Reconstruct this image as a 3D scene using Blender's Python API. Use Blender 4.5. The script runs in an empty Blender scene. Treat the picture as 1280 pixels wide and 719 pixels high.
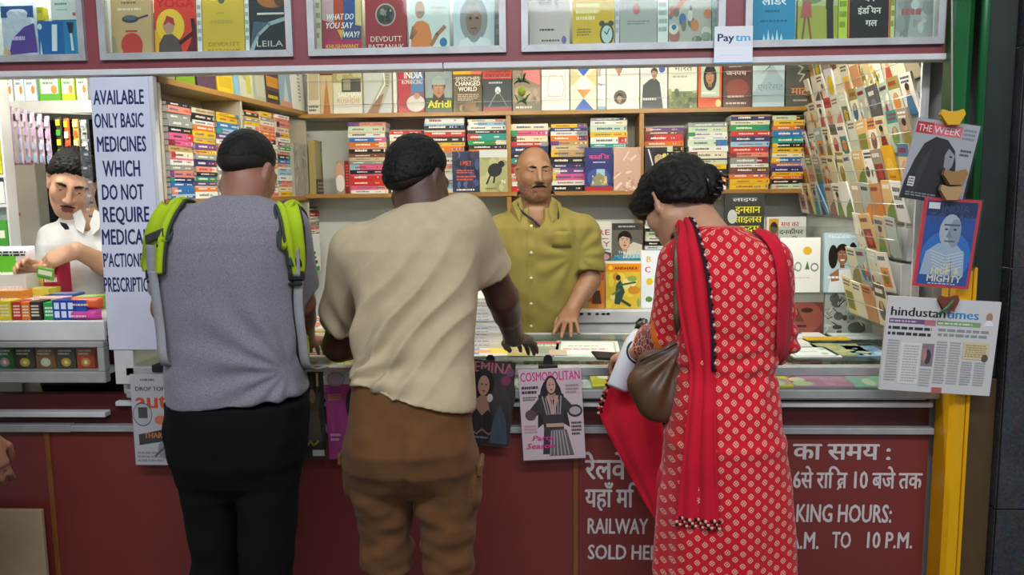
import bpy, math, random
import numpy as np
from mathutils import Matrix, Vector
rng = random.Random(11)
SC = bpy.context.scene
COL = SC.collection
# ------------------------------------------------------------------ camera model (used to turn a measured position into metres)
FPX, CAM_H = 1000.0, 1.6
YAW, PITCH, ROLL = math.radians(2.8), math.radians(7.0), math.radians(-0.65)
CAM_M = Matrix.Rotation(YAW, 4, 'Z') @ Matrix.Rotation(math.radians(90) - PITCH, 4, 'X') @ Matrix.Rotation(ROLL, 4, 'Z')
CAM_M.translation = (0, 0, CAM_H)
def P(px, py, Y):
 d = CAM_M.to_3x3() @ Vector(((px - 640) / FPX, -(py - 359.5) / FPX, -1))
 t = Y / d.y
 return Vector((d.x * t, Y, CAM_H + d.z * t))
def PX(px, py, X):
 d = CAM_M.to_3x3() @ Vector(((px - 640) / FPX, -(py - 359.5) / FPX, -1))
 t = X / d.x
 return Vector((X, d.y * t, CAM_H + d.z * t))
def PZ(px, py, Z):
 d = CAM_M.to_3x3() @ Vector(((px - 640) / FPX, -(py - 359.5) / FPX, -1))
 t = (Z - CAM_H) / d.z
 return Vector((d.x * t, d.y * t, Z))
# ------------------------------------------------------------------ colours and materials
def lin(h):
 """hex string (sRGB) -> linear rgb"""
 if isinstance(h, (tuple, list)):
  return tuple(h[:3])
 h = h.lstrip('#')
 if len(h) == 3:
  h = ''.join(c * 2 for c in h)
 out = []
 for i in (0, 2, 4):
  c = int(h[i:i + 2], 16) / 255
  out.append(c / 12.92 if c <= 0.04045 else ((c + 0.055) / 1.055) ** 2.4)
 return tuple(out)
def new_mat(name):
 m = bpy.data.materials.new(name)
 m.use_nodes = True
 nt = m.node_tree
 return m, nt, nt.nodes['Principled BSDF']
def mat(name, col, rough=0.5, metal=0.0, vary=0.0, vscale=6.0, bump=0.0, bscale=200.0, spec=None, sheen=0.0, vcol=None, coat=0.0, stretch=None):
 m, nt, b = new_mat(name)
 c = lin(col)
 b.inputs['Base Color'].default_value = (*c, 1)
 b.inputs['Roughness'].default_value = rough
 b.inputs['Metallic'].default_value = metal
 if spec is not None:
  b.inputs['Specular IOR Level'].default_value = spec
 if sheen:
  b.inputs['Sheen Weight'].default_value = sheen
 if coat:
  b.inputs['Coat Weight'].default_value = coat
 tc = nt.nodes.new('ShaderNodeTexCoord')
 src = tc.outputs['Object']
 if stretch:
  mp = nt.nodes.new('ShaderNodeMapping')
  mp.inputs['Scale'].default_value = stretch
  nt.links.new(src, mp.inputs['Vector'])
  src = mp.outputs['Vector']
 if vary:
  n = nt.nodes.new('ShaderNodeTexNoise')
  n.inputs['Scale'].default_value = vscale
  n.inputs['Detail'].default_value = 6
  n.inputs['Roughness'].default_value = 0.6
  nt.links.new(src, n.inputs['Vector'])
  r = nt.nodes.new('ShaderNodeMapRange')
  r.inputs['From Min'].default_value = 0.3
  r.inputs['From Max'].default_value = 0.7
  nt.links.new(n.outputs['Fac'], r.inputs['Value'])
  mx = nt.nodes.new('ShaderNodeMix')
  mx.data_type = 'RGBA'
  c2 = lin(vcol) if vcol else tuple(x * (1 - vary) for x in c)
  mx.inputs['A'].default_value = (*c, 1)
  mx.inputs['B'].default_value = (*c2, 1)
  nt.links.new(r.outputs['Result'], mx.inputs['Factor'])
  nt.links.new(mx.outputs['Result'], b.inputs['Base Color'])
 if bump:
  n2 = nt.nodes.new('ShaderNodeTexNoise')
  n2.inputs['Scale'].default_value = bscale
  n2.inputs['Detail'].default_value = 3
  nt.links.new(src, n2.inputs['Vector'])
  bp = nt.nodes.new('ShaderNodeBump')
  bp.inputs['Strength'].default_value = bump
  bp.inputs['Distance'].default_value = 0.002
  nt.links.new(n2.outputs['Fac'], bp.inputs['Height'])
  nt.links.new(bp.outputs['Normal'], b.inputs['Normal'])
 return m
def ink_mat(name, rough, coat=0.0, vary=0.0, vscale=30.0, bump=0.0, bscale=60):
 """printed surface: flat ink colours stored on the mesh"""
 m, nt, b = new_mat(name)
 a = nt.nodes.new('ShaderNodeAttribute')
 a.attribute_name = 'ink'
 b.inputs['Roughness'].default_value = rough
 b.inputs['Specular IOR Level'].default_value = 0.25
 b.inputs['Coat Weight'].default_value = coat
 b.inputs['Coat Roughness'].default_value = 0.12
 if vary:
  tc = nt.nodes.new('ShaderNodeTexCoord')
  n = nt.nodes.new('ShaderNodeTexNoise')
  n.inputs['Scale'].default_value = vscale
  n.inputs['Detail'].default_value = 5
  nt.links.new(tc.outputs['Object'], n.inputs['Vector'])
  r = nt.nodes.new('ShaderNodeMapRange')
  r.inputs['From Min'].default_value = 0.3
  r.inputs['From Max'].default_value = 0.7
  r.inputs['To Min'].default_value = 1 - vary
  r.inputs['To Max'].default_value = 1 + vary * 0.3
  nt.links.new(n.outputs['Fac'], r.inputs['Value'])
  mx = nt.nodes.new('ShaderNodeMix')
  mx.data_type = 'RGBA'
  mx.blend_type = 'MULTIPLY'
  mx.inputs['Factor'].default_value = 1
  nt.links.new(a.outputs['Color'], mx.inputs['A'])
  nt.links.new(r.outputs['Result'], mx.inputs['B'])
  nt.links.new(mx.outputs['Result'], b.inputs['Base Color'])
 else:
  nt.links.new(a.outputs['Color'], b.inputs['Base Color'])
 if bump:
  tc2 = nt.nodes.new('ShaderNodeTexCoord')
  n2 = nt.nodes.new('ShaderNodeTexNoise')
  n2.inputs['Scale'].default_value = bscale
  nt.links.new(tc2.outputs['Object'], n2.inputs['Vector'])
  bp = nt.nodes.new('ShaderNodeBump')
  bp.inputs['Strength'].default_value = bump
  bp.inputs['Distance'].default_value = 0.01
  nt.links.new(n2.outputs['Fac'], bp.inputs['Height'])
  nt.links.new(bp.outputs['Normal'], b.inputs['Normal'])
 return m
def clear_mat(name, tint='ffffff', rough=0.05, refl=0.06, bump=0.0, bscale=30, haze=0.0):
 """thin clear sheet: mostly transparent with a glossy reflection"""
 m, nt, b = new_mat(name)
 out = nt.nodes['Material Output']
 nt.nodes.remove(b)
 tr = nt.nodes.new('ShaderNodeBsdfTransparent')
 tr.inputs['Color'].default_value = (*lin(tint), 1)
 gl = nt.nodes.new('ShaderNodeBsdfGlossy')
 gl.inputs['Roughness'].default_value = rough
 fr = nt.nodes.new('ShaderNodeLayerWeight')
 pw = nt.nodes.new('ShaderNodeMath')
 pw.operation = 'POWER'
 pw.inputs[1].default_value = 5.0
 nt.links.new(fr.outputs['Facing'], pw.inputs[0])
 ad = nt.nodes.new('ShaderNodeMath')
 ad.operation = 'MULTIPLY_ADD'
 ad.use_clamp = True
 ad.inputs[1].default_value = 0.55
 ad.inputs[2].default_value = refl * 0.6
 nt.links.new(pw.outputs[0], ad.inputs[0])
 mx = nt.nodes.new('ShaderNodeMixShader')
 nt.links.new(ad.outputs[0], mx.inputs['Fac'])
 nt.links.new(tr.outputs[0], mx.inputs[1])
 nt.links.new(gl.outputs[0], mx.inputs[2])
 last = mx
 if haze:
  df = nt.nodes.new('ShaderNodeBsdfDiffuse')
  df.inputs['Color'].default_value = (0.85, 0.87, 0.87, 1)
  m2 = nt.nodes.new('ShaderNodeMixShader')
  m2.inputs['Fac'].default_value = haze
  nt.links.new(last.outputs[0], m2.inputs[1])
  nt.links.new(df.outputs[0], m2.inputs[2])
  last = m2
 if bump:
  tc = nt.nodes.new('ShaderNodeTexCoord')
  mp = nt.nodes.new('ShaderNodeMapping')
  mp.inputs['Rotation'].default_value = (0, 0.6, 0)
  mp.inputs['Scale'].default_value = (1, 1, 0.25)
  nt.links.new(tc.outputs['Object'], mp.inputs['Vector'])
  n2 = nt.nodes.new('ShaderNodeTexNoise')
  n2.inputs['Scale'].default_value = bscale
  n2.inputs['Detail'].default_value = 2
  nt.links.new(mp.outputs['Vector'], n2.inputs['Vector'])
  bp = nt.nodes.new('ShaderNodeBump')
  bp.inputs['Strength'].default_value = bump
  bp.inputs['Distance'].default_value = 0.02
  nt.links.new(n2.outputs['Fac'], bp.inputs['Height'])
  nt.links.new(bp.outputs['Normal'], gl.inputs['Normal'])
 nt.links.new(last.outputs[0], out.inputs['Surface'])
 return m
INK = ink_mat('printed_paper', 0.55)
GLOSS = ink_mat('glossy_cover', 0.40, coat=0.06)
FOIL = ink_mat('glossy_packet', 0.25, coat=0.5, bump=0.5, bscale=40)
PAINT = ink_mat('sign_paint', 0.6, vary=0.10, vscale=60)
PLASTIC_INK = ink_mat('coloured_plastic', 0.35)
CLOTH_INK = ink_mat('cloth_plain', 0.9)
# ------------------------------------------------------------------ glyphs
GLYPHS = {}
LATIN = ''.join(chr(i) for i in range(33, 127))
DEVA = sorted(set('रेलवेयहाँमिकार्यकासमयसेरात्रिबजेतकलीडरवनइंडियनगर्लवाणीबोलिएएवरेस्टमाटीभारतगुलामकराची'
    'हीरोनजीवनीसाहित्यकथादेशकहानीसफलतासोचघरदिलपथदशाजनपदपुस्तकमहाभारतअमृतऊआइउओौैूृॄःंँज़'))
def load_glyphs():
 made = []
 chars = [(c, 0) for c in LATIN] + [(c, 0) for c in DEVA]
 for c, b in dict.fromkeys(chars):
  for body in (c, c + '|'):
   cu = bpy.data.curves.new('glyph', 'FONT')
   cu.body = body
   cu.resolution_u = 2
   cu.offset = 0.0
   o = bpy.data.objects.new('glyph', cu)
   COL.objects.link(o)
   made.append((c, b, body, o))
 bpy.context.view_layer.update()
 dg = bpy.context.evaluated_depsgraph_get()
 raw = {}
 for c, b, body, o in made:
  me = o.evaluated_get(dg).to_mesh()
  vs = [(v.co.x, v.co.y) for v in me.vertices]
  fs = [tuple(p.vertices) for p in me.polygons]
  raw[(c, b, body)] = (vs, fs)
  o.evaluated_get(dg).to_mesh_clear()
 for c, b, body, o in made:
  cu = o.data
  bpy.data.objects.remove(o)
  bpy.data.curves.remove(cu)
 for c, b in dict.fromkeys(chars):
  vs, fs = raw[(c, b, c)]
  bar = raw[('|', b, '|')][0]
  both = raw[(c, b, c + '|')][0]
  adv = max(v[0] for v in both) - max(v[0] for v in bar)
  GLYPHS[(c, b)] = (vs, fs, adv)
 for b in (0, 1):
  GLYPHS[(' ', b)] = ([], [], 0.26)
load_glyphs()
def layout(text, bold):
 x, out = 0.0, []
 for c in text:
  g = GLYPHS.get((c, 0)) or GLYPHS[(' ', 0)]
  out.append((x, g))
  x += g[2]
 return x, out
# ------------------------------------------------------------------ mesh building
class MB:
 def __init__(self):
  self.v, self.f, self.c, self.s = [], [], [], []
  self.M = Matrix.Identity(4)
 def add(self, vs, fs, col='ffffff', smooth=False):
  b = len(self.v)
  M = self.M
  self.v.extend(tuple(M @ Vector(v)) for v in vs)
  c = lin(col)
  for f in fs:
   self.f.append(tuple(b + i for i in f))
   self.c.append(c)
   self.s.append(smooth)
  return self
 def box(self, lo, hi, col='ffffff', bev=0.0):
  x0, y0, z0 = lo
  x1, y1, z1 = hi
  if bev <= 0:
   vs = [(x0, y0, z0), (x1, y0, z0), (x1, y1, z0), (x0, y1, z0), (x0, y0, z1), (x1, y0, z1), (x1, y1, z1), (x0, y1, z1)]
   fs = [(0, 3, 2, 1), (4, 5, 6, 7), (0, 1, 5, 4), (1, 2, 6, 5), (2, 3, 7, 6), (3, 0, 4, 7)]
   return self.add(vs, fs, col)
  b = min(bev, (x1 - x0) / 2.01, (y1 - y0) / 2.01, (z1 - z0) / 2.01)
  vs, idx = [], {}
  for sx in (0, 1):
   for sy in (0, 1):
    for sz in (0, 1):
     c = ((x0, x1)[sx], (y0, y1)[sy], (z0, z1)[sz])
     d = (b if not sx else -b, b if not sy else -b, b if not sz else -b)
     for ax in range(3):
      p = [c[i] + (0 if i == ax else d[i]) for i in range(3)]
      idx[(sx, sy, sz, ax)] = len(vs)
      vs.append(tuple(p))
  fs = []
  for ax in range(3):
   o = [i for i in range(3) if i != ax]
   for s in (0, 1):
    q = []
    for a, bb in ((0, 0), (1, 0), (1, 1), (0, 1)):
     k = [0, 0, 0]
     k[ax], k[o[0]], k[o[1]] = s, a, bb
     q.append(idx[(*k, ax)])
    flip = (s == 0) != (ax == 1)
    fs.append(tuple(q[::-1]) if flip else tuple(q))
  for ax in range(3):           # edges along ax
   o = [i for i in range(3) if i != ax]
   for a in (0, 1):
    for bb in (0, 1):
     def K(s, m):
      k = [0, 0, 0]
      k[ax], k[o[0]], k[o[1]] = s, a, bb
      return idx[(*k, m)]
     q = (K(0, o[0]), K(0, o[1]), K(1, o[1]), K(1, o[0]))
     flip = (a != bb) != (ax == 1)
     fs.append(q if flip else q[::-1])
  for sx in (0, 1):
   for sy in (0, 1):
    for sz in (0, 1):
     q = tuple(idx[(sx, sy, sz, a)] for a in range(3))
     fs.append(q if (sx + sy + sz) % 2 else q[::-1])
  return self.add(vs, fs, col)
 def tube(self, pts, r, col='ffffff', n=8, cap=True, closed=False):
  pts = [Vector(p) for p in pts]
  rs = r if isinstance(r, (list, tuple)) else [r] * len(pts)
  vs, fs = [], []
  up = None
  N = len(pts)
  for i, p in enumerate(pts):
   if closed:
    t = (pts[(i + 1) % N] - pts[i - 1]).normalized()
   else:
    t = (pts[min(i + 1, N - 1)] - pts[max(i - 1, 0)]).normalized()
   if up is None:
    up = Vector((0, 0, 1)) if abs(t.z) < 0.9 else Vector((1, 0, 0))
   a = t.cross(up).normalized()
   b = a.cross(t).normalized()
   up = b
   for k in range(n):
    q = 2 * math.pi * k / n
    vs.append(tuple(p + (a * math.cos(q) + b * math.sin(q)) * rs[i]))
  for i in range(N if closed else N - 1):
   j = (i + 1) % N
   for k in range(n):
    l = (k + 1) % n
    fs.append((i * n + k, i * n + l, j * n + l, j * n + k))
  if cap and not closed:
   fs.append(tuple(range(n))[::-1])
   fs.append(tuple((N - 1) * n + k for k in range(n)))
  return self.add(vs, fs, col, True)
 def lathe(self, prof, col='ffffff', n=24, axis_origin=(0, 0, 0)):
  ox, oy, oz = axis_origin
  vs, fs = [], []
  for (r, z) in prof:
   for k in range(n):
    q = 2 * math.pi * k / n
    vs.append((ox + r * math.cos(q), oy + r * math.sin(q), oz + z))
  for i in range(len(prof) - 1):
   for k in range(n):
    l = (k + 1) % n
    fs.append((i * n + k, i * n + l, (i + 1) * n + l, (i + 1) * n + k))
  return self.add(vs, fs, col, True)
 def ball(self, c, r, col='ffffff', n=14, m=9):
  rx, ry, rz = r if isinstance(r, (tuple, list)) else (r, r, r)
  vs = [(c[0], c[1], c[2] - rz)]
  for i in range(1, m):
   a = math.pi * i / m
   for k in range(n):
    q = 2 * math.pi * k / n
    vs.append((c[0] + rx * math.sin(a) * math.cos(q), c[1] + ry * math.sin(a) * math.sin(q), c[2] - rz * math.cos(a)))
  vs.append((c[0], c[1], c[2] + rz))
  fs = [(0, 1 + (k + 1) % n, 1 + k) for k in range(n)]
  for i in range(m - 2):
   for k in range(n):
    l = (k + 1) % n
    fs.append((1 + i * n + k, 1 + i * n + l, 1 + (i + 1) * n + l, 1 + (i + 1) * n + k))
  e = 1 + (m - 2) * n
  fs += [(e + k, e + (k + 1) % n, len(vs) - 1) for k in range(n)]
  return self.add(vs, fs, col, True)
 def prism(self, pts, y0, y1, col='ffffff'):
  """outline in x,z pushed from y0 to y1 (pts anticlockwise seen from -y)"""
  n = len(pts)
  vs = [(x, y0, z) for x, z in pts] + [(x, y1, z) for x, z in pts]
  fs = [tuple(range(n)), tuple(range(2 * n - 1, n - 1, -1))]
  fs += [(i, i + n, (i + 1) % n + n, (i + 1) % n) for i in range(n)]
  return self.add(vs, fs, col)
 def grid(self, pts, col='ffffff', smooth=True, thick=0.0):
  """pts[i][j] rows of points; thick > 0 gives the sheet a second side and a rim"""
  R, C = len(pts), len(pts[0])
  flat = [Vector(p) for row in pts for p in row]
  fs = [(i * C + j, i * C + j + 1, (i + 1) * C + j + 1, (i + 1) * C + j) for i in range(R - 1) for j in range(C - 1)]
  if thick:
   nrm = []
   for i in range(R):
    for j in range(C):
     a = flat[min(i + 1, R - 1) * C + j] - flat[max(i - 1, 0) * C + j]
     b = flat[i * C + min(j + 1, C - 1)] - flat[i * C + max(j - 1, 0)]
     nn = b.cross(a)
     nrm.append(nn.normalized() if nn.length > 1e-12 else Vector((0, 0, 1)))
   off = len(flat)
   back = [p - q * thick for p, q in zip(flat, nrm)]
   fs2 = [tuple(off + k for k in f[::-1]) for f in fs]
   rim = [(0 * C + j, 0 * C + j + 1) for j in range(C - 1)] + [(i * C + C - 1, (i + 1) * C + C - 1) for i in range(R - 1)]
   rim += [((R - 1) * C + j + 1, (R - 1) * C + j) for j in range(C - 1)] + [((i + 1) * C, i * C) for i in range(R - 1)]
   fs = fs + fs2 + [(b, a, a + off, b + off) for a, b in rim]
   flat = flat + back
  return self.add([tuple(p) for p in flat], fs, col, smooth)
 def art(self, shapes, w, h, O=(0, 0, 0), U=(1, 0, 0), V=(0, 0, 1), step=0.00007, k0=1):
  """lay printed shapes on a w x h face whose lower left corner is O; U, V are unit directions"""
  O, U, V = Vector(O), Vector(U).normalized(), Vector(V).normalized()
  N = U.cross(V).normalized()
  k = k0
  def put(pts2, faces, col, k):
   off = N * (step * k)
   self.add([tuple(O + U * x + V * y + off) for x, y in pts2], faces, col)
  for s in shapes:
   t = s[0]
   if t == 'r':
    _, x0, y0, x1, y1, c = s
    put([(x0 * w, y0 * h), (x1 * w, y0 * h), (x1 * w, y1 * h), (x0 * w, y1 * h)], [(0, 1, 2, 3)], c, k)
   elif t == 'e':
    _, cx, cy, rx_, ry_, c = s[:6]
    rot = s[6] if len(s) > 6 else 0
    n = 20
    pts = []
    for i in range(n):
     q = 2 * math.pi * i / n
     x, y = rx_ * w * math.cos(q), ry_ * h * math.sin(q)
     pts.append((cx * w + x * math.cos(rot) - y * math.sin(rot), cy * h + x * math.sin(rot) + y * math.cos(rot)))
    put(pts, [tuple(range(n))], c, k)
   elif t == 'p':
    _, pts, c = s
    ar = sum(pts[i][0] * pts[(i + 1) % len(pts)][1] - pts[(i + 1) % len(pts)][0] * pts[i][1] for i in range(len(pts)))
    pp = pts if ar > 0 else pts[::-1]
    put([(x * w, y * h) for x, y in pp], [tuple(range(len(pp)))], c, k)
   elif t == 'l':
    _, pts, wd, c = s
    for (xa, ya), (xb, yb) in zip(pts, pts[1:]):
     a, b = Vector((xa * w, ya * h)), Vector((xb * w, yb * h))
     d = (b - a)
     if d.length < 1e-9:
      continue
     n = Vector((-d.y, d.x)).normalized() * wd * 0.5
     e = d.normalized() * wd * 0.3
     put([tuple(a - n - e), tuple(b - n + e), tuple(b + n + e), tuple(a + n - e)], [(0, 1, 2, 3)], c, k)
   elif t == 't':
    _, text, cx, cy, hh, c = s[:6]
    al = s[6] if len(s) > 6 else 'c'
    bold = s[7] if len(s) > 7 else 1
    fit = s[8] if len(s) > 8 else None
    slant = s[9] if len(s) > 9 else 0.0
    W, gl = layout(text, bold)
    sy = hh * h / 0.70            # cap height of the font is about 0.7
    sx = sy
    if fit and W > 0:
     sx = fit * w / W
    x0 = cx * w - (W * sx / 2 if al == 'c' else (W * sx if al == 'r' else 0))
    for i, (gx, (vs, fs, adv)) in enumerate(gl):
     if vs:
      for q, (dx, dy) in enumerate(((0, 0), (0.052, 0.0), (0.026, 0.026))[:3 if bold == 2 else (2 if bold else 1)]):
       put([(x0 + (gx + vx + dx + slant * vy) * sx, cy * h + (vy + dy) * sy) for vx, vy in vs], fs, c, k + 0.2 * (i % 2) + 0.1 * q)
   elif t == 'b':               # lines of print too small to read
    _, x0, y0, x1, y1, c, n = s[:7]
    rr = random.Random(int((x0 * 31 + y0 * 17 + n) * 1000))
    lh = (y1 - y0) / n
    for i in range(n):
     x = x0
     end = x1 - (x1 - x0) * rr.uniform(0, 0.3) * (1 if i == 0 else 0.3)
     yb = y0 + lh * (i + 0.2)
     while x < end:
      ww = min(rr.uniform(0.06, 0.2) * (x1 - x0), end - x)
      put([(x * w, yb * h), ((x + ww) * w, yb * h), ((x + ww) * w, (yb + lh * 0.55) * h), (x * w, (yb + lh * 0.55) * h)], [(0, 1, 2, 3)], c, k)
      x += ww + 0.03 * (x1 - x0)
   k += 1
  return self
 def mesh(self, name, mats):
  me = bpy.data.meshes.new(name)
  me.from_pydata(self.v, [], self.f)
  for m in (mats if isinstance(mats, (list, tuple)) else [mats]):
   me.materials.append(m)
  nl = len(me.loops)
  cols = np.ones((nl, 4), np.float32)
  cnt = [len(f) for f in self.f]
  cols[:, :3] = np.repeat(np.array(self.c, np.float32).reshape(-1, 3), cnt, axis=0)
  at = me.attributes.new('ink', 'FLOAT_COLOR', 'CORNER')
  at.data.foreach_set('color', cols.ravel())
  me.polygons.foreach_set('use_smooth', np.array(self.s, dtype=bool))
  me.update()
  return me
 def build(self, name, mats, parent=None, loc=None, rot=None):
  return link(name, self.mesh(name, mats), parent, loc, rot)
def link(name, me, parent=None, loc=None, rot=None):
 o = bpy.data.objects.new(name, me)
 COL.objects.link(o)
 if parent is not None:
  o.parent = parent
 if loc is not None:
  o.location = loc
 if rot is not None:
  o.rotation_euler = rot
 return o
def tag(o, label, cat, group=None, kind=None):
 o['label'] = label
 o['category'] = cat
 if group:
  o['group'] = group
 if kind:
  o['kind'] = kind
 return o
def empty(name, loc=(0, 0, 0), rot=(0, 0, 0)):
 o = bpy.data.objects.new(name, None)
 COL.objects.link(o)
 o.location = loc
 o.rotation_euler = rot
 o.empty_display_size = 0.05
 return o
def structure(o, label=None):
 o['kind'] = 'structure'
 if label:
  o['label'] = label
  o['category'] = 'structure'
 return o
ORD = ['topmost', 'second', 'third', 'fourth', 'fifth', 'sixth', 'seventh', 'eighth', 'ninth', 'tenth', 'eleventh', 'twelfth', 'thirteenth', 'fourteenth',
 'fifteenth', 'sixteenth', 'seventeenth', 'eighteenth', 'nineteenth', 'twentieth', 'twenty-first', 'twenty-second', 'twenty-third', 'twenty-fourth', 'twenty-fifth', 'twenty-sixth', 'twenty-seventh', 'twenty-eighth']
# ------------------------------------------------------------------ materials of the place
YF = 2.45                                   # the plane of the stall's front
M_maroon = mat('maroon_paint', '8a4246', 0.42, vary=0.25, vscale=3.0, bump=0.12, bscale=60)
M_maroon_low = mat('maroon_laminate', '7c3430', 0.40, vary=0.16, vscale=2.2, bump=0.08, bscale=90)
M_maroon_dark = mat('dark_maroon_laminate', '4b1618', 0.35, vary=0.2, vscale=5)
M_alu = mat('worn_aluminium', 'b9bcbb', 0.42, metal=0.35, vary=0.25, vscale=14, bump=0.1, bscale=120)
M_white_trim = mat('white_painted_trim', 'd4d5d4', 0.5, vary=0.18, vscale=9)
M_wood = mat('varnished_edge', 'a67838', 0.4, vary=0.25, vscale=4, stretch=(1, 1, 14), bump=0.06)
M_ply = mat('plywood_face', 'bcb3a0', 0.5, vary=0.2, vscale=5, stretch=(1, 6, 1))
M_batten = mat('brown_batten', '8f5527', 0.5, vary=0.3, vscale=12)
M_wall = mat('stall_wall_paint', 'd2d4cd', 0.6, vary=0.06, vscale=4)
M_ceil = mat('stall_ceiling_paint', 'e4e4de', 0.7)
M_floor = mat('station_floor_stone', '6b655f', 0.35, vary=0.3, vscale=18)
M_sign = mat('sign_board_paint', 'd3d6e6', 0.45, vary=0.10, vscale=7)
M_green = mat('green_enamel', '12602f', 0.30, vary=0.45, vscale=7, stretch=(1, 1, 0.35), bump=0.25, bscale=30)
M_yellow = mat('yellow_enamel', 'e6ac08', 0.38, vary=0.25, vscale=6, stretch=(1, 1, 0.35), bump=0.2, bscale=25)
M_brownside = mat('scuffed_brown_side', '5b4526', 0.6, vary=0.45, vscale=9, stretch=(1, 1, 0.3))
M_beige = mat('beige_board', 'b0997a', 0.6, vary=0.12, vscale=10)
M_glass = clear_mat('case_glass', 'f4faf7', 0.04, 0.05)
M_acrylic = clear_mat('pocket_acrylic', 'f2f6f2', 0.12, 0.10)
M_film = clear_mat('plastic_sleeve_film', 'f8f8f8', 0.16, 0.07, bump=0.9, bscale=26, haze=0.015)
M_clearfilm = clear_mat('cellophane', 'fafafa', 0.12, 0.08, bump=1.0, bscale=20, haze=0.06)
M_string = mat('dirty_cord', '9a948a', 0.8)
M_wire = mat('steel_wire', 'b8bab8', 0.35, metal=0.7)
M_black = mat('black_plastic', '141416', 0.4)
def granite():
 m, nt, b = new_mat('black_granite')
 tc = nt.nodes.new('ShaderNodeTexCoord')
 v = nt.nodes.new('ShaderNodeTexVoronoi')
 v.inputs['Scale'].default_value = 170
 n = nt.nodes.new('ShaderNodeTexNoise')
 n.inputs['Scale'].default_value = 3.2
 n.inputs['Detail'].default_value = 8
 n.inputs['Roughness'].default_value = 0.7
 nt.links.new(tc.outputs['Object'], v.inputs['Vector'])
 nt.links.new(tc.outputs['Object'], n.inputs['Vector'])
 r = nt.nodes.new('ShaderNodeValToRGB')
 r.color_ramp.elements[0].position = 0.35
 r.color_ramp.elements[0].color = (0.008, 0.009, 0.011, 1)
 r.color_ramp.elements[1].position = 0.8
 r.color_ramp.elements[1].color = (0.05, 0.055, 0.065, 1)  # broad paler blotches put reflections on the polish into the stone colour
 nt.links.new(n.outputs['Fac'], r.inputs['Fac'])
 mx = nt.nodes.new('ShaderNodeMix')
 mx.data_type = 'RGBA'
 mx.blend_type = 'ADD'
 mx.inputs['Factor'].default_value = 0.03
 nt.links.new(r.outputs['Color'], mx.inputs['A'])
 nt.links.new(v.outputs['Color'], mx.inputs['B'])
 nt.links.new(mx.outputs['Result'], b.inputs['Base Color'])
 b.inputs['Roughness'].default_value = 0.22
 return m
M_granite = granite()
def xz(px, py, Y=YF):
 p = P(px, py, Y)
 return p.x, p.z
# ------------------------------------------------------------------ floor, walls, ceiling
structure(MB().box((-3.4, -2.0, -0.1), (3.4, 2.5, 0.0)).build('floor', M_floor))
structure(MB().box((-2.6, 2.5, -0.1), (1.34, 3.9, 0.10)).build('floor_stall', M_floor))
structure(MB().box((-1.40, 3.80, 0.10), (1.34, 3.9, 2.55)).build('wall_back', M_wall))
structure(MB().box((1.20, 2.56, 0.10), (1.34, 3.80, 2.55)).build('wall_right', M_wall))
structure(MB().box((-2.6, 3.60, 0.10), (-1.40, 3.9, 2.55)).build('wall_back_pharmacy', M_wall))
structure(MB().box((-2.6, 2.5, 0.10), (-2.5, 3.60, 2.55)).build('wall_left', M_wall))
structure(MB().box((-2.6, 2.5, 2.55), (1.34, 3.9, 2.62)).build('ceiling', M_ceil))
structure(MB().box((-1.40, 2.50, 0.10), (-1.37, 3.60, 2.55)).build('wall_partition', M_wall))
ZB = 1.966
case_px = [(-75, 110, 74), (128, 368, 71.5), (387, 633, 66), (652, 905, 62.5), (930, 1178, 50)]
cases = []
for a, b, yb in case_px:
 xa, zb = xz(a, yb)
 xb, _ = xz(b, yb - 1)
 cases.append((xa, xb))
ZC0, ZC1 = 2.004, 2.36
fb = MB()
xl, xr = -2.6, 1.158
fb.box((xl, YF, ZB + 0.012), (xr, YF + 0.02, ZC0))
fb.box((xl, YF, ZC1), (xr, YF + 0.02, 2.62))
edges = [xl] + [v for c in cases for v in c] + [xr]
for i in range(0, len(edges), 2):
 if edges[i + 1] - edges[i] > 0.002:
  fb.box((edges[i], YF, ZC0), (edges[i + 1], YF + 0.02, ZC1))
structure(fb.build('wall_front', M_maroon))
tb = MB()
tb.box((xl, YF - 0.008, ZB - 0.006), (-0.32, YF + 0.05, ZB + 0.012), bev=0.002)
tb.box((-0.318, YF - 0.008, ZB - 0.006), (xr + 0.01, YF + 0.05, ZB + 0.012), bev=0.002)
structure(tb.build('trim_1', M_white_trim))
case_labels = ['glazed display case holding packaged medicines above the pharmacy hatch', 'glazed display case above the white lettered board, holding a yoga book',
   'glazed display case with an orange-robed figure on one cover inside', 'glazed display case beside the hanging payment sign, holding a yellow clock cover',
   'glazed display case next to the green pillar, holding a bright blue book']
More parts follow.
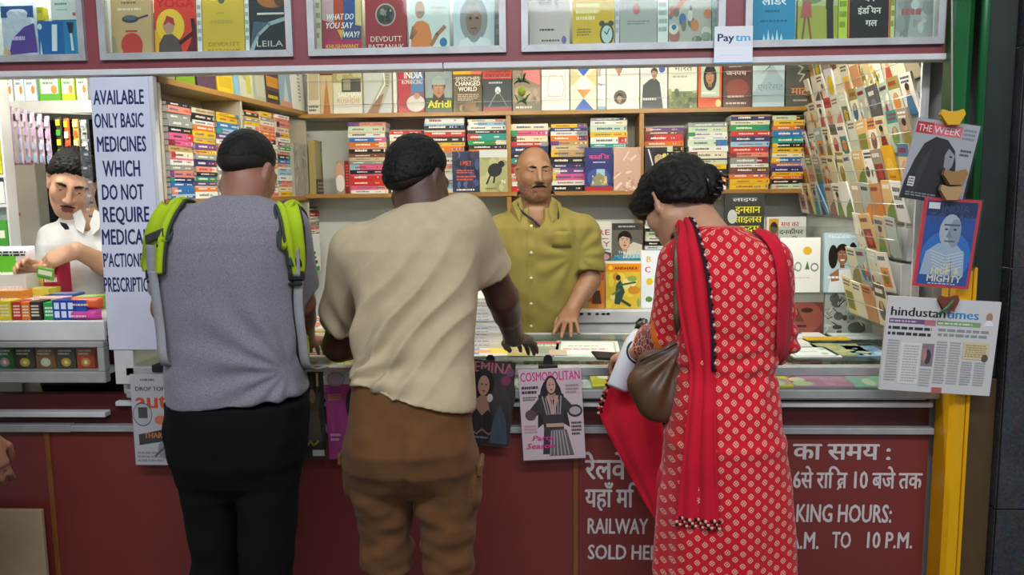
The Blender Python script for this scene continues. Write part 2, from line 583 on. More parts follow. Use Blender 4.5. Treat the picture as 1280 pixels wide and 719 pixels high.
for i, (xa, xb) in enumerate(cases):
 t = tag(empty('display_case', ((xa + xb) / 2, YF, ZC0)), case_labels[i], 'display case', 'glazed cases along the fascia')
 w = (xb - xa) / 2
 h = ZC1 - ZC0
 fw = 0.020
 m = MB()
 e = 0.0008
 for s in (-1, 1):
  m.prism([(s * w, 0), (s * (w - fw), fw), (s * (w - fw), h - fw), (s * w, h)][::s], -0.014, 0.012)
 m.prism([(-w + e, 0), (w - e, 0), (w - fw - e, fw), (-w + fw + e, fw)], -0.0145, 0.012)
 m.prism([(w - e, h), (-w + e, h), (-w + fw + e, h - fw), (w - fw - e, h - fw)], -0.0145, 0.012)
 m.build('frame', M_alu, t)
 MB().box((-w + fw, -0.004, fw), (w - fw, -0.002, h - fw)).build('glass_pane', M_glass, t)
 b = MB()
 b.box((-w + 0.002, 0.115, 0.004), (w - 0.002, 0.12, h - 0.004))
 b.box((-w + 0.002, 0.021, 0.002), (w - 0.002, 0.115, 0.016))
 b.box((-w + 0.002, 0.021, 0.016), (-w + 0.008, 0.115, h - 0.004))
 b.box((w - 0.008, 0.021, 0.016), (w - 0.002, 0.115, h - 0.004))
 b.build('cabinet_box', M_white_trim, t)
 if i == 0:
  pass
# ------------------------------------------------------------------ tube lamps (they hang above the opening, behind the fascia)
def emis(name, col, s):
 m, nt, b = new_mat(name)
 b.inputs['Base Color'].default_value = (0.9, 0.9, 0.9, 1)
 b.inputs['Emission Color'].default_value = (*lin(col), 1)
 b.inputs['Emission Strength'].default_value = s
 return m
M_tube = emis('fluorescent_tube', 'fffbea', 105.0)
M_tube_case = emis('fluorescent_tube_case', 'fff9ec', 30.0)
def tube_lamp(x0, x1, y, z, label, m, group, axis='x'):
 t = tag(empty('tube_light', ((x0 + x1) / 2, y, z)), label, 'light', group)
 hl = (x1 - x0) / 2
 MB().box((-hl, -0.022, 0.02), (hl, 0.022, 0.05), bev=0.003).build('batten', M_white_trim, t)
 b = MB()
 b.tube([(-hl + 0.03, 0, 0), (hl - 0.03, 0, 0)], 0.013, n=10)
 b.build('tube', m, t)
 for s in (-1, 1):
  MB().box((s * (hl - 0.015) - 0.012, -0.014, -0.014), (s * (hl - 0.015) + 0.012, 0.014, 0.02), bev=0.003).build('lamp_holder', M_white_trim, t)
for (x0, x1, y, nm) in ((-1.05, -0.02, 2.645, 'white tube lamp under the stall ceiling near the left bookcase'), (0.08, 1.10, 2.645, 'white tube lamp under the stall ceiling near the booklet rack'),
      (-2.4, -1.45, 2.70, 'white tube lamp under the pharmacy ceiling')):
 tube_lamp(x0, x1, y, 2.13, nm, M_tube, None)
for i, (xa, xb) in enumerate(cases):
 tube_lamp(xa + 0.03, xb - 0.03, YF + 0.05, ZC1 - 0.065, 'thin white tube lamp inside ' + ['the medicine display case', 'the case with the yoga book', 'the case with the orange-robed cover', 'the case with the yellow clock cover', 'the case with the bright blue book'][i], M_tube_case, 'lamps inside the fascia cases')
# ------------------------------------------------------------------ book counter
xcl, xcr = -1.36, 1.176
def zy(py, px=1050, Y=YF):
 return P(px, py, Y).z
ZT = 1.046
Z_alu0, Z_gl0, Z_lip1, Z_lip0 = ZT - 0.028, ZT - 0.030, zy(487), zy(498)
Z_s1t, Z_s1b, Z_s2t, Z_s2b = zy(505), zy(511), zy(536), zy(544)
ctr = tag(empty('sales_counter', (0, YF, 0)), 'long maroon sales counter with glazed shallow top facing the customers', 'counter')
MB().box((xcl, 0.02, Z_lip0 - 0.01), (xcr - 0.02, 0.60, Z_lip1 - 0.004)).build('display_tray', M_white_trim, ctr)
m = MB()
m.box((xcl, -0.012, Z_lip0), (xcr + 0.01, 0.02, Z_lip1), bev=0.003)
m.build('lower_rail', M_alu, ctr)
m = MB()
m.box((xcl, -0.006, ZT - 0.026), (xcr, 0.03, ZT + 0.004), bev=0.003)
m.box((xcl, 0.575, ZT - 0.02), (xcr, 0.60, ZT + 0.003), bev=0.002)
m.build('top_rail', M_alu, ctr)
MB().box((xcl, 0.002, Z_lip1), (xcr, 0.005, ZT - 0.026)).build('front_glass', M_glass, ctr)
MB().box((xcl, 0.03, ZT - 0.005), (xcr, 0.575, ZT)).build('glass_top', M_glass, ctr)
MB().box((xcl, 0.595, 0.10), (xcr, 0.60, ZT - 0.02)).build('rear_panel', M_white_trim, ctr)
MB().box((xcr - 0.012, 0.02, Z_lip1), (xcr, 0.595, ZT - 0.02)).build('end_panel', M_white_trim, ctr)
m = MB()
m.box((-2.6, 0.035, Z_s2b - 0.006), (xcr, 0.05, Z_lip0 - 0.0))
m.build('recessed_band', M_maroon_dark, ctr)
xj = xz(131, 519)[0]
MB().box((-2.6, 0.0, zy(522, 60)), (xj, 0.036, zy(515.5, 60)), bev=0.002).build('trim_strip', M_white_trim, ctr)
MB().box((xj + 0.03, 0.012, Z_s1b), (xcr, 0.036, Z_s1t), bev=0.002).build('trim_strip', M_white_trim, ctr)
xk = xz(86, 536)[0]
m = MB()
m.box((-2.6, 0.006, zy(541.5, 40)), (xk, 0.036, zy(532, 40)), bev=0.002)
for px in (18, 45, 66):
 x, z = xz(px, 535)
 m.ball((x, 0.005, z), 0.0025, n=6, m=4)
m.build('trim_strip', M_alu, ctr)
MB().box((xk + 0.002, 0.004, Z_s2b), (xcr + 0.004, 0.036, Z_s2t), bev=0.002).build('trim_strip', M_alu, ctr)
def panel(xa, xb, shapes=None, label=None):
 p = MB().box((xa, 0.030, 0.02), (xb, 0.045, Z_s2b - 0.004)).build('front_panel', M_maroon_low, ctr)
 return p
def line_at(text, pxl, pxr, ybase, ytop, slant=0.0, bold=2, Y=YF + 0.03):
 """one painted line between two measured corners -> a text shape in metres"""
 xa, za = xz(pxl, ybase, Y)
 xb, _ = xz(pxr, ybase, Y)
 _, zt = xz(pxl, ytop, Y)
 return ('t', text, xa, za, (zt - za), 'cfc9c6', 'l', bold, (xb - xa) if pxr else None, slant)
xb1, xb2 = xz(58.5, 620)[0], xz(720, 640)[0]
panel(-2.6, xb1 - 0.006)
panel(xb1 + 0.006, xb2 - 0.006)
pn = panel(xb2 + 0.006, xcr)
for xx in (xb1, xb2):
 MB().box((xx - 0.0085, 0.022, 0.02), (xx + 0.0085, 0.046, Z_s2b - 0.003), bev=0.002).build('batten', M_batten, ctr)
structure(MB().box((-2.6, YF + 0.05, 0.0), (1.18, YF + 0.07, 0.95)).build('wall_counter_core', M_maroon_dark))
W1 = 'cfc9c6'
lines = [line_at('रेलवे', 731, 781, 599, 573), line_at('यहाँ मि', 731, 797, 634, 610), line_at('RAILWAY', 733, 809, 667, 648, 0.03), line_at('SOLD HERE', 734, 833, 699, 681, 0.03),
  line_at('कार्य का समय :', 928, 1113, 574, 553), line_at('6से रात्रि 10 बजे तक', 990, 1151, 610, 589),
  line_at('WORKING HOURS:', 946, 1114, 652, 630, 0.03), line_at('A.M.', 985, 1023, 686, 665, 0.03), line_at('TO', 1039, 1063, 685, 665, 0.03), line_at('10 P.M.', 1079, 1140, 685, 665, 0.03)]
for s in lines:
 txt = s[1]
 if txt.startswith('कार'):
  txt = 'काय का समय :'
 if 'रात्रि' in txt:
  txt = '6से रा\u093fत 10 बजे तक'
 m = MB()
 shp = ('t', txt) + s[2:]
 m.art([shp], 1, 1, O=(0, 0.030, 0), step=0.0006)
 sz = s[4] / 0.70
 Wt, gl = layout(txt, 1)
 sx = s[8] / Wt if s[8] else sz
 def stroke(pts, wd):
  m.art([('l', [(s[2] + x * sx, s[3] + y * sz) for x, y in pts], wd, W1)], 1, 1, O=(0, 0.030, 0), step=0.0011)
 if txt.startswith('काय'):          # the hook over the last letter of the first word
  gx = gl[2][0] + gl[2][1][2] * 0.78
  stroke([(gx, 0.66), (gx - 0.14, 0.84), (gx - 0.04, 0.98), (gx + 0.10, 0.96)], 0.0055)
 if 'रा' in txt and txt.startswith('6'):   # the slanting stroke under the conjunct
  k = [i for i, c in enumerate(txt) if c == 'त'][0]
  gx, g = gl[k]
  stroke([(gx + g[2] * 0.60, 0.26), (gx + g[2] * 0.12, -0.04)], 0.0055)
 m.build('painted_lettering', PAINT, pn)
xa, za = xz(-60, 640)
xb_, zb_ = xz(51, 638, YF - 0.02)
bd = MB().box((-0.28, -0.008, 0), (0.0, 0.008, zb_), bev=0.002).build('floor_board', M_beige, loc=(xb_, YF - 0.012, 0))
tag(bd, 'plain beige board standing on the floor against the maroon counter', 'board')
# ------------------------------------------------------------------ pharmacy counter and the lettered board
x_l, x_r = -2.5, xz(132, 440)[0]
z1, z2, z3, z4, z5 = zy(403, 60), zy(431, 60), zy(437, 60), zy(464, 60), zy(478, 60)
pc = tag(empty('pharmacy_counter', (0, YF, 0)), 'small grey counter of the pharmacy hatch with a glazed lower display', 'counter')
MB().box((x_l, 0.0, z2 + 0.012), (x_r, 0.018, z1 + 0.004), bev=0.003).build('front_panel', M_white_trim, pc)
MB().box((x_l, 0.018, z1 - 0.02), (x_r, 0.40, z1)).build('counter_top', M_white_trim, pc)
m = MB()
m.box((x_l, -0.012, z2 - 0.008), (x_r, 0.02, z2 + 0.011), bev=0.003)
m.box((x_l, -0.012, z5), (x_r, 0.02, z4), bev=0.003)
m.box((x_r - 0.022, -0.0115, z4), (x_r, 0.02, z2 - 0.008), bev=0.002)
m.build('frame', M_alu, pc)
MB().box((x_l, 0.004, z4), (x_r - 0.022, 0.006, z2 - 0.008)).build('glass_pane', M_glass, pc)
MB().box((x_l, 0.02, z4 - 0.012), (x_r, 0.3, z4)).build('display_shelf', M_white_trim, pc)
MB().box((x_l, 0.10, z4), (x_r, 0.105, z2)).build('display_back', M_maroon_dark, pc)
SB0, SB1 = xz(113, 94)[0], xz(203, 300)[0]
sgn = tag(empty('sign_board', (SB0, YF, 0)), 'tall white board lettered in navy about basic medicines, between both hatches', 'sign')
zb0, zb1 = zy(437, 160), ZB - 0.012
wS = SB1 - SB0
MB().box((0, -0.010, zb0), (wS - 0.006, 0.010, zb1), bev=0.002).build('board', M_sign, sgn)
MB().box((wS - 0.006, -0.014, zb0), (wS + 0.008, 0.012, zb1), bev=0.002).build('edge_strip', M_white_trim, sgn)
MB().box((0.012, -0.006, zy(480, 150)), (0.075, 0.012, zb0), bev=0.002).build('post', M_white_trim, sgn)
for txt, a, b, yt, yb in (('AVAILABLE', 117, 180, 113, 131), ('ONLY BASIC', 118, 180, 142, 160), ('MEDICINES', 121, 183, 171, 190), ('WHICH', 129, 176, 201, 221),
      ('DO NOT', 127, 180, 231, 250), ('REQUIRE', 128, 187, 259, 278), ('MEDICAL', 127, 186, 287, 306), ("P'ACTIONER", 129, 186, 317, 334), ('PRESCRIPTION', 130, 195, 347, 365)):
 xa, za = xz(a, yb, YF - 0.01)
 xb_, _ = xz(b, yb, YF - 0.01)
 zt = xz(a, yt, YF - 0.01)[1]
 m = MB()
 m.art([('t', txt, xa - SB0, za, zt - za, '24305e', 'l', 2, xb_ - xa, 0.04)], 1, 1, O=(0, -0.010, 0), step=0.0006)
 m.build('painted_lettering', PAINT, sgn)
# ------------------------------------------------------------------ pillar and granite on the right
def pillar():
 zs = 1.36
 yp = YF - 0.075
 for nm, x0, x1, z0, z1, mm, r in (('pillar_top', P(1180, 90, YF).x, P(1219, 90, yp).x, zs, 2.75, M_green, 0.022), ('pillar_foot', P(1168, 600, YF).x, P(1206, 600, yp).x, 0.0, zs, M_yellow, 0.012)):
  m = MB()
  m.box((x0, YF - 0.075, z0), (x1, YF + 0.03, z1), bev=r)
  if mm is M_green:
   m.tube([(x0 + 0.070, YF - 0.076, z0), (x0 + 0.070, YF - 0.076, z1)], 0.012, n=12)
  else:
   m.box((x0 + 0.042, YF - 0.083, z0), (x0 + 0.052, YF - 0.073, z1), bev=0.003)
  structure(m.build(nm, mm))
pillar()
xpf, xpt = P(1205, 600, YF - 0.075).x, P(1219, 90, YF - 0.075).x
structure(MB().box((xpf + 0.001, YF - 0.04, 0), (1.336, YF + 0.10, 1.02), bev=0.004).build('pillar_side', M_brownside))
structure(MB().box((max(xpf, xpt) + 0.001, YF - 0.03, 1.021), (1.336, YF + 0.10, 2.75), bev=0.004).build('pillar_side', mat('dark_green_side', '1d2622', 0.5, vary=0.4, vscale=8)))  # upper side in a dark greenish tone, mottled at random
g = MB()
xs = 1.337
xv = xz(1251, 300)[0]
for (a, b) in ((xs, xv), (xv + 0.004, 1.95)):
 for (c, d) in ((0, 0.62), (0.624, 1.352), (1.356, 1.985), (1.989, 2.75)):
  g.box((a, YF - 0.065, c), (b, YF + 0.02, d), bev=0.0015)
structure(g.build('wall_granite', M_granite))
# ------------------------------------------------------------------ printed pictures (generic figures and shapes)
SK1, SK2, HAIR = 'b98563', '8a5a3e', '1b1613'
def face_art(cx, cy, s, skin='c4916d', hair=HAIR, asp=0.65, long=False, hat=None, smile=False, shade=None):
 """a generic printed portrait; s = face half height in cover heights, asp = cover width / height"""
 k = 1 / asp
 sh = shade or tuple(c * 0.6 for c in lin(skin))
 o = []
 if long:
  o.append(('e', cx, cy - 0.1 * s, 1.05 * s * k, 1.75 * s, hair))
 else:
  o.append(('e', cx, cy + 0.38 * s, 0.86 * s * k, 0.90 * s, hair))
 o.append(('r', cx - 0.30 * s * k, cy - 1.35 * s, cx + 0.30 * s * k, cy - 0.5 * s, sh))
 o.append(('e', cx, cy, 0.68 * s * k, s, skin))
 o.append(('e', cx + 0.36 * s * k, cy - 0.1 * s, 0.30 * s * k, 0.72 * s, sh))
 o.append(('e', cx + 0.22 * s * k, cy - 0.05 * s, 0.32 * s * k, 0.72 * s, skin))
 for d in (-1, 1):
  o.append(('e', cx + d * 0.28 * s * k, cy + 0.12 * s, 0.13 * s * k, 0.07 * s, 'e8e4de'))
  o.append(('e', cx + d * 0.28 * s * k, cy + 0.12 * s, 0.06 * s * k, 0.07 * s, '181210'))
  o.append(('r', cx + (d * 0.28 - 0.16) * s * k, cy + 0.26 * s, cx + (d * 0.28 + 0.16) * s * k, cy + 0.32 * s, hair))
 o.append(('p', [(cx - 0.04 * s * k, cy + 0.1 * s), (cx + 0.14 * s * k, cy - 0.24 * s), (cx - 0.10 * s * k, cy - 0.24 * s)], sh))
 o.append(('e', cx, cy - 0.50 * s, (0.30 if smile else 0.22) * s * k, 0.09 * s, 'f1ece6' if smile else '8c4a44'))
 if hat:
  o.append(('p', [(cx - 0.85 * s * k, cy + 0.40 * s), (cx + 0.85 * s * k, cy + 0.40 * s), (cx + 0.72 * s * k, cy + 1.1 * s), (cx, cy + 1.4 * s), (cx - 0.72 * s * k, cy + 1.1 * s)], hat))
 else:
  o.append(('p', [(cx - 0.72 * s * k, cy + 0.30 * s), (cx - 0.2 * s * k, cy + 0.62 * s), (cx + 0.72 * s * k, cy + 0.34 * s), (cx + 0.62 * s * k, cy + 0.95 * s), (cx, cy + 1.15 * s), (cx - 0.62 * s * k, cy + 0.95 * s)], hair))
 return o
def bust(cx, y0, y1, cloth, asp, wdt=0.62):
 return [('p', [(cx - wdt / 2, y0), (cx + wdt / 2, y0), (cx + wdt * 0.46, y0 + (y1 - y0) * 0.65), (cx + wdt * 0.2, y1), (cx - wdt * 0.2, y1), (cx - wdt * 0.46, y0 + (y1 - y0) * 0.65)], cloth)]
def scatter(seed, n, cols, x0=0.0, y0=0.0, x1=1.0, y1=1.0, smin=0.03, smax=0.12):
 r = random.Random(seed)
 o = []
 for _ in range(n):
  s = r.uniform(smin, smax)
  sx, sy = s * r.uniform(0.6, 1.6), s * r.uniform(0.5, 1.3)
  cx, cy = r.uniform(x0, x1), r.uniform(y0, y1)
  cx, cy = min(max(cx, x0 + sx), x1 - sx), min(max(cy, y0 + sy), y1 - sy)
  o.append(('e', cx, cy, sx, sy, r.choice(cols)))
 return o
def streaks(seed, n, cols, x0=0.0, y0=0.0, x1=1.0, y1=1.0, wd=0.006):
 r = random.Random(seed)
 o = []
 for _ in range(n):
  xa, ya = r.uniform(x0, x1), r.uniform(y0, y1)
  xb, yb = min(max(xa + r.uniform(-0.25, 0.25), x0), x1), min(max(ya + r.uniform(-0.22, 0.22), y0), y1)
  o.append(('l', [(xa, ya), (xb, yb)], wd * r.uniform(0.4, 1.2), r.choice(cols)))
 return o
# ------------------------------------------------------------------ books
def book_mesh(w, h, t, base, shapes, spine='', mats=None, page='e9e4d6'):
 """a book standing upright, front cover towards -y, back edge at y = t"""
 m = MB()
 c = 0.0012
 m.box((-w / 2, 0, 0), (w / 2, c, h), base)
 m.box((-w / 2, t - c, 0), (w / 2, t, h), base)
 m.box((-w / 2, c, 0), (-w / 2 + c, t - c, h), spine or base)
 m.box((-w / 2 + c, c, 0.002), (w / 2 - 0.003, t - c, h - 0.002), page)
 if shapes:
  m.art(shapes, w, h, O=(-w / 2, 0, 0))
 return m.mesh('book', mats or GLOSS)
def stand_book(w, h, t, base, shapes, label, loc, rz=0.0, lean=0.0, cat='book', name='book', group=None, mats=None, spine=''):
 me = book_mesh(w, h, t, base, shapes, spine, mats)
 o = link(name, me, None, loc, (-lean, 0, rz))
 return tag(o, label, cat, group)
def flat_book_mesh(L, D, t, base, spine_shapes=None, top_shapes=None, page='e9e4d6', mats=None):
 """a book lying flat, spine towards -y; L along x, D along y"""
 m = MB()
 c = 0.0012
 m.box((-L / 2, 0, 0), (L / 2, D, c), base)
 m.box((-L / 2, 0, t - c), (L / 2, D, t), base)
 m.box((-L / 2, 0, c), (L / 2, c, t - c), base)
 m.box((-L / 2 + 0.002, c, c), (L / 2 - 0.002, D - 0.003, t - c), page)
 if spine_shapes:
  m.art(spine_shapes, L, t, O=(-L / 2, 0, 0))
 if top_shapes:
  m.art(top_shapes, L, D, O=(-L / 2, 0, t), U=(1, 0, 0), V=(0, 1, 0))
 return m.mesh('book', mats or GLOSS)
INKS = {'pink': 'd65f8b', 'red': 'c3342f', 'orange': 'd8752c', 'yellow': 'e0b52a', 'cream': 'e6dcc0', 'white': 'e8e8e2', 'pale blue': '9cc0d6', 'blue': '2c6fae', 'navy': '27305c',
  'teal': '1f8f86', 'green': '2d8a4a', 'grey': '8f928f', 'black': '1e1c1e', 'brown': '6d4630', 'purple': '61407f', 'salmon': 'dd8a76', 'pale green': 'c4d6ba', 'tan': 'b99867', 'maroon': '7a2430', 'beige': 'cbb795'}
NUMW = ['first', 'second', 'third', 'fourth', 'fifth']
def spine_art(col, r):
 dark = sum(lin(INKS[col])) < 0.9
 a = 'f0ece0' if dark else r.choice(['4a443e', '8d3f44', '3f5583', '6a6a6a', '8a6a4a'])
 b = r.choice(['e8c23a', 'f2efe6', 'c8342e', '2b5ea6', a, a])
 x0 = r.uniform(0.08, 0.2)
 x1 = x0 + r.uniform(0.28, 0.45)
 o = []
 k = r.random()
 if k < 0.25:
  o.append(('r', 0.0, 0.02, r.uniform(0.15, 0.3), 0.98, INKS[r.choice(list(INKS))]))
 elif k < 0.4:
  o.append(('r', r.uniform(0.7, 0.8), 0.02, 0.99, 0.98, INKS[r.choice(list(INKS))]))
 elif k < 0.5:
  o.append(('r', 0.0, 0.72, 1.0, 0.98, INKS[r.choice(list(INKS))]))
 x = x0
 while x < x1:
  ww = r.uniform(0.018, 0.05)
  o.append(('r', x, 0.34, min(x + ww, x1), r.uniform(0.58, 0.68), a))
  x += ww + 0.008
 x = r.uniform(0.62, 0.7)
 x1 = r.uniform(0.8, 0.92)
 while x < x1:
  ww = r.uniform(0.012, 0.03)
  o.append(('r', x, 0.35, min(x + ww, x1), 0.6, b if r.random() < .5 else a))
  x += ww + 0.008
 if r.random() < 0.5:
  o.append(('r', 0.93, 0.25, 0.965, 0.75, b))
 return o
def pile(frame, u, z0, ztop, where, group, cols, L=0.2, D=0.128, seed=0, tmin=0.012, tmax=0.026, depth=0.0):
 r = random.Random(seed)
 z = z0
 made = []
 seq = []
 i = 0
 while z < ztop - 0.008 and i < 28:
  c = cols[i % len(cols)] if not callable(cols) else cols(i)
  t = r.uniform(tmin, tmax)
  if z + t > ztop + 0.012:
   t = max(0.010, ztop - z)
  Lb = L * r.uniform(0.95, 1.0)
  me = flat_book_mesh(Lb, D * r.uniform(0.94, 1.0), t, INKS[c], spine_art(c, r))
  o = link('book', me)
  M = frame @ Matrix.Translation((u + r.uniform(-0.003, 0.003), depth + r.uniform(0, 0.007), z)) @ Matrix.Rotation(r.uniform(-0.025, 0.025), 4, 'Z')
  o.matrix_world = M
  made.append((o, c))
  seq.append(c)
  z += t + 0.0004
  i += 1
 n = len(made)
 for i, (o, c) in enumerate(made):
  k = n - 1 - i
  pos = 'lowest' if i == 0 else ('topmost' if k == 0 else ORD[k] + ' from top')
  tag(o, f'{c} paperback, {pos} of the {where}', 'book', group)
 return z
FR_BACK = Matrix.Translation((0, 3.615, 0))            # piles on the rear shelf: spine plane
a_l = math.atan2(1.15, 0.105)
LO = Vector((-1.213, 2.50, 0))
FR_LEFT = Matrix.Translation(LO) @ Matrix.Rotation(a_l, 4, 'Z')
FR_RIGHT = Matrix.Translation((1.155, 3.66, 0)) @ Matrix.Rotation(-math.pi / 2, 4, 'Z')
def on_left(px, py, off=0.0):
 """measured point on the left bookcase's front -> (distance along it, height)"""
 d = CAM_M.to_3x3() @ Vector(((px - 640) / FPX, -(py - 359.5) / FPX, -1))
 M = FR_LEFT
 n = (M.to_3x3() @ Vector((0, 1, 0)))
 o = M.translation + n * off
 c = Vector((0, 0, CAM_H))
 t = (o - c).dot(n) / d.dot(n)
 q = M.inverted() @ (c + d * t)
 return q.x, q.z
# ------------------------------------------------------------------ rear shelves
ZS, ZTOP = 1.588, 1.944
YS = 3.605
shf = tag(empty('wall_shelf', (0, YS, 0)), 'two long wooden shelves along the back wall, full of books', 'shelf')
xa, xb = P(415, 240, YS).x, 1.17
u1, u2 = P(636, 200, YS).x, P(802, 190, YS).x
for z in (ZTOP, ZS):
 MB().box((xa - 0.14, 0, z - 0.017), (xb + 0.01, 0.195, z)).build('shelf_board', M_ply, shf)
 MB().box((xa - 0.14, -0.006, z - 0.018), (xb + 0.01, 0.0, z + 0.0005), bev=0.001).build('edge_band', M_wood, shf)
for u, zb in ((u1, 1.46), (u2, 1.18)):
 m = MB()
 m.box((u - 0.010, 0.001, ZS + 0.0005), (u + 0.010, 0.195, ZTOP - 0.0185))
 m.box((u - 0.010, 0.001, zb), (u + 0.010, 0.195, ZS - 0.0185))
 m.build('divider', M_wood, shf)
G1, G2, G3 = 'piles behind the beige shirt', 'piles behind the clerk', 'piles behind the woman in red'
piles_back = [
 (434, 482, 152, ['white', 'pink', 'red', 'red', 'black', 'pink', 'grey', 'beige', 'brown', 'black', 'orange', 'blue', 'white', 'pale green', 'salmon', 'red'], 'rear shelf pile beside the bearded cover', G1, 1),
 (486, 528, 163, ['white', 'red', 'cream', 'red', 'orange', 'yellow', 'white', 'blue', 'navy', 'cream', 'tan'], 'pile hidden by the beige-shirted head', G1, 2),
 (529, 581, 150, ['white', 'pale blue', 'grey', 'white', 'pale green', 'salmon', 'white', 'grey', 'orange', 'yellow', 'black', 'red', 'black'], 'pile behind the book of red letters', G1, 3),
 (583, 633, 149, ['white', 'pale blue', 'cream', 'pale green', 'pale blue', 'white', 'tan', 'navy', 'orange', 'black', 'green', 'teal', 'black'], 'pile behind the black animal cover', G1, 4),
 (638, 686, 155, ['red', 'white', 'salmon', 'white', 'red', 'white', 'grey', 'black', 'navy', 'red', 'cream', 'pink', 'cream', 'green', 'black', 'white'], 'pile right behind the bald head', G2, 5),
 (688, 735, 155, ['black', 'white', 'pink', 'purple', 'navy', 'black', 'tan', 'beige', 'tan', 'orange', 'white', 'navy', 'yellow', 'pink', 'red', 'salmon', 'red'], 'pile between bald head and dark blue book', G2, 6),
 (737, 785, 148, ['grey', 'navy', 'white', 'cream', 'grey', 'teal', 'grey', 'teal', 'pale green', 'teal', 'white', 'yellow', 'pale green', 'white'], 'pile behind the dark blue book', G2, 7),
 (806, 857, 158, ['purple', 'white', 'black', 'navy', 'maroon', 'white', 'navy', 'black', 'pale green', 'orange', 'red', 'brown'], 'pile directly above the dark bent head', G3, 8),
 (860, 911, 153, ['white', 'orange', 'yellow', 'black', 'yellow', 'pale green', 'cream', 'white', 'pale green', 'white', 'white', 'pale green', 'grey', 'pale green', 'white', 'green'], 'pale pile over the hair bun', G3, 9),
 (913, 964, 146, ['yellow', 'yellow', 'orange', 'brown', 'white', 'grey', 'salmon', 'red', 'pale blue', 'navy', 'red', 'green', 'cream', 'navy', 'purple'], 'yellow-based pile beyond the hair bun', G3, 10),
 (966, 1007, 144, ['pale green', 'black', 'orange', 'yellow', 'navy', 'purple', 'blue', 'cream', 'yellow', 'black', 'teal', 'blue', 'orange', 'yellow', 'pale green', 'white'], 'last rear pile, touching the booklet rack', G3, 11),
]
for (a, b, top, cols, where, g, sd) in piles_back:
 Y = 3.62
 pa, pb = P(a, top, Y), P(b, top, Y)
 pile(FR_BACK, (pa.x + pb.x) / 2, ZS + 0.0008, pa.z, where, g, cols, L=(pb.x - pa.x) * 0.99, seed=sd, depth=0.02 if a in (529, 583, 737, 806) else 0.004, D=0.125,
  tmin=0.014, tmax=0.030)
def front_cover(px0, px1, py0, py1, Y, base, shapes, label, z=None, t=0.018, **kw):
 pa, pb = P(px0, py1, Y), P(px1, py0, Y)
 w, h = pb.x - pa.x, pb.z - pa.z
 zz = pa.z if z is None else z
 h = pb.z - zz
 return stand_book(w, h, t, base, shapes, label, ((pa.x + pb.x) / 2, Y, zz), **kw)
def met_art():
 o = scatter(3, 26, ['2c3a5a', '40507a', '1a2136', '55628a', '3a2f4a'], smin=0.05, smax=0.14)
 o += [('t', 'I MET', 0.5, 0.66, 0.11, 'd8553a', 'c', 1, 0.42), ('b', 0.15, 0.46, 0.85, 0.56, 'd8553a', 2), ('b', 0.15, 0.28, 0.88, 0.42, 'd8553a', 2), ('b', 0.15, 0.03, 0.85, 0.1, 'e8e4da', 1)]
 return o
front_cover(566, 599, 189, 239, 3.598, '27324f', met_art(), 'dark blue paperback with red scattered capitals standing before the piles', z=ZS + 0.0008)
front_cover(600, 634, 187, 239, 3.598, 'a8a878', scatter(5, 14, ['b9b888', '98986a', 'c2bf92'], smin=0.06, smax=0.15) + [('e', 0.55, 0.52, 0.26, 0.16, '23262a', 0.5), ('e', 0.78, 0.66, 0.12, 0.08, '1b1d20'), ('l', [(0.4, 0.42), (0.25, 0.2)], 0.008, '23262a'), ('l', [(0.55, 0.42), (0.5, 0.22)], 0.008, '23262a'),
   ('p', [(0.0, 0.82), (1.0, 0.82), (1.0, 1.0), (0.0, 1.0)], 'd5d8d2'), ('b', 0.2, 0.05, 0.6, 0.12, '7d6a20', 1), ('t', 'N', 0.85, 0.2, 0.09, 'ece9e0')],
   'khaki cover with a black animal, standing before the piles', z=ZS + 0.0008)
front_cover(731, 766, 184, 239, 3.598, '2b3168', [('r', 0, 0, 1, 0.1, 'b3302f'), ('t', 'कातिल', 0.5, 0.73, 0.10, 'd8477a', 'c', 1, 0.72), ('b', 0.3, 0.64, 0.75, 0.68, 'd6d2e0', 1), ('e', 0.5, 0.3, 0.42, 0.22, '3c4d8c'), ('r', 0.42, 0.33, 0.72, 0.5, '9ec3d8'), ('p', [(0.2, 0.12), (0.85, 0.12), (0.7, 0.34), (0.5, 0.42), (0.3, 0.3)], '8f8a62')] + scatter(8, 12, ['d8c48a', '6b7a9a', 'c9b878'], 0.25, 0.14, 0.8, 0.36, 0.02, 0.06),
   'dark blue cover with a pink title, standing before the piles', z=ZS + 0.0008)
ob = front_cover(767, 801, 184, 239, 3.598, 'c9a594', streaks(4, 16, ['dcc1b3', 'b88f80', 'e3cdc2'], wd=0.01), 'plain pinkish paper-wrapped book standing by the wooden divider', z=ZS + 0.0008)
front_cover(806, 834, 184, 239, 3.598, '47356b', [('r', 0, 0.45, 1, 1, '26262e')] + face_art(0.68, 0.72, 0.2, 'c9a48c', asp=0.55) + [('l', [(0.15, 0.95), (0.35, 0.6), (0.25, 0.4)], 0.006, 'd9d9e0'), ('e', 0.88, 0.8, 0.1, 0.06, 'd8cf5a')],
   'purple and black cover with a man, beside the wooden divider', z=ZS + 0.0008)
front_cover(422, 436, 201, 243, 3.60, 'ac3a34', [('r', 0, 0, 0.62, 1, '9c8a80'), ('e', 0.25, 0.62, 0.35, 0.33, 'c2957c'), ('e', 0.25, 0.32, 0.36, 0.26, 'd9d6cf'), ('r', 0.62, 0, 1, 1, '6c2022'), ('b', 0.7, 0.2, 0.95, 0.9, 'c9524a', 8)],
   'narrow cover with a white-bearded man at the corner of the shelf', z=ZS + 0.0008)
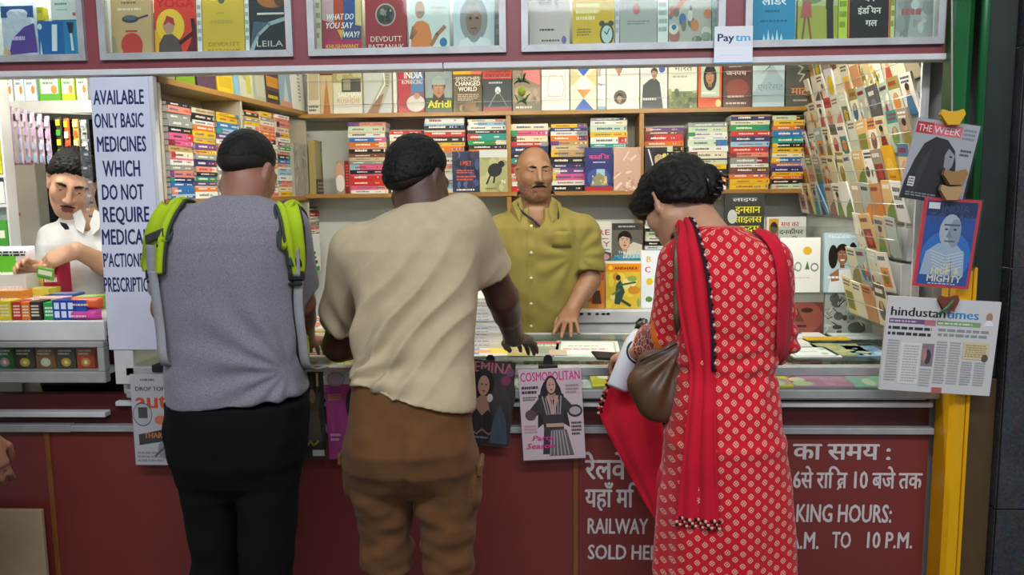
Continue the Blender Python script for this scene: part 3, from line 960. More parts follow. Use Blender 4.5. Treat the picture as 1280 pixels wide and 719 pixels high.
# ------------------------------------------------------------------ top row on the rear shelf
Yt = 3.618
zt0 = ZTOP + 0.0008
HT = 0.205
CREAM = 'ece7d8'
top_row = [
 (385, 401, 'd8d4c4', [('r', 0.1, 0.3, 0.9, 0.9, 'bcae8a'), ('b', 0.1, 0.05, 0.9, 0.2, '5c5648', 2)], 'buff book standing in the corner of the top shelf'),
 (401, 417, 'cdb98c', [('p', [(0.2, 0), (0.8, 0), (0.5, 0.8)], 'b7774e'), ('r', 0, 0.84, 1, 1, '6a2f28')], 'tan narrow cover with a reddish cone, near the corner'),
 (417, 454, 'd9d6b6', [('r', 0, 0.66, 1, 1, 'a9a06c'), ('r', 0.3, 0.46, 0.95, 0.74, '4a4a44'), ('r', 0.35, 0.5, 0.6, 0.72, '9a9880'), ('t', 'SALMAN', 0.55, 0.36, 0.09, 'f4f2ea', 'c', 1, 0.8), ('t', 'RUSHDIE', 0.52, 0.23, 0.09, 'c98a86', 'c', 0, 0.8), ('r', 0, 0, 1, 0.2, 'e6e4da')] + scatter(2, 8, ['8d8a60', 'c3bd90'], 0, 0.7, 1, 0.98, 0.04, 0.1),
 'pale olive cover with two author name lines on the top shelf'),
 (455, 491, 'c2c5c0', [('p', [(0.1, 0), (0.55, 0), (0.95, 0.62), (0.95, 1), (0.75, 1), (0.62, 0.6)], 'a9ab95'), ('p', [(0.1, 0), (0.5, 0), (0.72, 0.42), (0.55, 0.36)], '8a6a52'), ('l', [(0.7, 0.95), (0.75, 0.62), (0.45, 0.3)], 0.005, 'e9ebe4'), ('b', 0.78, 0.55, 0.9, 0.95, '6f7a58', 7)], 'silvery cover with a leaning tower on the top shelf'),
 (492, 497, 'e4e2d8', [], 'thin white book edge between a silvery and a red cover'),
 (498, 531, 'a5343a', [('r', 0.5, 0.45, 1, 1, '4d76a4'), ('p', [(0.5, 0.45), (1, 0.45), (1, 0.2), (0.3, 0.1)], '7c5a6a'), ('t', 'INDIA', 0.58, 0.74, 0.15, 'f0ece6', 'c', 1, 0.72), ('t', 'ROMANCING', 0.54, 0.62, 0.09, 'e6dcd8', 'c', 1, 0.8), ('e', 0.68, 0.2, 0.36, 0.18, 'd6d2ca'), ('e', 0.72, 0.36, 0.12, 0.07, 'b28b74')], 'red and blue cover with a figure in white on the top shelf'),
 (532, 566, '8c9896', [('r', 0, 0.0, 1, 0.32, '2c4a34')] + face_art(0.5, 0.52, 0.2, 'a97756', '2a2420', 0.66, hat='9fb0ac') + [('p', [(0.25, 0.2), (0.75, 0.2), (0.7, 0.42), (0.5, 0.3), (0.3, 0.42)], '2a221e'), ('t', 'Afridi', 0.52, 0.1, 0.16, 'f0e61e', 'c', 2, 0.88)], 'helmeted batsman cover with a bright yellow title'),
 (567, 603, '54452f', [('r', 0.0, 0.82, 0.62, 0.92, 'e2a31c'), ('r', 0.62, 0.82, 1, 0.92, 'd8684a'), ('t', 'SPEECHES', 0.5, 0.68, 0.09, 'd9cfc0', 'c', 1, 0.85), ('t', 'CHANGED', 0.5, 0.57, 0.1, 'f3efe4', 'c', 1, 0.88), ('t', 'WORLD', 0.5, 0.45, 0.1, 'f3efe4', 'c', 1, 0.65), ('b', 0.15, 0.24, 0.9, 0.4, 'b9ac94', 4)] + scatter(6, 12, ['7a6238', '9d7f42', '3a3020'], 0, 0, 1, 0.22, 0.04, 0.1), 'brown cover titled with famous speeches on the top shelf'),
 (604, 640, '2b3638', [('r', 0, 0.7, 1, 1, 'c33a34'), ('t', 'MOSSAD', 0.5, 0.86, 0.09, '231a1a', 'c', 1, 0.86), ('t', 'EXODUS', 0.5, 0.74, 0.09, '231a1a', 'c', 1, 0.86), ('b', 0.2, 0.6, 0.8, 0.66, 'c7ccc8', 1), ('e', 0.52, 0.46, 0.1, 0.08, 'cfdcd8'), ('l', [(0.52, 0.46), (0.2, 0.1)], 0.004, '8d9c98'), ('l', [(0.52, 0.46), (0.85, 0.1)], 0.004, '7a8884'), ('r', 0, 0, 1, 0.1, '8a3c36')], 'black and red cover with a light burst on the top shelf'),
 (641, 676, '9c8a78', [('r', 0, 0.5, 1, 1, '8a7a66'), ('p', [(0.4, 0.7), (1, 0.55), (1, 1), (0.35, 1)], 'd8837e'), ('r', 0, 0, 1, 0.16, '6d6a5a'), ('b', 0.1, 0.04, 0.9, 0.12, 'd9d4c4', 1)] + scatter(12, 10, ['b09a84', '74685a', 'a7836e'], 0, 0.16, 1, 0.5, 0.05, 0.12), 'brownish photo cover behind the hanging lemon charm'),
 (677, 712, 'f0eee6', [('l', [(0.25, 0.3), (0.75, 0.3), (0.82, 0.5), (0.75, 0.72), (0.3, 0.75), (0.2, 0.5), (0.25, 0.3)], 0.0018, '9a9a92'), ('l', [(0.3, 0.25), (0.85, 0.25), (0.85, 0.85)], 0.0016, 'b0aea2'), ('e', 0.5, 0.52, 0.2, 0.12, 'f6f4ee')], 'white cover with a faint line drawing on the top shelf'),
 (713, 746, 'efe6d0', [('p', [(0.1, 1), (0.9, 1), (0.5, 0.72)], '3e66b8'), ('p', [(0.15, 0.0), (0.9, 0.0), (0.5, 0.25)], '3e66b8'), ('p', [(0.25, 0.44), (0.8, 0.44), (0.5, 0.25)], 'd09a5c'), ('p', [(0.0, 0.9), (0.4, 0.72), (0.0, 0.5)], 'eecf96'), ('p', [(1.0, 0.9), (0.6, 0.72), (1.0, 0.5)], 'eecf96'), ('e', 0.52, 0.58, 0.24, 0.14, 'f6f0e4')], 'hourglass patterned cover in blue and orange'),
 (758, 799, 'f1efe4', face_art(0.38, 0.86, 0.10, 'b08a70', asp=0.78) + [('e', 0.42, 0.26, 0.2, 0.155, '5d5650')] + face_art(0.4, 0.24, 0.085, 'c5a68e', asp=0.78), 'white cover bearing two round portraits on the top shelf'),
 (800, 834, 'dfe4de', [('r', 0, 0.85, 1, 1, 'eef0ea'), ('b', 0.1, 0.9, 0.9, 0.97, '7d8488', 1), ('p', [(0.05, 0), (0.85, 0), (0.72, 0.55), (0.55, 0.66), (0.35, 0.62), (0.1, 0.5)], '3a403e')] + face_art(0.52, 0.74, 0.10, 'b58f78', '4a342a', 0.66) + [('e', 0.8, 0.84, 0.12, 0.08, '3f5fa0'), ('b', 0.1, 0.16, 0.7, 0.26, 'eceae4', 1)], 'cover of a man in a dark coat leaning forward'),
 (835, 871, 'e2e6d4', [('t', 'भारत', 0.5, 0.79, 0.12, '3c4a38', 'c', 0, 0.66), ('b', 0.15, 0.64, 0.85, 0.7, '93a090', 1), ('r', 0, 0, 1, 0.36, '6d7a4e')] + scatter(7, 20, ['4d5a3a', '8c9a62', 'a7b07c', '39452e'], 0, 0, 1, 0.42, 0.03, 0.08), 'pale green cover with leafy lower half on the top shelf'),
 (872, 902, 'c9542c', [('r', 0.12, 0.22, 0.9, 0.95, 'b9cdb8')] + face_art(0.5, 0.66, 0.16, 'b27d58', '171210', 0.6, long=True) + [('b', 0.15, 0.28, 0.8, 0.36, 'efe6d8', 1), ('e', 0.85, 0.1, 0.12, 0.08, 'e9d48a')], 'orange framed cover of a long-haired woman'),
 (903, 939, '4a2d28', [('e', 0.5, 0.42, 0.4, 0.2, '7c3a30'), ('t', 'जनपथ', 0.45, 0.7, 0.1, 'e9ddd0', 'c', 1, 0.7), ('b', 0.2, 0.86, 0.7, 0.93, 'cfc2b4', 1), ('b', 0.15, 0.2, 0.85, 0.28, 'e6dacb', 1), ('b', 0.1, 0.06, 0.9, 0.13, 'cfc2b4', 1)], 'dark brown cover with pale title on the top shelf'),
 (940, 980, 'b9cdd2', [('p', [(0, 0.3), (0.3, 0.52), (0.62, 0.95), (0.75, 0.75), (1, 0.55), (1, 0.1), (0, 0.1)], '9db4bc'), ('p', [(0.0, 0.55), (0.55, 0.85), (0.62, 0.95), (0.3, 0.72)], '53686c'), ('t', 'एवरेस्ट'.replace('स्ट', 'सट'), 0.55, 0.36, 0.13, '74868a', 'c', 0, 0.8)], 'icy blue mountain cover on the top shelf'),
 (981, 1020, '4a4d46', [('l', [(0.4, 0.85), (0.55, 0.8), (0.4, 0.68), (0.6, 0.66), (0.45, 0.52)], 0.006, 'b9b9a8'), ('t', 'माटी', 0.48, 0.24, 0.16, 'cf8a62', 'c', 1, 0.62), ('b', 0.25, 0.1, 0.75, 0.16, 'b5b3a6', 1)], 'dark grey cover with an orange title on the top shelf'),
]
for (a, b, base, sh, lab) in top_row:
 pa, pb = P(a, 150, Yt), P(b, 150, Yt)
 r = random.Random(a)
 stand_book(pb.x - pa.x - 0.002, HT * r.uniform(0.97, 1.02), 0.02 + 0.008 * r.random(), base, sh, lab, ((pa.x + pb.x) / 2, Yt + 0.0005 * (a % 3), zt0), lean=0.05, group='books on the top rear shelf')
pa, pb = P(747, 150, Yt), P(757, 150, Yt)
o = MB().box((-0.018, 0, 0), (0.018, 0.003, 0.2), 'f2f2ee').art([('r', 0.1, 0.72, 0.25, 0.97, 'c98f80'), ('r', 0.3, 0.72, 0.4, 0.97, '8fa6b8'), ('t', 'Pay', 0.06, 0.52, 0.06, '24376b', 'l', 1, 0.5), ('t', 'tm', 0.58, 0.52, 0.06, '3fa9d8', 'l', 1, 0.38), ('r', 0, 0, 1, 0.07, '9ab8c0')], 0.036, 0.2, O=(-0.018, 0, 0)).build('payment_card', INK, loc=((pa.x + pb.x) / 2, Yt - 0.006, zt0), rot=(-0.05, 0, 0))
tag(o, 'narrow white payment card propped between covers on the top shelf', 'card')
for k, (pl, pr, zz) in enumerate((((382, 103), (1020, 87), 0), ((382, 132), (1020, 118), 0))):
 Yc = 3.585
 o = MB().tube([P(*pl, Yc), P(*pr, Yc)], 0.0011, n=5).build('cord', M_wire)
 tag(o, ['upper', 'lower'][k] + ' thin cord stretched across the top row of covers', 'cord')
# ------------------------------------------------------------------ left bookcase
bc = tag(empty('bookcase'), 'plywood bookcase along the side wall behind the grey shirt, packed with paperbacks', 'bookcase')
bc.matrix_world = FR_LEFT
ul0 = on_left(200, 170)[0]
ul1, ul2 = on_left(304, 200)[0], on_left(383, 200)[0]
zl_top, zl_mid = 1.960, 1.580
uend = 1.20
for z in (zl_top, zl_mid):
 MB().box((ul0, 0, z - 0.018), (uend, 0.15, z)).build('shelf_board', M_ply, bc)
 MB().box((ul0, -0.006, z - 0.018), (uend, 0, z + 0.0005), bev=0.001).build('edge_band', M_wood, bc)
for u in (ul0 + 0.008, ul1, ul2):
 MB().box((u - 0.008, -0.003, zl_mid + 0.0006), (u + 0.008, 0.15, zl_top - 0.0186), bev=0.001).build('divider', M_ply, bc)
for u in (ul0 + 0.008, ul1, ul2):
 MB().box((u - 0.008, -0.003, 1.10), (u + 0.008, 0.15, zl_mid - 0.0186), bev=0.001).build('divider', M_ply, bc)
MB().box((ul0, 0.150, 1.10), (uend, 0.156, zl_top)).build('back_panel', M_ply, bc)
MB().box((ul0, 0, 1.215), (uend, 0.15, 1.233)).build('shelf_board', M_ply, bc)
G4 = 'piles in the left bookcase'
piles_left = [
 (209, 240, 122, 'bookcase pile by the white board', ['blue', 'blue', 'blue', 'navy', 'salmon', 'grey', 'white', 'cream', 'tan', 'pink', 'pink', 'black', 'grey', 'grey', 'salmon', 'black', 'salmon', 'pink', 'pale blue', 'navy', 'purple'], 21),
 (241, 270, 136, 'second bookcase pile from the white board', ['white', 'orange', 'purple', 'green', 'black', 'salmon', 'navy', 'grey', 'yellow', 'purple', 'yellow', 'yellow', 'orange', 'white', 'black', 'beige', 'white', 'grey', 'pale green'], 22),
 (271, 300, 140, 'third bookcase pile from the white board', ['white', 'grey', 'brown', 'cream', 'grey', 'white', 'navy', 'white', 'salmon', 'salmon', 'white', 'purple', 'pale blue', 'blue', 'yellow', 'yellow'], 23),
 (307, 326, 140, 'first pile past the bookcase divider', ['orange', 'white', 'yellow', 'grey', 'black', 'cream', 'white', 'beige', 'grey', 'white', 'grey', 'green'], 24),
 (327, 345, 141, 'second pile past the bookcase divider', ['salmon', 'white', 'grey', 'yellow', 'black', 'cream', 'orange', 'red', 'red', 'white', 'white', 'red', 'orange', 'orange'], 25),
 (346, 363, 140, 'third pile past the bookcase divider', ['yellow', 'cream', 'salmon', 'salmon', 'white', 'pale blue', 'pale blue', 'salmon', 'blue', 'black', 'salmon', 'green', 'grey', 'white'], 26),
]
for (a, b, top, where, cols, sd) in piles_left:
 ua, z = on_left(a, top)
 ub, _ = on_left(b, top)
 pile(FR_LEFT, (ua + ub) / 2, zl_mid + 0.0008, z, where, G4, cols, L=(ub - ua) * 0.965, D=0.125, seed=sd, depth=0.003, tmin=0.013, tmax=0.024)
ua, z = on_left(365, 180)
ub, _ = on_left(380, 180)
m = book_mesh(ub - ua, z - zl_mid, 0.02, 'b9b4a4', streaks(9, 24, ['e9e9e4', '8f8a7c', 'd9d6cc', '6f6a60'], wd=0.006))
o = link('book', m)
o.matrix_world = FR_LEFT @ Matrix.Translation(((ua + ub) / 2, -0.004, zl_mid + 0.0008))
tag(o, 'shiny plastic-wrapped book standing at the end of the side shelf', 'book')
MB().box((-(ub - ua) / 2 - 0.003, -0.004, -0.0), ((ub - ua) / 2 + 0.003, -0.003, z - zl_mid + 0.004)).build('plastic_sleeve', M_clearfilm, o)
ua, z = on_left(388, 175, -0.01)
ub, _ = on_left(415, 175, -0.01)
o = link('book', book_mesh(ub - ua, z - zl_mid, 0.03, 'a99a62', [('r', 0.35, 0.55, 1, 1, '3f7f6a'), ('r', 0.4, 0.6, 0.95, 0.8, '8fae3a'), ('r', 0.35, 0.3, 1, 0.55, '7c5c52'), ('r', 0, 0.0, 1, 0.3, '57382e'), ('p', [(0, 0.3), (0.35, 0.3), (0.35, 1), (0, 1)], 'b9a878'), ('b', 0.1, 0.06, 0.95, 0.26, 'c9c2b6', 3)]))
o.matrix_world = FR_LEFT @ Matrix.Translation(((ua + ub) / 2, -0.012, zl_mid + 0.0008)) @ Matrix.Rotation(0.12, 4, 'Z')
tag(o, 'gift book with a green and yellow cover standing in the shelf corner', 'book')
G5 = 'piles low in the shelf corner'
for (a, b, top, bot, where, cols, sd) in ((386, 400, 262, 296, 'low pile beneath the side shelf', ['orange', 'grey', 'salmon', 'white', 'brown', 'red', 'grey', 'cream'], 31), (401, 419, 258, 296, 'low pile tucked in the corner', ['blue', 'pale blue', 'red', 'orange', 'black', 'salmon', 'pink', 'salmon'], 32)):
 ua, z1_ = on_left(a, top, 0.01)
 ub, _ = on_left(b, top, 0.01)
 _, z0_ = on_left(a, bot, 0.01)
 pile(FR_LEFT, (ua + ub) / 2, 1.234, z1_, where, G5, cols + ['white', 'black', 'cream', 'salmon', 'tan', 'white', 'red', 'brown'], L=(ub - ua) * 0.97, D=0.12, seed=sd, depth=0.012, tmin=0.014, tmax=0.024)
ua, z = on_left(383, 294, -0.02)
ub, _ = on_left(399, 294, -0.02)
o = link('book', book_mesh(ub - ua, z - 1.234, 0.016, 'e9ebe6', [('t', '3', 0.4, 0.78, 0.13, '1c1c1c'), ('l', [(0.35, 0.55), (0.6, 0.5), (0.4, 0.42), (0.65, 0.36)], 0.008, '222'), ('r', 0.2, 0.0, 0.9, 0.12, '2f8a3c'), ('e', 0.6, 0.24, 0.18, 0.05, '2a2a2a')]))
o.matrix_world = FR_LEFT @ Matrix.Translation(((ua + ub) / 2, -0.022, 1.234))
tag(o, 'white cover with a big numeral three, low in the corner', 'book')
top_left = [(205, 224, '8d8a72', [('b', 0.1, 0.3, 0.9, 0.6, '6a6858', 2)], 'greyish olive book, first on top of the bookcase'),
   (225, 249, '8fb81f', [('r', 0, 0, 1, 0.2, '6f9418')], 'lime green book on top of the bookcase'),
   (251, 275, '4b3346', [('t', 'MY LIFE', 0.5, 0.3, 0.12, 'e6dfe0', 'c', 1, 0.8)], 'dark plum book on top of the bookcase'),
   (276, 296, 'd9bb2e', [('r', 0.1, 0.1, 0.9, 0.3, 'c7a51e')], 'mustard yellow book on top of the bookcase'),
   (297, 303, '7fb4cc', [], 'narrow sky blue book on top of the bookcase'),
   (304, 321, 'c9c8b4', [('e', 0.45, 0.55, 0.3, 0.2, '9fae8a'), ('r', 0.5, 0.1, 0.8, 0.6, 'c6c14a')], 'pale cover with yellow-green smudge on top of the bookcase'),
   (323, 336, 'a9b4a0', [('r', 0.1, 0.1, 0.9, 0.5, 'c3c0ae'), ('b', 0.1, 0.6, 0.9, 0.8, '6a7468', 2)], 'sage cover next to a black and yellow one'),
   (337, 353, '4e3440', [('r', 0.05, 0.36, 0.95, 0.58, 'c8862a'), ('r', 0.05, 0.06, 0.95, 0.28, '17151a'), ('b', 0.1, 0.1, 0.9, 0.22, 'd8c23a', 1), ('t', 'श', 0.5, 0.7, 0.12, 'd9c9cc')], 'plum cover with yellow and black label bands'),
   (354, 368, '8faabb', [('p', [(0.2, 0), (0.8, 0), (0.55, 0.7)], 'c3cdd0'), ('r', 0, 0, 1, 0.14, 'c98e7e')], 'misty blue cover with a spire on the side shelf'),
   (369, 384, 'ecece6', [('b', 0.5, 0.2, 0.7, 0.9, '8f9090', 9)], 'white book at the end of the side shelf top row')]
for (a, b, base, sh, lab) in top_left:
 ua, _ = on_left(a, 110)
 ub, _ = on_left(b, 110)
 r = random.Random(a)
 me = book_mesh(abs(ub - ua) - 0.003, 0.2 * r.uniform(0.97, 1.02), 0.022, base, sh)
 o = link('book', me)
 o.matrix_world = FR_LEFT @ Matrix.Translation(((ua + ub) / 2, 0.012, zl_top + 0.0008)) @ Matrix.Rotation(-0.05, 4, 'X')
 tag(o, lab, 'book', 'books on top of the left bookcase')
# ------------------------------------------------------------------ rack of thin booklets on the right wall
NR = 9
rack = tag(empty('booklet_rack'), 'tall wire and acrylic booklet rack covering the side wall by the pillar', 'rack')
rack.matrix_world = FR_RIGHT
UL = 1.09
row_z = [2.035 - 0.112 * i for i in range(NR)]
row_out = [0.012, 0.012, 0.012, 0.014, 0.018, 0.026, 0.045, 0.060, 0.070]
row_u0 = [0, 0, 0, 0, 0, 0, 0.70, 0.70, 0.70]
MB().box((-0.01, -0.004, 1.135), (UL + 0.012, 0.004, 2.25)).build('back_panel', M_white_trim, rack)
for i in range(6, NR):
 MB().box((row_u0[i], -row_out[i] + 0.012, row_z[i] - 0.002), (UL, -0.0045, row_z[i] + 0.100)).build('step_block', M_white_trim, rack)
for i in range(NR):
 y0 = -row_out[i]
 MB().box((row_u0[i], y0 - 0.006, row_z[i] - 0.0025), (UL, y0 + 0.0115, row_z[i])).build('ledge', M_acrylic, rack)
 MB().tube([(row_u0[i], y0 - 0.030, row_z[i] + 0.064), (UL, y0 - 0.030, row_z[i] + 0.064)], 0.0014, n=6).build('wire', M_wire, rack)
MB().box((UL + 0.001, -0.02, 1.135), (UL + 0.012, -0.0045, 2.25)).build('end_rail', M_white_trim, rack)
RW = ['top', 'second', 'third', 'fourth', 'fifth', 'sixth', 'seventh', 'eighth', 'lowest']
PAL = ['e8e0c4', 'd9cfae', 'efe9da', 'c9b98a', 'd6c9b4', 'e0d49a', 'cfd6c4', 'b9a98c', 'a8b4ac', 'e6ddd0', 'd7b27a', 'c08a5e', 'efeee8', '9c8f7c', 'd8d0bb']
ACC = ['c9542c', 'd8b02a', '8a2f2a', '3f6a8c', '6d8a4a', '7a5a48', 'd98a3c', 'b0443a', '5a5a55', 'c87f6a', '2f7f7a', '8c7f3a']
def booklet_art(r, base):
 o = []
 k = r.random()
 a, b = r.choice(ACC), r.choice(ACC)
 if k < 0.22:
  o += [('r', 0, 0.7, 1, 1, a), ('e', 0.5, 0.38, 0.3, 0.24, b), ('e', 0.5, 0.5, 0.13, 0.1, 'c79a78')]
 elif k < 0.42:
  o += [('p', [(0.1, 0.0), (0.9, 0.0), (0.7, 0.5), (0.3, 0.5)], a), ('e', 0.5, 0.6, 0.16, 0.13, 'c09070'), ('e', 0.5, 0.68, 0.18, 0.09, '2a221c')]
 elif k < 0.6:
  o += [('r', 0.12, 0.12, 0.88, 0.62, b), ('e', 0.5, 0.36, 0.24, 0.17, a)]
 elif k < 0.75:
  o += scatter(r.randint(0, 999), 9, [a, b, 'd9c9a0', 'efe6d0'], 0.02, 0.05, 0.98, 0.7, 0.05, 0.14)
 elif k < 0.87:
  o += [('p', [(0, 0), (1, 0), (1, 0.55), (0.3, 0.3)], a)]
 o += [('b', 0.12, 0.76, 0.88, 0.95, r.choice(['3a2a22', '7a1f1f', '2a3f5a', 'efe9dc']), r.choice([1, 2]))]
 return o
nb = 12
for i in range(NR):
 for j in range(nb):
  r = random.Random(i * 100 + j)
  u = UL * (j + 0.5) / nb
  if u < row_u0[i] + 0.03:
   continue
  base = r.choice(PAL)
  sh = booklet_art(r, base)
  special = {(1, 3): ('dcdce6', [('e', 0.55, 0.52, 0.36, 0.3, 'e8c400')], 'white yellow-oval booklet'), (2, 8): ('4a4a48', [('b', 0.2, 0.7, 0.8, 0.9, 'd0cec4', 1), ('e', 0.5, 0.5, 0.25, 0.14, '5f6f7f')], 'charcoal booklet'),
    (4, 10): ('e0a820', [('e', 0.5, 0.5, 0.3, 0.22, 'e8be4a'), ('b', 0.2, 0.1, 0.8, 0.3, 'b85a20', 2)], 'mustard booklet'), (5, 3): ('2f7fb4', [('p', [(0.1, 1), (0.9, 0), (1, 0.2), (0.3, 1)], 'dfe9ee'), ('p', [(0, 0.5), (0.6, 0), (0, 0)], '1f2a33')], 'steel blue booklet'),
    (5, 11): ('efefec', [('b', 0.15, 0.3, 0.85, 0.9, '222', 3)], 'white booklet, three black lines,'), (7, 0): ('5aa83a', [('r', 0.6, 0, 1, 1, 'cfd8c8')], 'fresh green booklet')}.get((i, j))
  h = r.uniform(0.126, 0.140)
  wb = UL / nb * r.uniform(0.86, 0.99)
  if special:
   base, sh = special[0], special[1]
  m = MB()
  t = r.choice([0.004, 0.005, 0.007])
  m.box((-wb / 2, 0, 0), (wb / 2, t, h), base)
  m.art(sh, wb, h, O=(-wb / 2, 0, 0))
  o = link('booklet', m.mesh('booklet', GLOSS))
  tilt = -0.26 + r.uniform(-0.05, 0.05)
  o.matrix_world = FR_RIGHT @ Matrix.Translation((u + r.uniform(-0.003, 0.003), -row_out[i] - 0.002, row_z[i] + 0.0065)) @ Matrix.Rotation(r.uniform(-0.07, 0.07), 4, 'Y') @ Matrix.Rotation(-tilt, 4, 'X') @ Matrix.Rotation(r.uniform(-0.02, 0.02), 4, 'Z')
  side = f'{NUMW[j]} from the rear corner' if j < 5 else (f'{["first", "second", "third", "fourth", "fifth", "sixth", "seventh"][nb - 1 - j]} from the pillar end')
  nm = special[2] if special else ('pale booklet' if sum(lin(base)) > 1.2 else 'tan booklet')
  tag(o, f'{nm} in the {RW[i]} rack row, {side}', 'booklet', 'booklets in the wall rack')
# ------------------------------------------------------------------ white cabinet and risers under the rear shelf
cab = tag(empty('low_cabinet', (0, 3.37, 0.10)), 'white low cabinet along the back wall behind the clerk', 'cabinet')
ztc = P(760, 388, 3.37).z - 0.10
xa_, xb_ = -0.95, P(868, 388, 3.3).x
MB().box((xa_, 0.01, 0), (xb_, 0.42, ztc - 0.06), bev=0.004).build('body', M_white_trim, cab)
MB().box((xa_ - 0.005, 0, ztc - 0.058), (xb_ + 0.005, 0.425, ztc), bev=0.006).build('top', M_white_trim, cab)
m = MB()
for px in (728, 738, 748, 756, 762):
 x = P(px, 390, 3.3).x
 m.box((x - 0.008, -0.0015, ztc - 0.020), (x + 0.006, 0.0005, ztc - 0.011))
m.build('slot', M_black, cab)
ztop = ztc + 0.10
rs = MB().box((P(700, 330, 3.52).x, 3.52, ztop + 0.0008), (xb_ - 0.01, 3.74, P(760, 326.5, 3.52).z), bev=0.004).build('riser_box', M_white_trim)
tag(rs, 'white riser box on the low cabinet carrying the upper display books', 'box')
zr = P(760, 326.5, 3.52).z + 0.001
r2x0, r2x1 = P(885, 330, 3.5).x, P(1006, 330, 3.5).x
rs2 = MB().box((r2x0, 3.45, 0.102), (r2x1, 3.76, 1.32), bev=0.004).build('riser_cabinet', M_white_trim)
tag(rs2, 'plain white cupboard behind the woman in red, beneath the rear shelf', 'cabinet')
front_cover(712, 764, 277, 326, 3.53, 'e9e9e2', [('t', 'EMPIRE', 0.98, 0.66, 0.14, 'b23a34', 'r', 0, 0.92), ('t', 'RY', 0.98, 0.36, 0.14, 'b23a34', 'r', 0, 0.36), ('b', 0.55, 0.54, 0.95, 0.59, '7a6a5a', 1), ('p', [(0.55, 0), (1, 0), (1, 0.2), (0.8, 0.26), (0.62, 0.12)], '3f4f42'), ('e', 0.86, 0.1, 0.1, 0.08, 'c98f9a'), ('b', 0.6, 0.25, 0.97, 0.32, '5a6a78', 1)],
   'white cover with red capitals next to the clerk, on the riser', z=zr)
front_cover(765, 803, 279, 326, 3.53, '66625c', [('r', 0, 0.82, 1, 1, '3a3a3a'), ('b', 0.2, 0.88, 0.85, 0.95, 'b5b5ae', 1), ('p', [(0.35, 0), (1, 0), (1, 0.42), (0.7, 0.5), (0.4, 0.3)], 'd9d2c4')] + face_art(0.42, 0.52, 0.22, 'dcb596', '1a1412', 0.8) + [('r', 0, 0.0, 1, 0.06, '3a7f9a'), ('t', 'THE BEST', 0.5, 0.19, 0.07, 'e9efe9', 'c', 0, 0.6), ('t', 'MISTAKES', 0.5, 0.06, 0.10, '46b4d4', 'c', 1, 0.86)],
   'cover of a young man resting his head above cyan title letters', z=zr)
front_cover(757, 801, 327, 382, 3.42, 'd9b93a', [('r', 0, 0.78, 1, 0.96, 'e58a1c'), ('t', 'ANDHAKA', 0.58, 0.83, 0.06, '2a1a10', 'c', 1, 0.66), ('e', 0.14, 0.87, 0.06, 0.05, 'f2d23a'), ('r', 0, 0.96, 1, 1, 'e9e4d0')] + scatter(15, 16, ['e6d04a', 'c98a2a', 'efe08a', '8fa04a'], 0, 0, 1, 0.76, 0.06, 0.14) + [('p', [(0.25, 0.1), (0.4, 0.08), (0.55, 0.35), (0.42, 0.62), (0.3, 0.5)], '2f4a44'), ('e', 0.36, 0.66, 0.07, 0.06, '2a2a22'), ('l', [(0.42, 0.5), (0.85, 0.56)], 0.008, '3a5a44'), ('l', [(0.4, 0.2), (0.7, 0.06)], 0.012, '2f4a44'), ('l', [(0.4, 0.4), (0.2, 0.3)], 0.008, '6a7a3a')],
   'yellow comic with a leaping figure under an orange banner', z=ztop + 0.001)
front_cover(716, 756, 330, 383, 3.425, 'c9762a', scatter(16, 14, ['e0a83a', 'a8502a', 'd98f4a', '7a8a5a'], smin=0.06, smax=0.15) + [('r', 0, 0.86, 1, 1, '8f2f2a'), ('p', [(0.6, 0.1), (0.9, 0.1), (0.85, 0.4), (0.65, 0.4)], '4a3028'), ('e', 0.75, 0.46, 0.09, 0.06, 'b5805a')], 'orange comic half hidden beside the clerk, on the low cabinet', z=ztop + 0.001)
front_cover(801, 838, 313, 382, 3.43, 'e6e9ea', [('t', 'B', 0.25, 0.8, 0.1, 'e0a82a'), ('t', 'C', 0.22, 0.62, 0.1, 'c9302a'), ('e', 0.3, 0.46, 0.12, 0.06, 'e6c22a'), ('e', 0.28, 0.15, 0.12, 0.05, '5a8a3a'), ('r', 0.75, 0.1, 0.9, 0.9, '7ab0cc')], 'tall white picture book with bright letters beside the red sleeve', z=ztop + 0.001)
pile(Matrix.Translation((0, 3.57, 0)), (P(806, 300, 3.57).x + P(842, 300, 3.57).x) / 2, zr, P(820, 252, 3.57).z, 'low pile under the bent head', 'pile under the woman\'s head', ['cream', 'orange', 'black', 'white', 'black', 'white', 'pale green', 'black', 'white', 'white', 'cream'], L=0.125, D=0.14, seed=41, tmin=0.012, tmax=0.022)
front_cover(905, 956, 241, 292, 3.50, '3a3c3a', [('t', 'लाइफ', 0.5, 0.86, 0.06, 'd9dcd4', 'c', 1, 0.6), ('t', 'इनसान', 0.58, 0.66, 0.12, 'e6e23a', 'c', 1, 0.62), ('t', 'साइलस', 0.58, 0.5, 0.11, 'e6e23a', 'c', 1, 0.7), ('t', 'कदम', 0.62, 0.34, 0.11, 'e6e23a', 'c', 1, 0.5), ('e', 0.2, 0.6, 0.12, 0.12, 'c9cfc9'), ('r', 0, 0, 1, 0.2, 'd98a3a')],
   'charcoal cover with slanting yellow title above the red shoulder', z=1.3215)
front_cover(958, 1008, 271, 300, 3.50, 'ecece8', [('r', 0.05, 0.35, 0.3, 0.95, 'd9a53a'), ('e', 0.18, 0.68, 0.1, 0.18, '3a2a20'), ('t', 'सच का', 0.58, 0.72, 0.14, 'c04a44', 'c', 1, 0.45), ('t', 'दनकीपर', 0.62, 0.5, 0.13, '232323', 'c', 1, 0.6), ('t', 'साहिल', 0.62, 0.28, 0.13, '232323', 'c', 1, 0.5)], 'low white cover with black and red title beyond the red shoulder', z=1.3215)
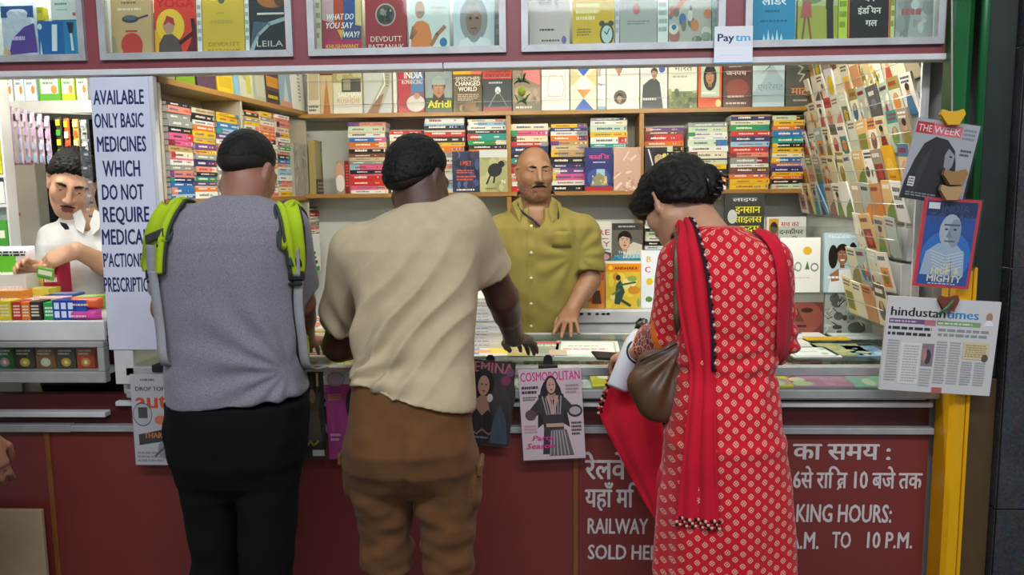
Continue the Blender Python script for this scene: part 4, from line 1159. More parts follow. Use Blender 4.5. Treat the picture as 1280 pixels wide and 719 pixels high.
# ------------------------------------------------------------------ display stand on the counter, right side
zc = ZT + 0.0015
stand = tag(empty('acrylic_stand', (0, 3.0, zc)), 'clear acrylic stand holding four display books on the counter end', 'stand')
sx0, sx1 = P(968, 400, 3.0).x, P(1079, 400, 3.0).x
zl = P(1030, 365.5, 3.0).z
m = MB()
m.box((sx0, -0.03, 0), (sx1, 0.09, 0.003))
m.box((sx0, 0.086, 0.003), (sx1, 0.09, 0.40))
m.build('body', M_acrylic, stand)
MB().box((sx0, -0.022, zl - zc - 0.006), (sx1, 0.086, zl - zc - 0.003)).build('ledge', M_acrylic, stand)
MB().box((sx0 - 0.003, -0.022, 0.003), (sx0, 0.086, 0.40)).build('end_plate', M_acrylic, stand)
def sb(px0, px1, py0, zbase, Y, base, sh, lab, t=0.02, lean=0.05):
 pa, pb = P(px0, 380, Y), P(px1, py0, Y)
 stand_book(pb.x - pa.x, pb.z - zbase, t, base, sh, lab, ((pa.x + pb.x) / 2, Y, zbase), lean=lean, group=None)
sb(1029, 1078, 291, zl, 2.998, 'b3ccd2', [('b', 0.2, 0.90, 0.85, 0.95, 'dbe8ea', 1)] + face_art(0.5, 0.62, 0.155, '9a6a4c', '1d1512', 0.74, long=False, smile=True) + [('e', 0.24, 0.60, 0.13, 0.2, '1d1512'), ('e', 0.78, 0.62, 0.13, 0.22, '1d1512'), ('p', [(0.12, 0.0), (0.95, 0.0), (0.92, 0.25), (0.68, 0.40), (0.3, 0.36), (0.15, 0.2)], 'e6ecea'), ('p', [(0.15, 0.3), (0.4, 0.40), (0.42, 0.2), (0.2, 0.18)], '9a6a4c'), ('t', 'BECOMING', 0.5, 0.92, 0.055, 'e9f0f0', 'c', 0, 0.8), ('b', 0.1, 0.22, 0.6, 0.29, 'eef2f0', 1)],
'pale blue cover of a smiling woman with dark wavy hair on the acrylic stand')
sb(974, 1027, 297, zl, 2.999, 'e6e6de', [('e', 0.68, 0.76, 0.11, 0.075, 'd9a82e'), ('l', [(0.08, 0.42), (0.08, 0.58)], 0.006, '8c3f3a'), ('l', [(0.3, 0.56), (0.3, 0.42), (0.42, 0.42)], 0.004, '3c4a3a'), ('e', 0.45, 0.47, 0.09, 0.09, '8d938a'), ('e', 0.45, 0.47, 0.06, 0.06, 'e6e6de'), ('p', [(0.62, 0.42), (0.74, 0.42), (0.68, 0.58)], '4a7a3a'), ('e', 0.86, 0.46, 0.1, 0.08, '7a8078'), ('e', 0.86, 0.46, 0.07, 0.05, 'e6e6de'), ('b', 0.2, 0.25, 0.8, 0.29, 'c9c9c0', 1)],
'cream cover with small drawn letters and a gold dot on the acrylic stand')
zlow = zc + 0.0035
sb(976, 1030, 366.5, zlow, 3.0, '6d3a34', [('e', 0.45, 0.4, 0.55, 0.42, '8a4d40'), ('r', 0, 0.78, 1, 1, '8c8f88'), ('e', 0.28, 0.58, 0.14, 0.06, '3a2220'), ('e', 0.62, 0.58, 0.14, 0.06, '3a2220'), ('p', [(0.4, 0.6), (0.56, 0.3), (0.32, 0.3)], '6a342c'), ('r', 0.28, 0.16, 0.62, 0.22, '4a2420')], 'reddish close-up face cover below the cream book on the stand', lean=0.0, t=0.015)
sb(1031, 1084, 366.5, zlow, 3.001, 'a5aaa0', scatter(17, 22, ['6d726a', '8d938a', 'c3c7bd', '3f433e', '565b54'], smin=0.05, smax=0.14) + streaks(18, 16, ['3a3e38', 'd3d6cd'], wd=0.004), 'grey photographic cover below the smiling woman on the stand', lean=0.0, t=0.015)
# ------------------------------------------------------------------ things lying on and in the counter
def flat_item(pxs, pys, z, wd, dp, rot, base, art, label, t=0.004, name='magazine', cat='magazine', group=None, mats=None):
 p = PZ(pxs, pys, z)
 m = MB()
 m.box((-wd / 2, -dp / 2, 0), (wd / 2, dp / 2, t), base)
 if art:
  m.art(art, wd, dp, O=(-wd / 2, -dp / 2, t), U=(1, 0, 0), V=(0, 1, 0))
 o = m.build(name, mats or GLOSS, loc=(p.x, p.y, z), rot=(0, 0, rot))
 return tag(o, label, cat, group)
ZK = ZT + 0.001
flat_item(607, 437, ZK, 0.20, 0.25, 0.06, 'e2dcd2', [('r', 0, 0.55, 1, 0.75, 'c9545a'), ('r', 0.05, 0.1, 0.4, 0.5, '6f94c4'), ('r', 0.55, 0.15, 0.95, 0.5, 'e8c84a'), ('b', 0.05, 0.8, 0.95, 0.95, 'd98a8a', 2), ('e', 0.45, 0.3, 0.15, 0.12, 'd9a07a')], 'magazine with red, blue and yellow blocks lying beside the dark wrist')
flat_item(672, 437, ZK, 0.20, 0.25, 0.0, 'a8a898', [('r', 0.1, 0.84, 1, 0.96, 'c0443c'), ('t', 'RASHMI', 0.55, 0.66, 0.1, 'e9ece6', 'c', 1, 0.56), ('r', 0, 0, 0.4, 0.6, 'b9a878'), ('e', 0.55, 0.35, 0.24, 0.2, '8a9a86'), ('r', 0.7, 0.05, 1, 0.4, 'c7b49a')], 'greyish magazine with a red band lying before the clerk\'s hand')
flat_item(734, 437, ZK, 0.22, 0.27, -0.04, 'dfe6dd', [('r', 0.05, 0.06, 0.95, 0.94, 'a9c2ad'), ('r', 0.08, 0.09, 0.92, 0.91, 'e6ece4'), ('b', 0.12, 0.4, 0.88, 0.52, 'cf7f84', 1), ('b', 0.2, 0.6, 0.8, 0.7, 'a8b8a8', 1)], 'pale booklet with a green border lying by the woman\'s hand')
flat_item(1012, 441, ZK, 0.155, 0.16, 0.03, 'e6eae4', [('r', 0.05, 0.05, 0.95, 0.95, '7f9a94'), ('r', 0.09, 0.09, 0.91, 0.91, 'dfe9e0'), ('b', 0.3, 0.45, 0.7, 0.55, 'a9b4aa', 1)], 'pale book with a dark green rule lying near the counter end')
flat_item(1050, 438, ZK, 0.16, 0.20, -0.08, '9fa878', scatter(19, 14, ['b9b88a', '7f9468', 'c8b05a', '8aa89a'], smin=0.06, smax=0.15), 'green landscape magazine lying near the counter end')
flat_item(1082, 440, ZK, 0.11, 0.17, -0.05, '7fa6c0', scatter(20, 9, ['9cc0d4', '5f8aac', 'c3d4d9'], smin=0.06, smax=0.15), 'blue magazine lying against the rack end of the counter')
flat_item(1033, 424, ZK + 0.0085, 0.15, 0.06, 0.0, 'dbb62e', [('b', 0.1, 0.3, 0.9, 0.6, 'a87f1a', 1)], 'yellow booklet lying across two books on the counter')
flat_item(985, 430, ZK, 0.15, 0.2, 0.1, 'dfe0d8', [('r', 0, 0.5, 0.6, 0.85, 'e0b82c'), ('b', 0.1, 0.1, 0.9, 0.4, 'b9bcb4', 3)], 'white booklet with a yellow patch beside the red kurta')
flat_item(1000, 420, ZK + 0.005, 0.17, 0.12, 0.02, 'e4e8e6', [('r', 0.02, 0.7, 0.6, 0.95, '3f4464')], 'white booklet with a navy strip before the stand')
flat_item(1068, 421, ZK + 0.005, 0.16, 0.11, -0.02, 'dfeae6', [('b', 0.1, 0.4, 0.9, 0.6, 'b4cac4', 1)], 'plain mint booklet before the smiling cover')
pz = PZ(402, 430, ZK)
zz = ZK
rr = random.Random(5)
mg = [('e4dcd4', 'white'), ('d98f9a', 'rose'), ('8fb0c4', 'sky blue'), ('d9c07a', 'straw'), ('b9c0a4', 'sage'), ('e6e6e0', 'off-white'), ('c97f6a', 'brick'), ('a9a4b4', 'lilac'), ('dfc9a4', 'sand'), ('e9e4da', 'ivory'), ('c6b04a', 'ochre'), ('d9dcd8', 'silver grey')]
for i, (c, nm) in enumerate(mg):
 m = MB()
 t = 0.0055
 m.box((-0.105, -0.14, 0), (0.105, 0.14, t), c)
 a = rr.choice(ACC)
 m.art([('r', 0, 0.75, 1, 0.93, a), ('r', 0.1, 0.1, 0.5, 0.5, rr.choice(ACC)), ('e', 0.7, 0.4, 0.2, 0.15, rr.choice(ACC)), ('b', 0.1, 0.55, 0.9, 0.7, '4a4a4a', 2)], 0.21, 0.28, O=(-0.105, -0.14, t), U=(1, 0, 0), V=(0, 1, 0))
 o = m.build('magazine', GLOSS, loc=(pz.x + rr.uniform(-0.012, 0.012), 2.74 + 0.013 * i * (0.6 if i < 8 else 1.0), zz), rot=(0, 0, rr.uniform(-0.1, 0.1)))
 pos = 'lowest' if i == 0 else ('topmost' if i == len(mg) - 1 else ORD[len(mg) - 1 - i] + ' from top')
 tag(o, f'{nm} magazine, {pos} in the fanned pile between the two men', 'magazine', 'fanned magazines between the men')
 zz += t + 0.0006
pz = PZ(598, 425, ZK)
zz = ZK
for i in range(16):
 t = rr.uniform(0.009, 0.013)
 c = rr.choice(['e6e6e0', 'dcdcd6', 'ecece6', 'd3d6d0', 'dfe2e4'])
 o = MB().box((-0.09, -0.12, 0), (0.09, 0.12, t), c).art([('b', 0.05, 0.3, 0.9, 0.6, rr.choice(ACC), 1)], 0.18, t, O=(-0.09, -0.12, 0)).build('magazine', GLOSS, loc=(P(597, 420, 2.78).x + rr.uniform(-0.006, 0.006), 2.86 + rr.uniform(-0.004, 0.004), zz), rot=(0, 0, rr.uniform(-0.03, 0.03)))
 pos = 'lowest' if i == 0 else ('topmost' if i == 15 else ORD[15 - i] + ' from top')
 tag(o, f'white-edged magazine, {pos} of the tidy pile beside the clerk\'s arm', 'magazine', 'tidy magazine pile by the clerk')
 zz += t + 0.0005
zin = Z_lip1 - 0.003
ins = [(-1.15, 'd9c9b4', 'tan'), (-0.92, 'e0b0b0', 'pink'), (-0.69, 'c9d0b4', 'sage'), (-0.46, 'd0a040', 'ochre'), (-0.23, 'b0c0d0', 'sky blue'), (0.0, 'd0d0c4', 'grey'), (0.22, 'd9c24a', 'yellow'), (0.44, 'dcdcd0', 'ivory'), (0.66, 'd9c83e', 'lemon'), (0.85, 'c98fb0', 'mauve'), (1.04, '9fcabc', 'aqua')]
for i, (x, c, nm) in enumerate(ins):
 r = random.Random(60 + i)
 m = MB()
 t = 0.006
 m.box((-0.095, -0.13, 0), (0.095, 0.13, t), c)
 m.art(scatter(60 + i, 8, [r.choice(ACC), r.choice(ACC), 'efe6d0', 'c8d8b0', 'd8a0b8'], 0, 0, 1, 0.7, 0.06, 0.16) + [('r', 0, 0.78, 1, 1, r.choice(ACC)), ('b', 0.1, 0.82, 0.9, 0.95, 'f2eee4', 1)], 0.19, 0.26, O=(-0.095, -0.13, t), U=(1, 0, 0), V=(0, 1, 0))
 o = m.build('magazine', GLOSS, loc=(x, YF + 0.16, zin), rot=(0.09, 0, r.uniform(-0.04, 0.04)))
 o.location.z = zin + 0.14 * math.sin(0.09)
 tag(o, f'{nm} magazine lying inside the glazed counter top', 'magazine', 'magazines under the counter glass')
# ------------------------------------------------------------------ covers inside the fascia cases
Yc = YF + 0.045
def case_book(a, b, base, sh, label, yb, hgt=0.2, Y=Yc, name='book', cat='book', t=0.016):
 pa, pb = P(a, yb, Y), P(b, yb, Y)
 z = ZC0 + 0.0168
 return stand_book(pb.x - pa.x, hgt, t, base, sh, label, ((pa.x + pb.x) / 2, Y, z), lean=0.05, name=name, cat=cat, group=None)
case_book(138, 190, 'c6a678', [('b', 0.3, 0.80, 0.75, 0.86, '8a6a48', 1), ('b', 0.2, 0.70, 0.85, 0.76, 'e6d9bb', 1), ('e', 0.5, 0.58, 0.2, 0.06, '3a4450'), ('e', 0.5, 0.60, 0.17, 0.04, '5a6470'), ('l', [(0.66, 0.58), (0.92, 0.63)], 0.006, '3a4450'), ('e', 0.52, 0.19, 0.26, 0.18, 'c4403a'), ('r', 0.3, 0.06, 0.76, 0.24, 'c4403a'), ('r', 0.38, 0.38, 0.66, 0.41, 'c4403a'), ('p', [(0, 0), (0.2, 0), (0.12, 0.3), (0, 0.36)], 'a8997c')], 'tan cover with a black pan above a red pot', 60)
case_book(194, 246, 'd8402c', [('p', [(0, 0.4), (0.55, 0.7), (0.6, 0.3), (0.3, 0.0), (0, 0)], 'e8a82a'), ('e', 0.38, 0.46, 0.34, 0.26, 'efc23a'), ('t', 'YOGA', 0.5, 0.74, 0.13, 'c41f24', 'c', 2, 0.9), ('e', 0.34, 0.46, 0.13, 0.12, 'b08a78'), ('p', [(0.2, 0.46), (0.3, 0.62), (0.46, 0.58), (0.5, 0.46), (0.34, 0.52)], 'b83a3a'), ('p', [(0.08, 0), (0.66, 0), (0.6, 0.24), (0.42, 0.34), (0.22, 0.33), (0.1, 0.2)], '5a4c4a'), ('l', [(0.6, 0.2), (0.95, 0.36), (0.92, 0.55)], 0.012, '3a1a1c'), ('p', [(0.7, 0), (1, 0), (1, 0.5), (0.85, 0.2)], '5f1f22'), ('e', 0.34, 0.42, 0.10, 0.09, 'b98f7a')], 'red and yellow yoga cover with a turbaned figure', 60)
case_book(254, 306, 'd6b23c', [('e', 0.47, 0.84, 0.08, 0.06, '5a5f58'), ('p', [(0.39, 0.84), (0.55, 0.84), (0.47, 0.96)], '5a5f58'), ('b', 0.35, 0.62, 0.6, 0.66, 'b89a3a', 1), ('b', 0.2, 0.46, 0.75, 0.56, 'c3a24a', 1), ('t', 'DEVDUTT', 0.5, 0.14, 0.06, 'b0862a', 'c', 1, 0.76), ('t', 'PATTANAIK', 0.5, 0.04, 0.06, 'b0862a', 'c', 1, 0.8)], 'mustard yellow cover with a small urn, beside a dark one', 60)
case_book(313, 361, '2a2c34', [('e', 0.6, 0.84, 0.4, 0.14, 'a8642e'), ('e', 0.4, 0.9, 0.2, 0.08, 'd0863a'), ('e', 0.8, 0.82, 0.15, 0.1, '5a3a24'), ('r', 0.2, 0.6, 0.9, 0.63, 'd9d4c4'), ('l', [(0.05, 0.08), (0.2, 0.3), (0.5, 0.46), (0.95, 0.54)], 0.012, '9fb0b8'), ('p', [(0, 0.1), (0.2, 0.32), (0.5, 0.48), (0.1, 0.5)], '4a5f70'), ('p', [(0.7, 0), (1, 0), (1, 0.4)], '4a2f2a'), ('t', 'LEILA', 0.5, 0.12, 0.09, 'cfcac2', 'c', 0, 0.7)], 'dark cover with an arc of light, last in its case', 60)
for (a, b, c, y, lab) in ((134, 138, 'b9b9ae', 60, 'pale narrow spine at the edge of the case with the yoga book'), (247, 253, 'e2e2dc', 60, 'white narrow booklet between the yoga book and the mustard cover'), (307, 312, 'e6e6e0', 60, 'white narrow booklet between the mustard and the dark cover')):
 case_book(a, b, c, [('b', 0.1, 0.2, 0.9, 0.8, '9a9a94', 5)] , lab, y)
case_book(403, 452, 'd9b04a', [('r', 0.0, 0.42, 0.3, 1, 'c9a4a8'), ('r', 0.3, 0.35, 0.55, 1, 'b5402c'), ('r', 0.55, 0.35, 0.85, 1, '2f4f8c'), ('r', 0.85, 0.3, 1, 1, 'd9c48a'), ('r', 0, 0, 1, 0.2, 'b03058'), ('p', [(0, 0.2), (0.5, 0.2), (0.3, 0.45), (0, 0.5)], 'a03a4a'), ('p', [(0.5, 0.2), (1, 0.2), (1, 0.4), (0.6, 0.45)], '4a4a78'), ('t', 'WHAT DO', 0.45, 0.5, 0.09, 'f2efe8', 'c', 1, 0.7, 0.25), ('t', 'YOU SAY', 0.42, 0.37, 0.09, 'f2efe8', 'c', 1, 0.7, 0.25), ('t', 'WAY?', 0.72, 0.23, 0.09, 'f2efe8', 'c', 1, 0.42, 0.25), ('t', 'KHUSHWANT', 0.5, 0.07, 0.06, 'e0b03a', 'c', 1, 0.85)], 'multicoloured patchwork cover with slanted white title', 54)
case_book(457, 508, '9c2a34', [('t', 'DAUGHTERS', 0.5, 0.84, 0.08, 'e0a870', 'c', 1, 0.85), ('e', 0.5, 0.56, 0.25, 0.17, 'b9b0a0'), ('e', 0.5, 0.56, 0.22, 0.15, '4a4640'), ('t', 'DEVDUTT', 0.5, 0.16, 0.08, 'e6dfd4', 'c', 0, 0.78), ('t', 'PATTANAIK', 0.5, 0.04, 0.08, 'e6dfd4', 'c', 0, 0.88)] + scatter(33, 10, ['8a8578', '2a2824', 'a9a294'], 0.33, 0.44, 0.67, 0.68, 0.03, 0.06), 'crimson cover with a round grey medallion', 54)
case_book(511, 562, 'd3dcd8', [('t', 'SECRETS', 0.5, 0.84, 0.08, 'c47f78', 'c', 1, 0.7), ('p', [(0.04, 0), (0.58, 0), (0.56, 0.25), (0.5, 0.4), (0.36, 0.46), (0.2, 0.45), (0.08, 0.36)], 'dc7f3c'), ('e', 0.28, 0.62, 0.12, 0.13, 'b5805c'), ('r', 0.2, 0.56, 0.4, 0.6, '3a2a24'), ('l', [(0.56, 0.1), (0.7, 0.25), (0.88, 0.36)], 0.012, 'a8704c'), ('l', [(0.12, 0.36), (0.06, 0.2), (0.18, 0.3)], 0.01, 'a8704c'), ('b', 0.55, 0.55, 0.92, 0.68, 'c9b8b0', 2), ('e', 0.85, 0.13, 0.09, 0.07, '2f6f9f')], 'pale cover with a man in an orange robe', 54)
case_book(567, 618, 'c9d2d8', [('e', 0.5, 0.46, 0.34, 0.34, '8f8f90'), ('e', 0.5, 0.46, 0.2, 0.24, '8a6a58'), ('p', [(0.3, 0.5), (0.35, 0.72), (0.5, 0.66), (0.65, 0.72), (0.7, 0.5), (0.6, 0.6), (0.4, 0.6)], '9c9c9c'), ('e', 0.42, 0.48, 0.04, 0.02, '2a2220'), ('e', 0.58, 0.48, 0.04, 0.02, '2a2220'), ('r', 0.42, 0.32, 0.58, 0.34, '5f4038'), ('p', [(0.1, 0), (0.95, 0), (0.9, 0.16), (0.66, 0.2), (0.5, 0.08), (0.34, 0.2), (0.16, 0.14)], 'dfe3e4')], 'pale cover portrait of a man with grey parted hair', 54)
for (a, b, c, y, lab) in ((391, 402, 'd9d4bc', 54, 'buff narrow booklet at the edge of the orange robe case'), (619, 630, '6a6a68', 54, 'dark narrow booklet at the far edge of the orange robe case')):
 case_book(a, b, c, [('b', 0.1, 0.2, 0.9, 0.8, '8f8c80', 4)], lab, y)
case_book(662, 712, 'cdbdb8', [('t', 'वाणी', 0.5, 0.82, 0.12, '4a3a38', 'c', 0, 0.5), ('t', 'बोलिए', 0.48, 0.64, 0.1, '4a3a38', 'c', 0, 0.5), ('b', 0.25, 0.26, 0.75, 0.31, '4a3a38', 1), ('b', 0.3, 0.1, 0.75, 0.15, '6a5a58', 1), ('e', 0.86, 0.13, 0.06, 0.06, '6a6a9a')], 'plain beige cover with a thin dark title', 51)
case_book(716, 768, 'd8ae1e', [('r', 0, 0.76, 1, 0.92, 'e2d284'), ('b', 0.08, 0.4, 0.65, 0.68, 'f0e2a0', 3), ('b', 0.1, 0.18, 0.45, 0.3, '8a6a1a', 3), ('r', 0, 0, 1, 0.06, 'c87f2a'), ('e', 0.82, 0.2, 0.17, 0.17, '3a4238'), ('e', 0.82, 0.2, 0.13, 0.13, 'b9cfc6'), ('l', [(0.82, 0.2), (0.88, 0.28)], 0.003, '222'), ('l', [(0.82, 0.2), (0.76, 0.24)], 0.003, '222'), ('e', 0.7, 0.36, 0.07, 0.04, '3a4238', 0.6), ('e', 0.92, 0.36, 0.07, 0.04, '3a4238', -0.6)], 'yellow cover with an alarm clock in its corner', 51)
case_book(775, 821, 'a9a8a2', [('e', 0.45, 0.56, 0.1, 0.08, 'c0605a'), ('b', 0.2, 0.33, 0.8, 0.4, '7d7f80', 2), ('r', 0.5, 0.7, 1, 0.95, 'b9b8ae')], 'grey cover with a small red emblem', 51)
case_book(836, 889, 'b5b0a4', [('l', [(0.05, 0.45), (0.5, 0.8), (0.95, 0.95)], 0.014, 'c06a44'), ('l', [(0.1, 0.8), (0.7, 0.7)], 0.010, 'd08a54'), ('l', [(0.3, 0.95), (0.25, 0.7)], 0.008, '8a4a3a')] + scatter(35, 22, ['3f6aa8', 'c9804a', 'd9cfc0', '8f9a8a', 'b06a5a', '7a7264', 'e0d8c8'], 0, 0.05, 1, 0.6, 0.03, 0.1), 'busy patterned cover in blue and rust, last in its case', 51)
for (a, b, c, y, lab) in ((822, 835, 'e0e2dc', 51, 'white narrow booklet between the grey and the busy rust cover'), (890, 900, '8fb0b4', 51, 'bluish narrow booklet beside the hanging payment sign'), (769, 774, 'c9c4d4', 51, 'pale narrow booklet after the clock cover')):
 case_book(a, b, c, [('b', 0.1, 0.2, 0.9, 0.8, '9a9f9c', 5)], lab, y)
case_book(940, 994, '2f8cba', [('t', 'लीडर', 0.5, 0.58, 0.11, 'eaf2f4', 'c', 2, 0.56), ('b', 0.3, 0.46, 0.72, 0.52, '1c5f86', 1), ('b', 0.2, 0.32, 0.85, 0.37, '1c5f86', 1)] + [('p', [(x - 0.035, 0.06), (x + 0.035, 0.06), (x, 0.16 + 0.06 * k)], 'cfe4ec') for x, k in ((0.28, 0), (0.38, 1), (0.48, 0), (0.58, 1), (0.68, 0))] + [('r', 0, 0.9, 1, 0.94, '9fd0e2')], 'bright blue cover with a white Hindi title', 42)
case_book(997, 1047, 'a8a84a', [('r', 0, 0.55, 1, 1, 'b9bd8c'), ('e', 0.35, 0.7, 0.3, 0.12, '7a8a5a'), ('p', [(0.12, 0.62), (0.32, 0.62), (0.36, 0.38), (0.06, 0.38)], 'b5605a'), ('e', 0.22, 0.7, 0.06, 0.06, '6a4030'), ('l', [(0.18, 0.38), (0.12, 0.06)], 0.006, '8a5a40'), ('l', [(0.26, 0.38), (0.34, 0.06)], 0.006, '8a5a40'), ('p', [(0.7, 0.9), (0.9, 0.9), (0.88, 0.5), (0.7, 0.5)], '2f302a'), ('l', [(0.76, 0.5), (0.78, 0.04)], 0.010, '2a2b26'), ('l', [(0.84, 0.5), (0.86, 0.04)], 0.010, '2a2b26'), ('l', [(0.7, 0.78), (0.52, 0.7)], 0.007, '2f302a'), ('e', 0.8, 0.95, 0.06, 0.045, '7a5038')], 'olive cover of a couple walking in a field', 42)
case_book(1060, 1112, 'dc7a36', [('r', 0, 0, 1, 0.1, 'c9603a'), ('e', 0.5, 0.86, 0.2, 0.1, '3a2f30'), ('e', 0.5, 0.86, 0.14, 0.06, 'dc7a36'), ('p', [(0.03, 0.04), (0.97, 0.04), (0.97, 0.7), (0.9, 0.8), (0.1, 0.8), (0.03, 0.7)], '262226'), ('t', 'वन', 0.5, 0.6, 0.09, 'ece6dd', 'c', 2, 0.25), ('t', 'इंडियन', 0.5, 0.42, 0.09, 'ece6dd', 'c', 2, 0.55), ('t', 'गल', 0.55, 0.24, 0.09, 'ece6dd', 'c', 2, 0.27)], 'orange cover with a big black suitcase', 42)
case_book(1119, 1168, 'a9adaa', [('p', [(0.1, 0), (0.3, 0), (0.5, 1), (0.3, 1)], '8a8f8c'), ('e', 0.6, 0.8, 0.3, 0.16, '7d8480'), ('b', 0.15, 0.36, 0.9, 0.52, 'b5646a', 1), ('b', 0.5, 0.26, 0.9, 0.33, 'c9969a', 1)] + scatter(36, 10, ['b9bdba', '989d9a', 'c6cac6'], 0, 0, 1, 0.7, 0.05, 0.12), 'silvery cover with a pinkish title by the green pillar', 42)
for (a, b, c, y, lab) in ((1048, 1059, 'b9d04a', 42, 'lime narrow booklet between the field and the suitcase cover'), (1113, 1118, 'd9d28a', 42, 'straw narrow booklet after the suitcase cover')):
 case_book(a, b, c, [('b', 0.1, 0.2, 0.9, 0.8, '7a8f2a', 4)], lab, y)
def carton(w, d, h, base, front, label, loc, rz=0.0, name='medicine_box', cat='box', group=None, top=None, mats=None, rx=0.0):
 m = MB()
 m.box((-w / 2, 0, 0), (w / 2, d, h), base, bev=0.0015)
 m.art(front, w, h, O=(-w / 2, 0, 0))
 if top:
  m.art(top, w, d, O=(-w / 2, 0, h), U=(1, 0, 0), V=(0, 1, 0))
 o = m.build(name, mats or GLOSS, loc=loc, rot=(rx, 0, rz))
 return tag(o, label, cat, group)
def pillow_pack(w, d, h, base, front, label, loc, rz=0, name='soft_pack', cat='pack', group=None):
 m = MB()
 n = 10
 rows_f, rows_b = [], []
 for i in range(n + 1):
  v = i / n
  a, b = [], []
  for j in range(n + 1):
   u = j / n
   bulge = (max(0.0, 1 - (2 * u - 1) ** 4) * max(0.0, 1 - (2 * v - 1) ** 4)) ** 0.6
   a.append(((u - 0.5) * w, -d / 2 * bulge, v * h))
   b.append(((0.5 - u) * w, d / 2 * bulge, v * h))
  rows_f.append(a)
  rows_b.append(b)
 m.grid(rows_f, base)
 m.grid(rows_b, base)
 if front:
  sub = MB()
  sub.art(front, w, h, O=(-w / 2, 0, 0))
  vs2 = []
  for (x, y, z) in sub.v:
   u, v = x / w + 0.5, z / h
   bulge = (max(0.0, 1 - (2 * u - 1) ** 4) * max(0.0, 1 - (2 * v - 1) ** 4)) ** 0.6
   vs2.append((x, -d / 2 * bulge + y - 0.0012 - 0.14 * d, z))
  b0 = len(m.v)
  m.v += vs2
  m.f += [tuple(b0 + i for i in f) for f in sub.f]
  m.c += sub.c
  m.s += sub.s
 o = m.build(name, FOIL, loc=loc, rot=(0, 0, rz))
 return tag(o, label, cat, group)
zc0 = ZC0 + 0.017
def cx(px, y=60, Y=Yc):
 return P(px, y, Y).x
zp = P(60, 26, Yc).z
carton(cx(103) - cx(48.5), 0.04, zp - zc0, '2263a8', [('r', 0.85, 0.1, 1, 0.98, '2f9fc0'), ('r', 0.6, 0, 0.85, 1, '2a80b8'), ('p', [(0.3, 0.2), (0.42, 0.2), (0.46, 0.9), (0.34, 0.9)], 'dfe8ec'), ('p', [(0.68, 0.95), (0.84, 0.95), (0.8, 0.66), (0.72, 0.66)], '2a2f4a'), ('p', [(0.74, 0.66), (0.79, 0.66), (0.81, 0.2), (0.75, 0.2)], 'dbe6ea'), ('e', 0.06, 0.85, 0.05, 0.08, 'cfe0ea'), ('p', [(0.03, 0.1), (0.08, 0.1), (0.06, 0.5)], 'cfe0ea')], 'wide blue carton with white upright lettering in the medicine case', (( cx(103) + cx(48.5)) / 2, Yc, zc0))
carton(cx(103) - cx(67), 0.035, 0.07, 'dfe2e0', [('b', 0.15, 0.62, 0.7, 0.78, '5f9a94', 1), ('b', 0.2, 0.4, 0.6, 0.5, '9ab4b0', 1), ('e', 0.8, 0.25, 0.06, 0.08, 'd0605a')], 'white medicine carton on top of the wide blue carton', ((cx(103) + cx(67)) / 2, Yc, zp + 0.001))
carton(cx(57) - cx(49), 0.03, 0.042, 'd9c22e', [('b', 0.1, 0.5, 0.9, 0.8, 'a89a20', 1)], 'small yellow carton on the blue carton in the medicine case', ((cx(57) + cx(49)) / 2, Yc, zp + 0.001))
pillow_pack(cx(47) - cx(2), 0.022, P(30, 22, Yc).z - zc0 + 0.05, 'c9cfe0', [('p', [(0.2, 0.08), (0.98, 0.12), (0.95, 0.62), (0.7, 0.55), (0.35, 0.35)], '5a3f96'), ('r', 0.05, 0.72, 0.95, 0.92, '2f5590'), ('b', 0.35, 0.3, 0.8, 0.42, 'cdbde6', 1), ('e', 0.14, 0.1, 0.12, 0.09, 'd9b48a')], 'puffy white and purple pack in the medicine case', ((cx(47) + cx(2)) / 2, Yc + 0.01, zc0), name='sanitary_pack')
carton(cx(45) - cx(34), 0.03, 0.05, 'd9ca5a', [('r', 0.3, 0.2, 0.8, 0.9, 'd5dcdc'), ('b', 0.35, 0.3, 0.75, 0.7, 'b5b06a', 3)], 'pale yellow carton standing between puffy pack and blue carton', ((cx(45) + cx(34)) / 2 , Yc - 0.022, zc0 + 0.0)) if False else None
# ------------------------------------------------------------------ pharmacy interior
def ph(px, py, Y):
 return P(px, py, Y)
rowpk = tag(empty('pharmacy_shelf', (0, 3.2, 0)), 'white pharmacy shelf board above the hanging sachets', 'shelf')
zsh = ph(60, 120, 3.0).z
MB().box((-2.49, 0.0, zsh - 0.035), (-1.42, 0.38, zsh), bev=0.003).build('shelf_board', M_white_trim, rowpk)
MB().box((-2.49, -0.006, zsh - 0.045), (-1.42, 0.0, zsh + 0.006), bev=0.002).build('front_lip', M_white_trim, rowpk)
specs = [(2, 14, 'e6ecec', 'pale tonic carton'), (16, 28, 'dfe9ee', 'white tonic carton'), (29, 44, 'cfe2ea', 'ice blue carton'), (47, 74, '58a82e', 'green carton'), (75, 92, 'b9c83a', 'yellow-green carton'), (94, 108, 'c9d0c4', 'grey-green carton')]
for (a, b, c, nm) in specs:
 pa, pb = ph(a, 110, 3.205), ph(b, 110, 3.205)
 carton(pb.x - pa.x, 0.09, 0.17, c, [('r', 0.1, 0.2, 0.9, 0.7, 'eef2ea'), ('b', 0.2, 0.4, 0.8, 0.6, '4a8a4a' if 'green' in nm else '6a9ab4', 2), ('e', 0.7, 0.3, 0.15, 0.1, 'd98a3a')], nm + ' on the pharmacy shelf board', ((pa.x + pb.x) / 2, 3.212, zsh + 0.001), group=None)
wy = 3.02
wz = ph(60, 142, wy).z
wr = MB().tube([(-2.30, wy, wz + 0.02), (-1.42, wy, wz - 0.02)], 0.0018, n=6).build('hanging_wire', M_wire)
tag(wr, 'wire stretched under the pharmacy shelf carrying sachet strips', 'wire')
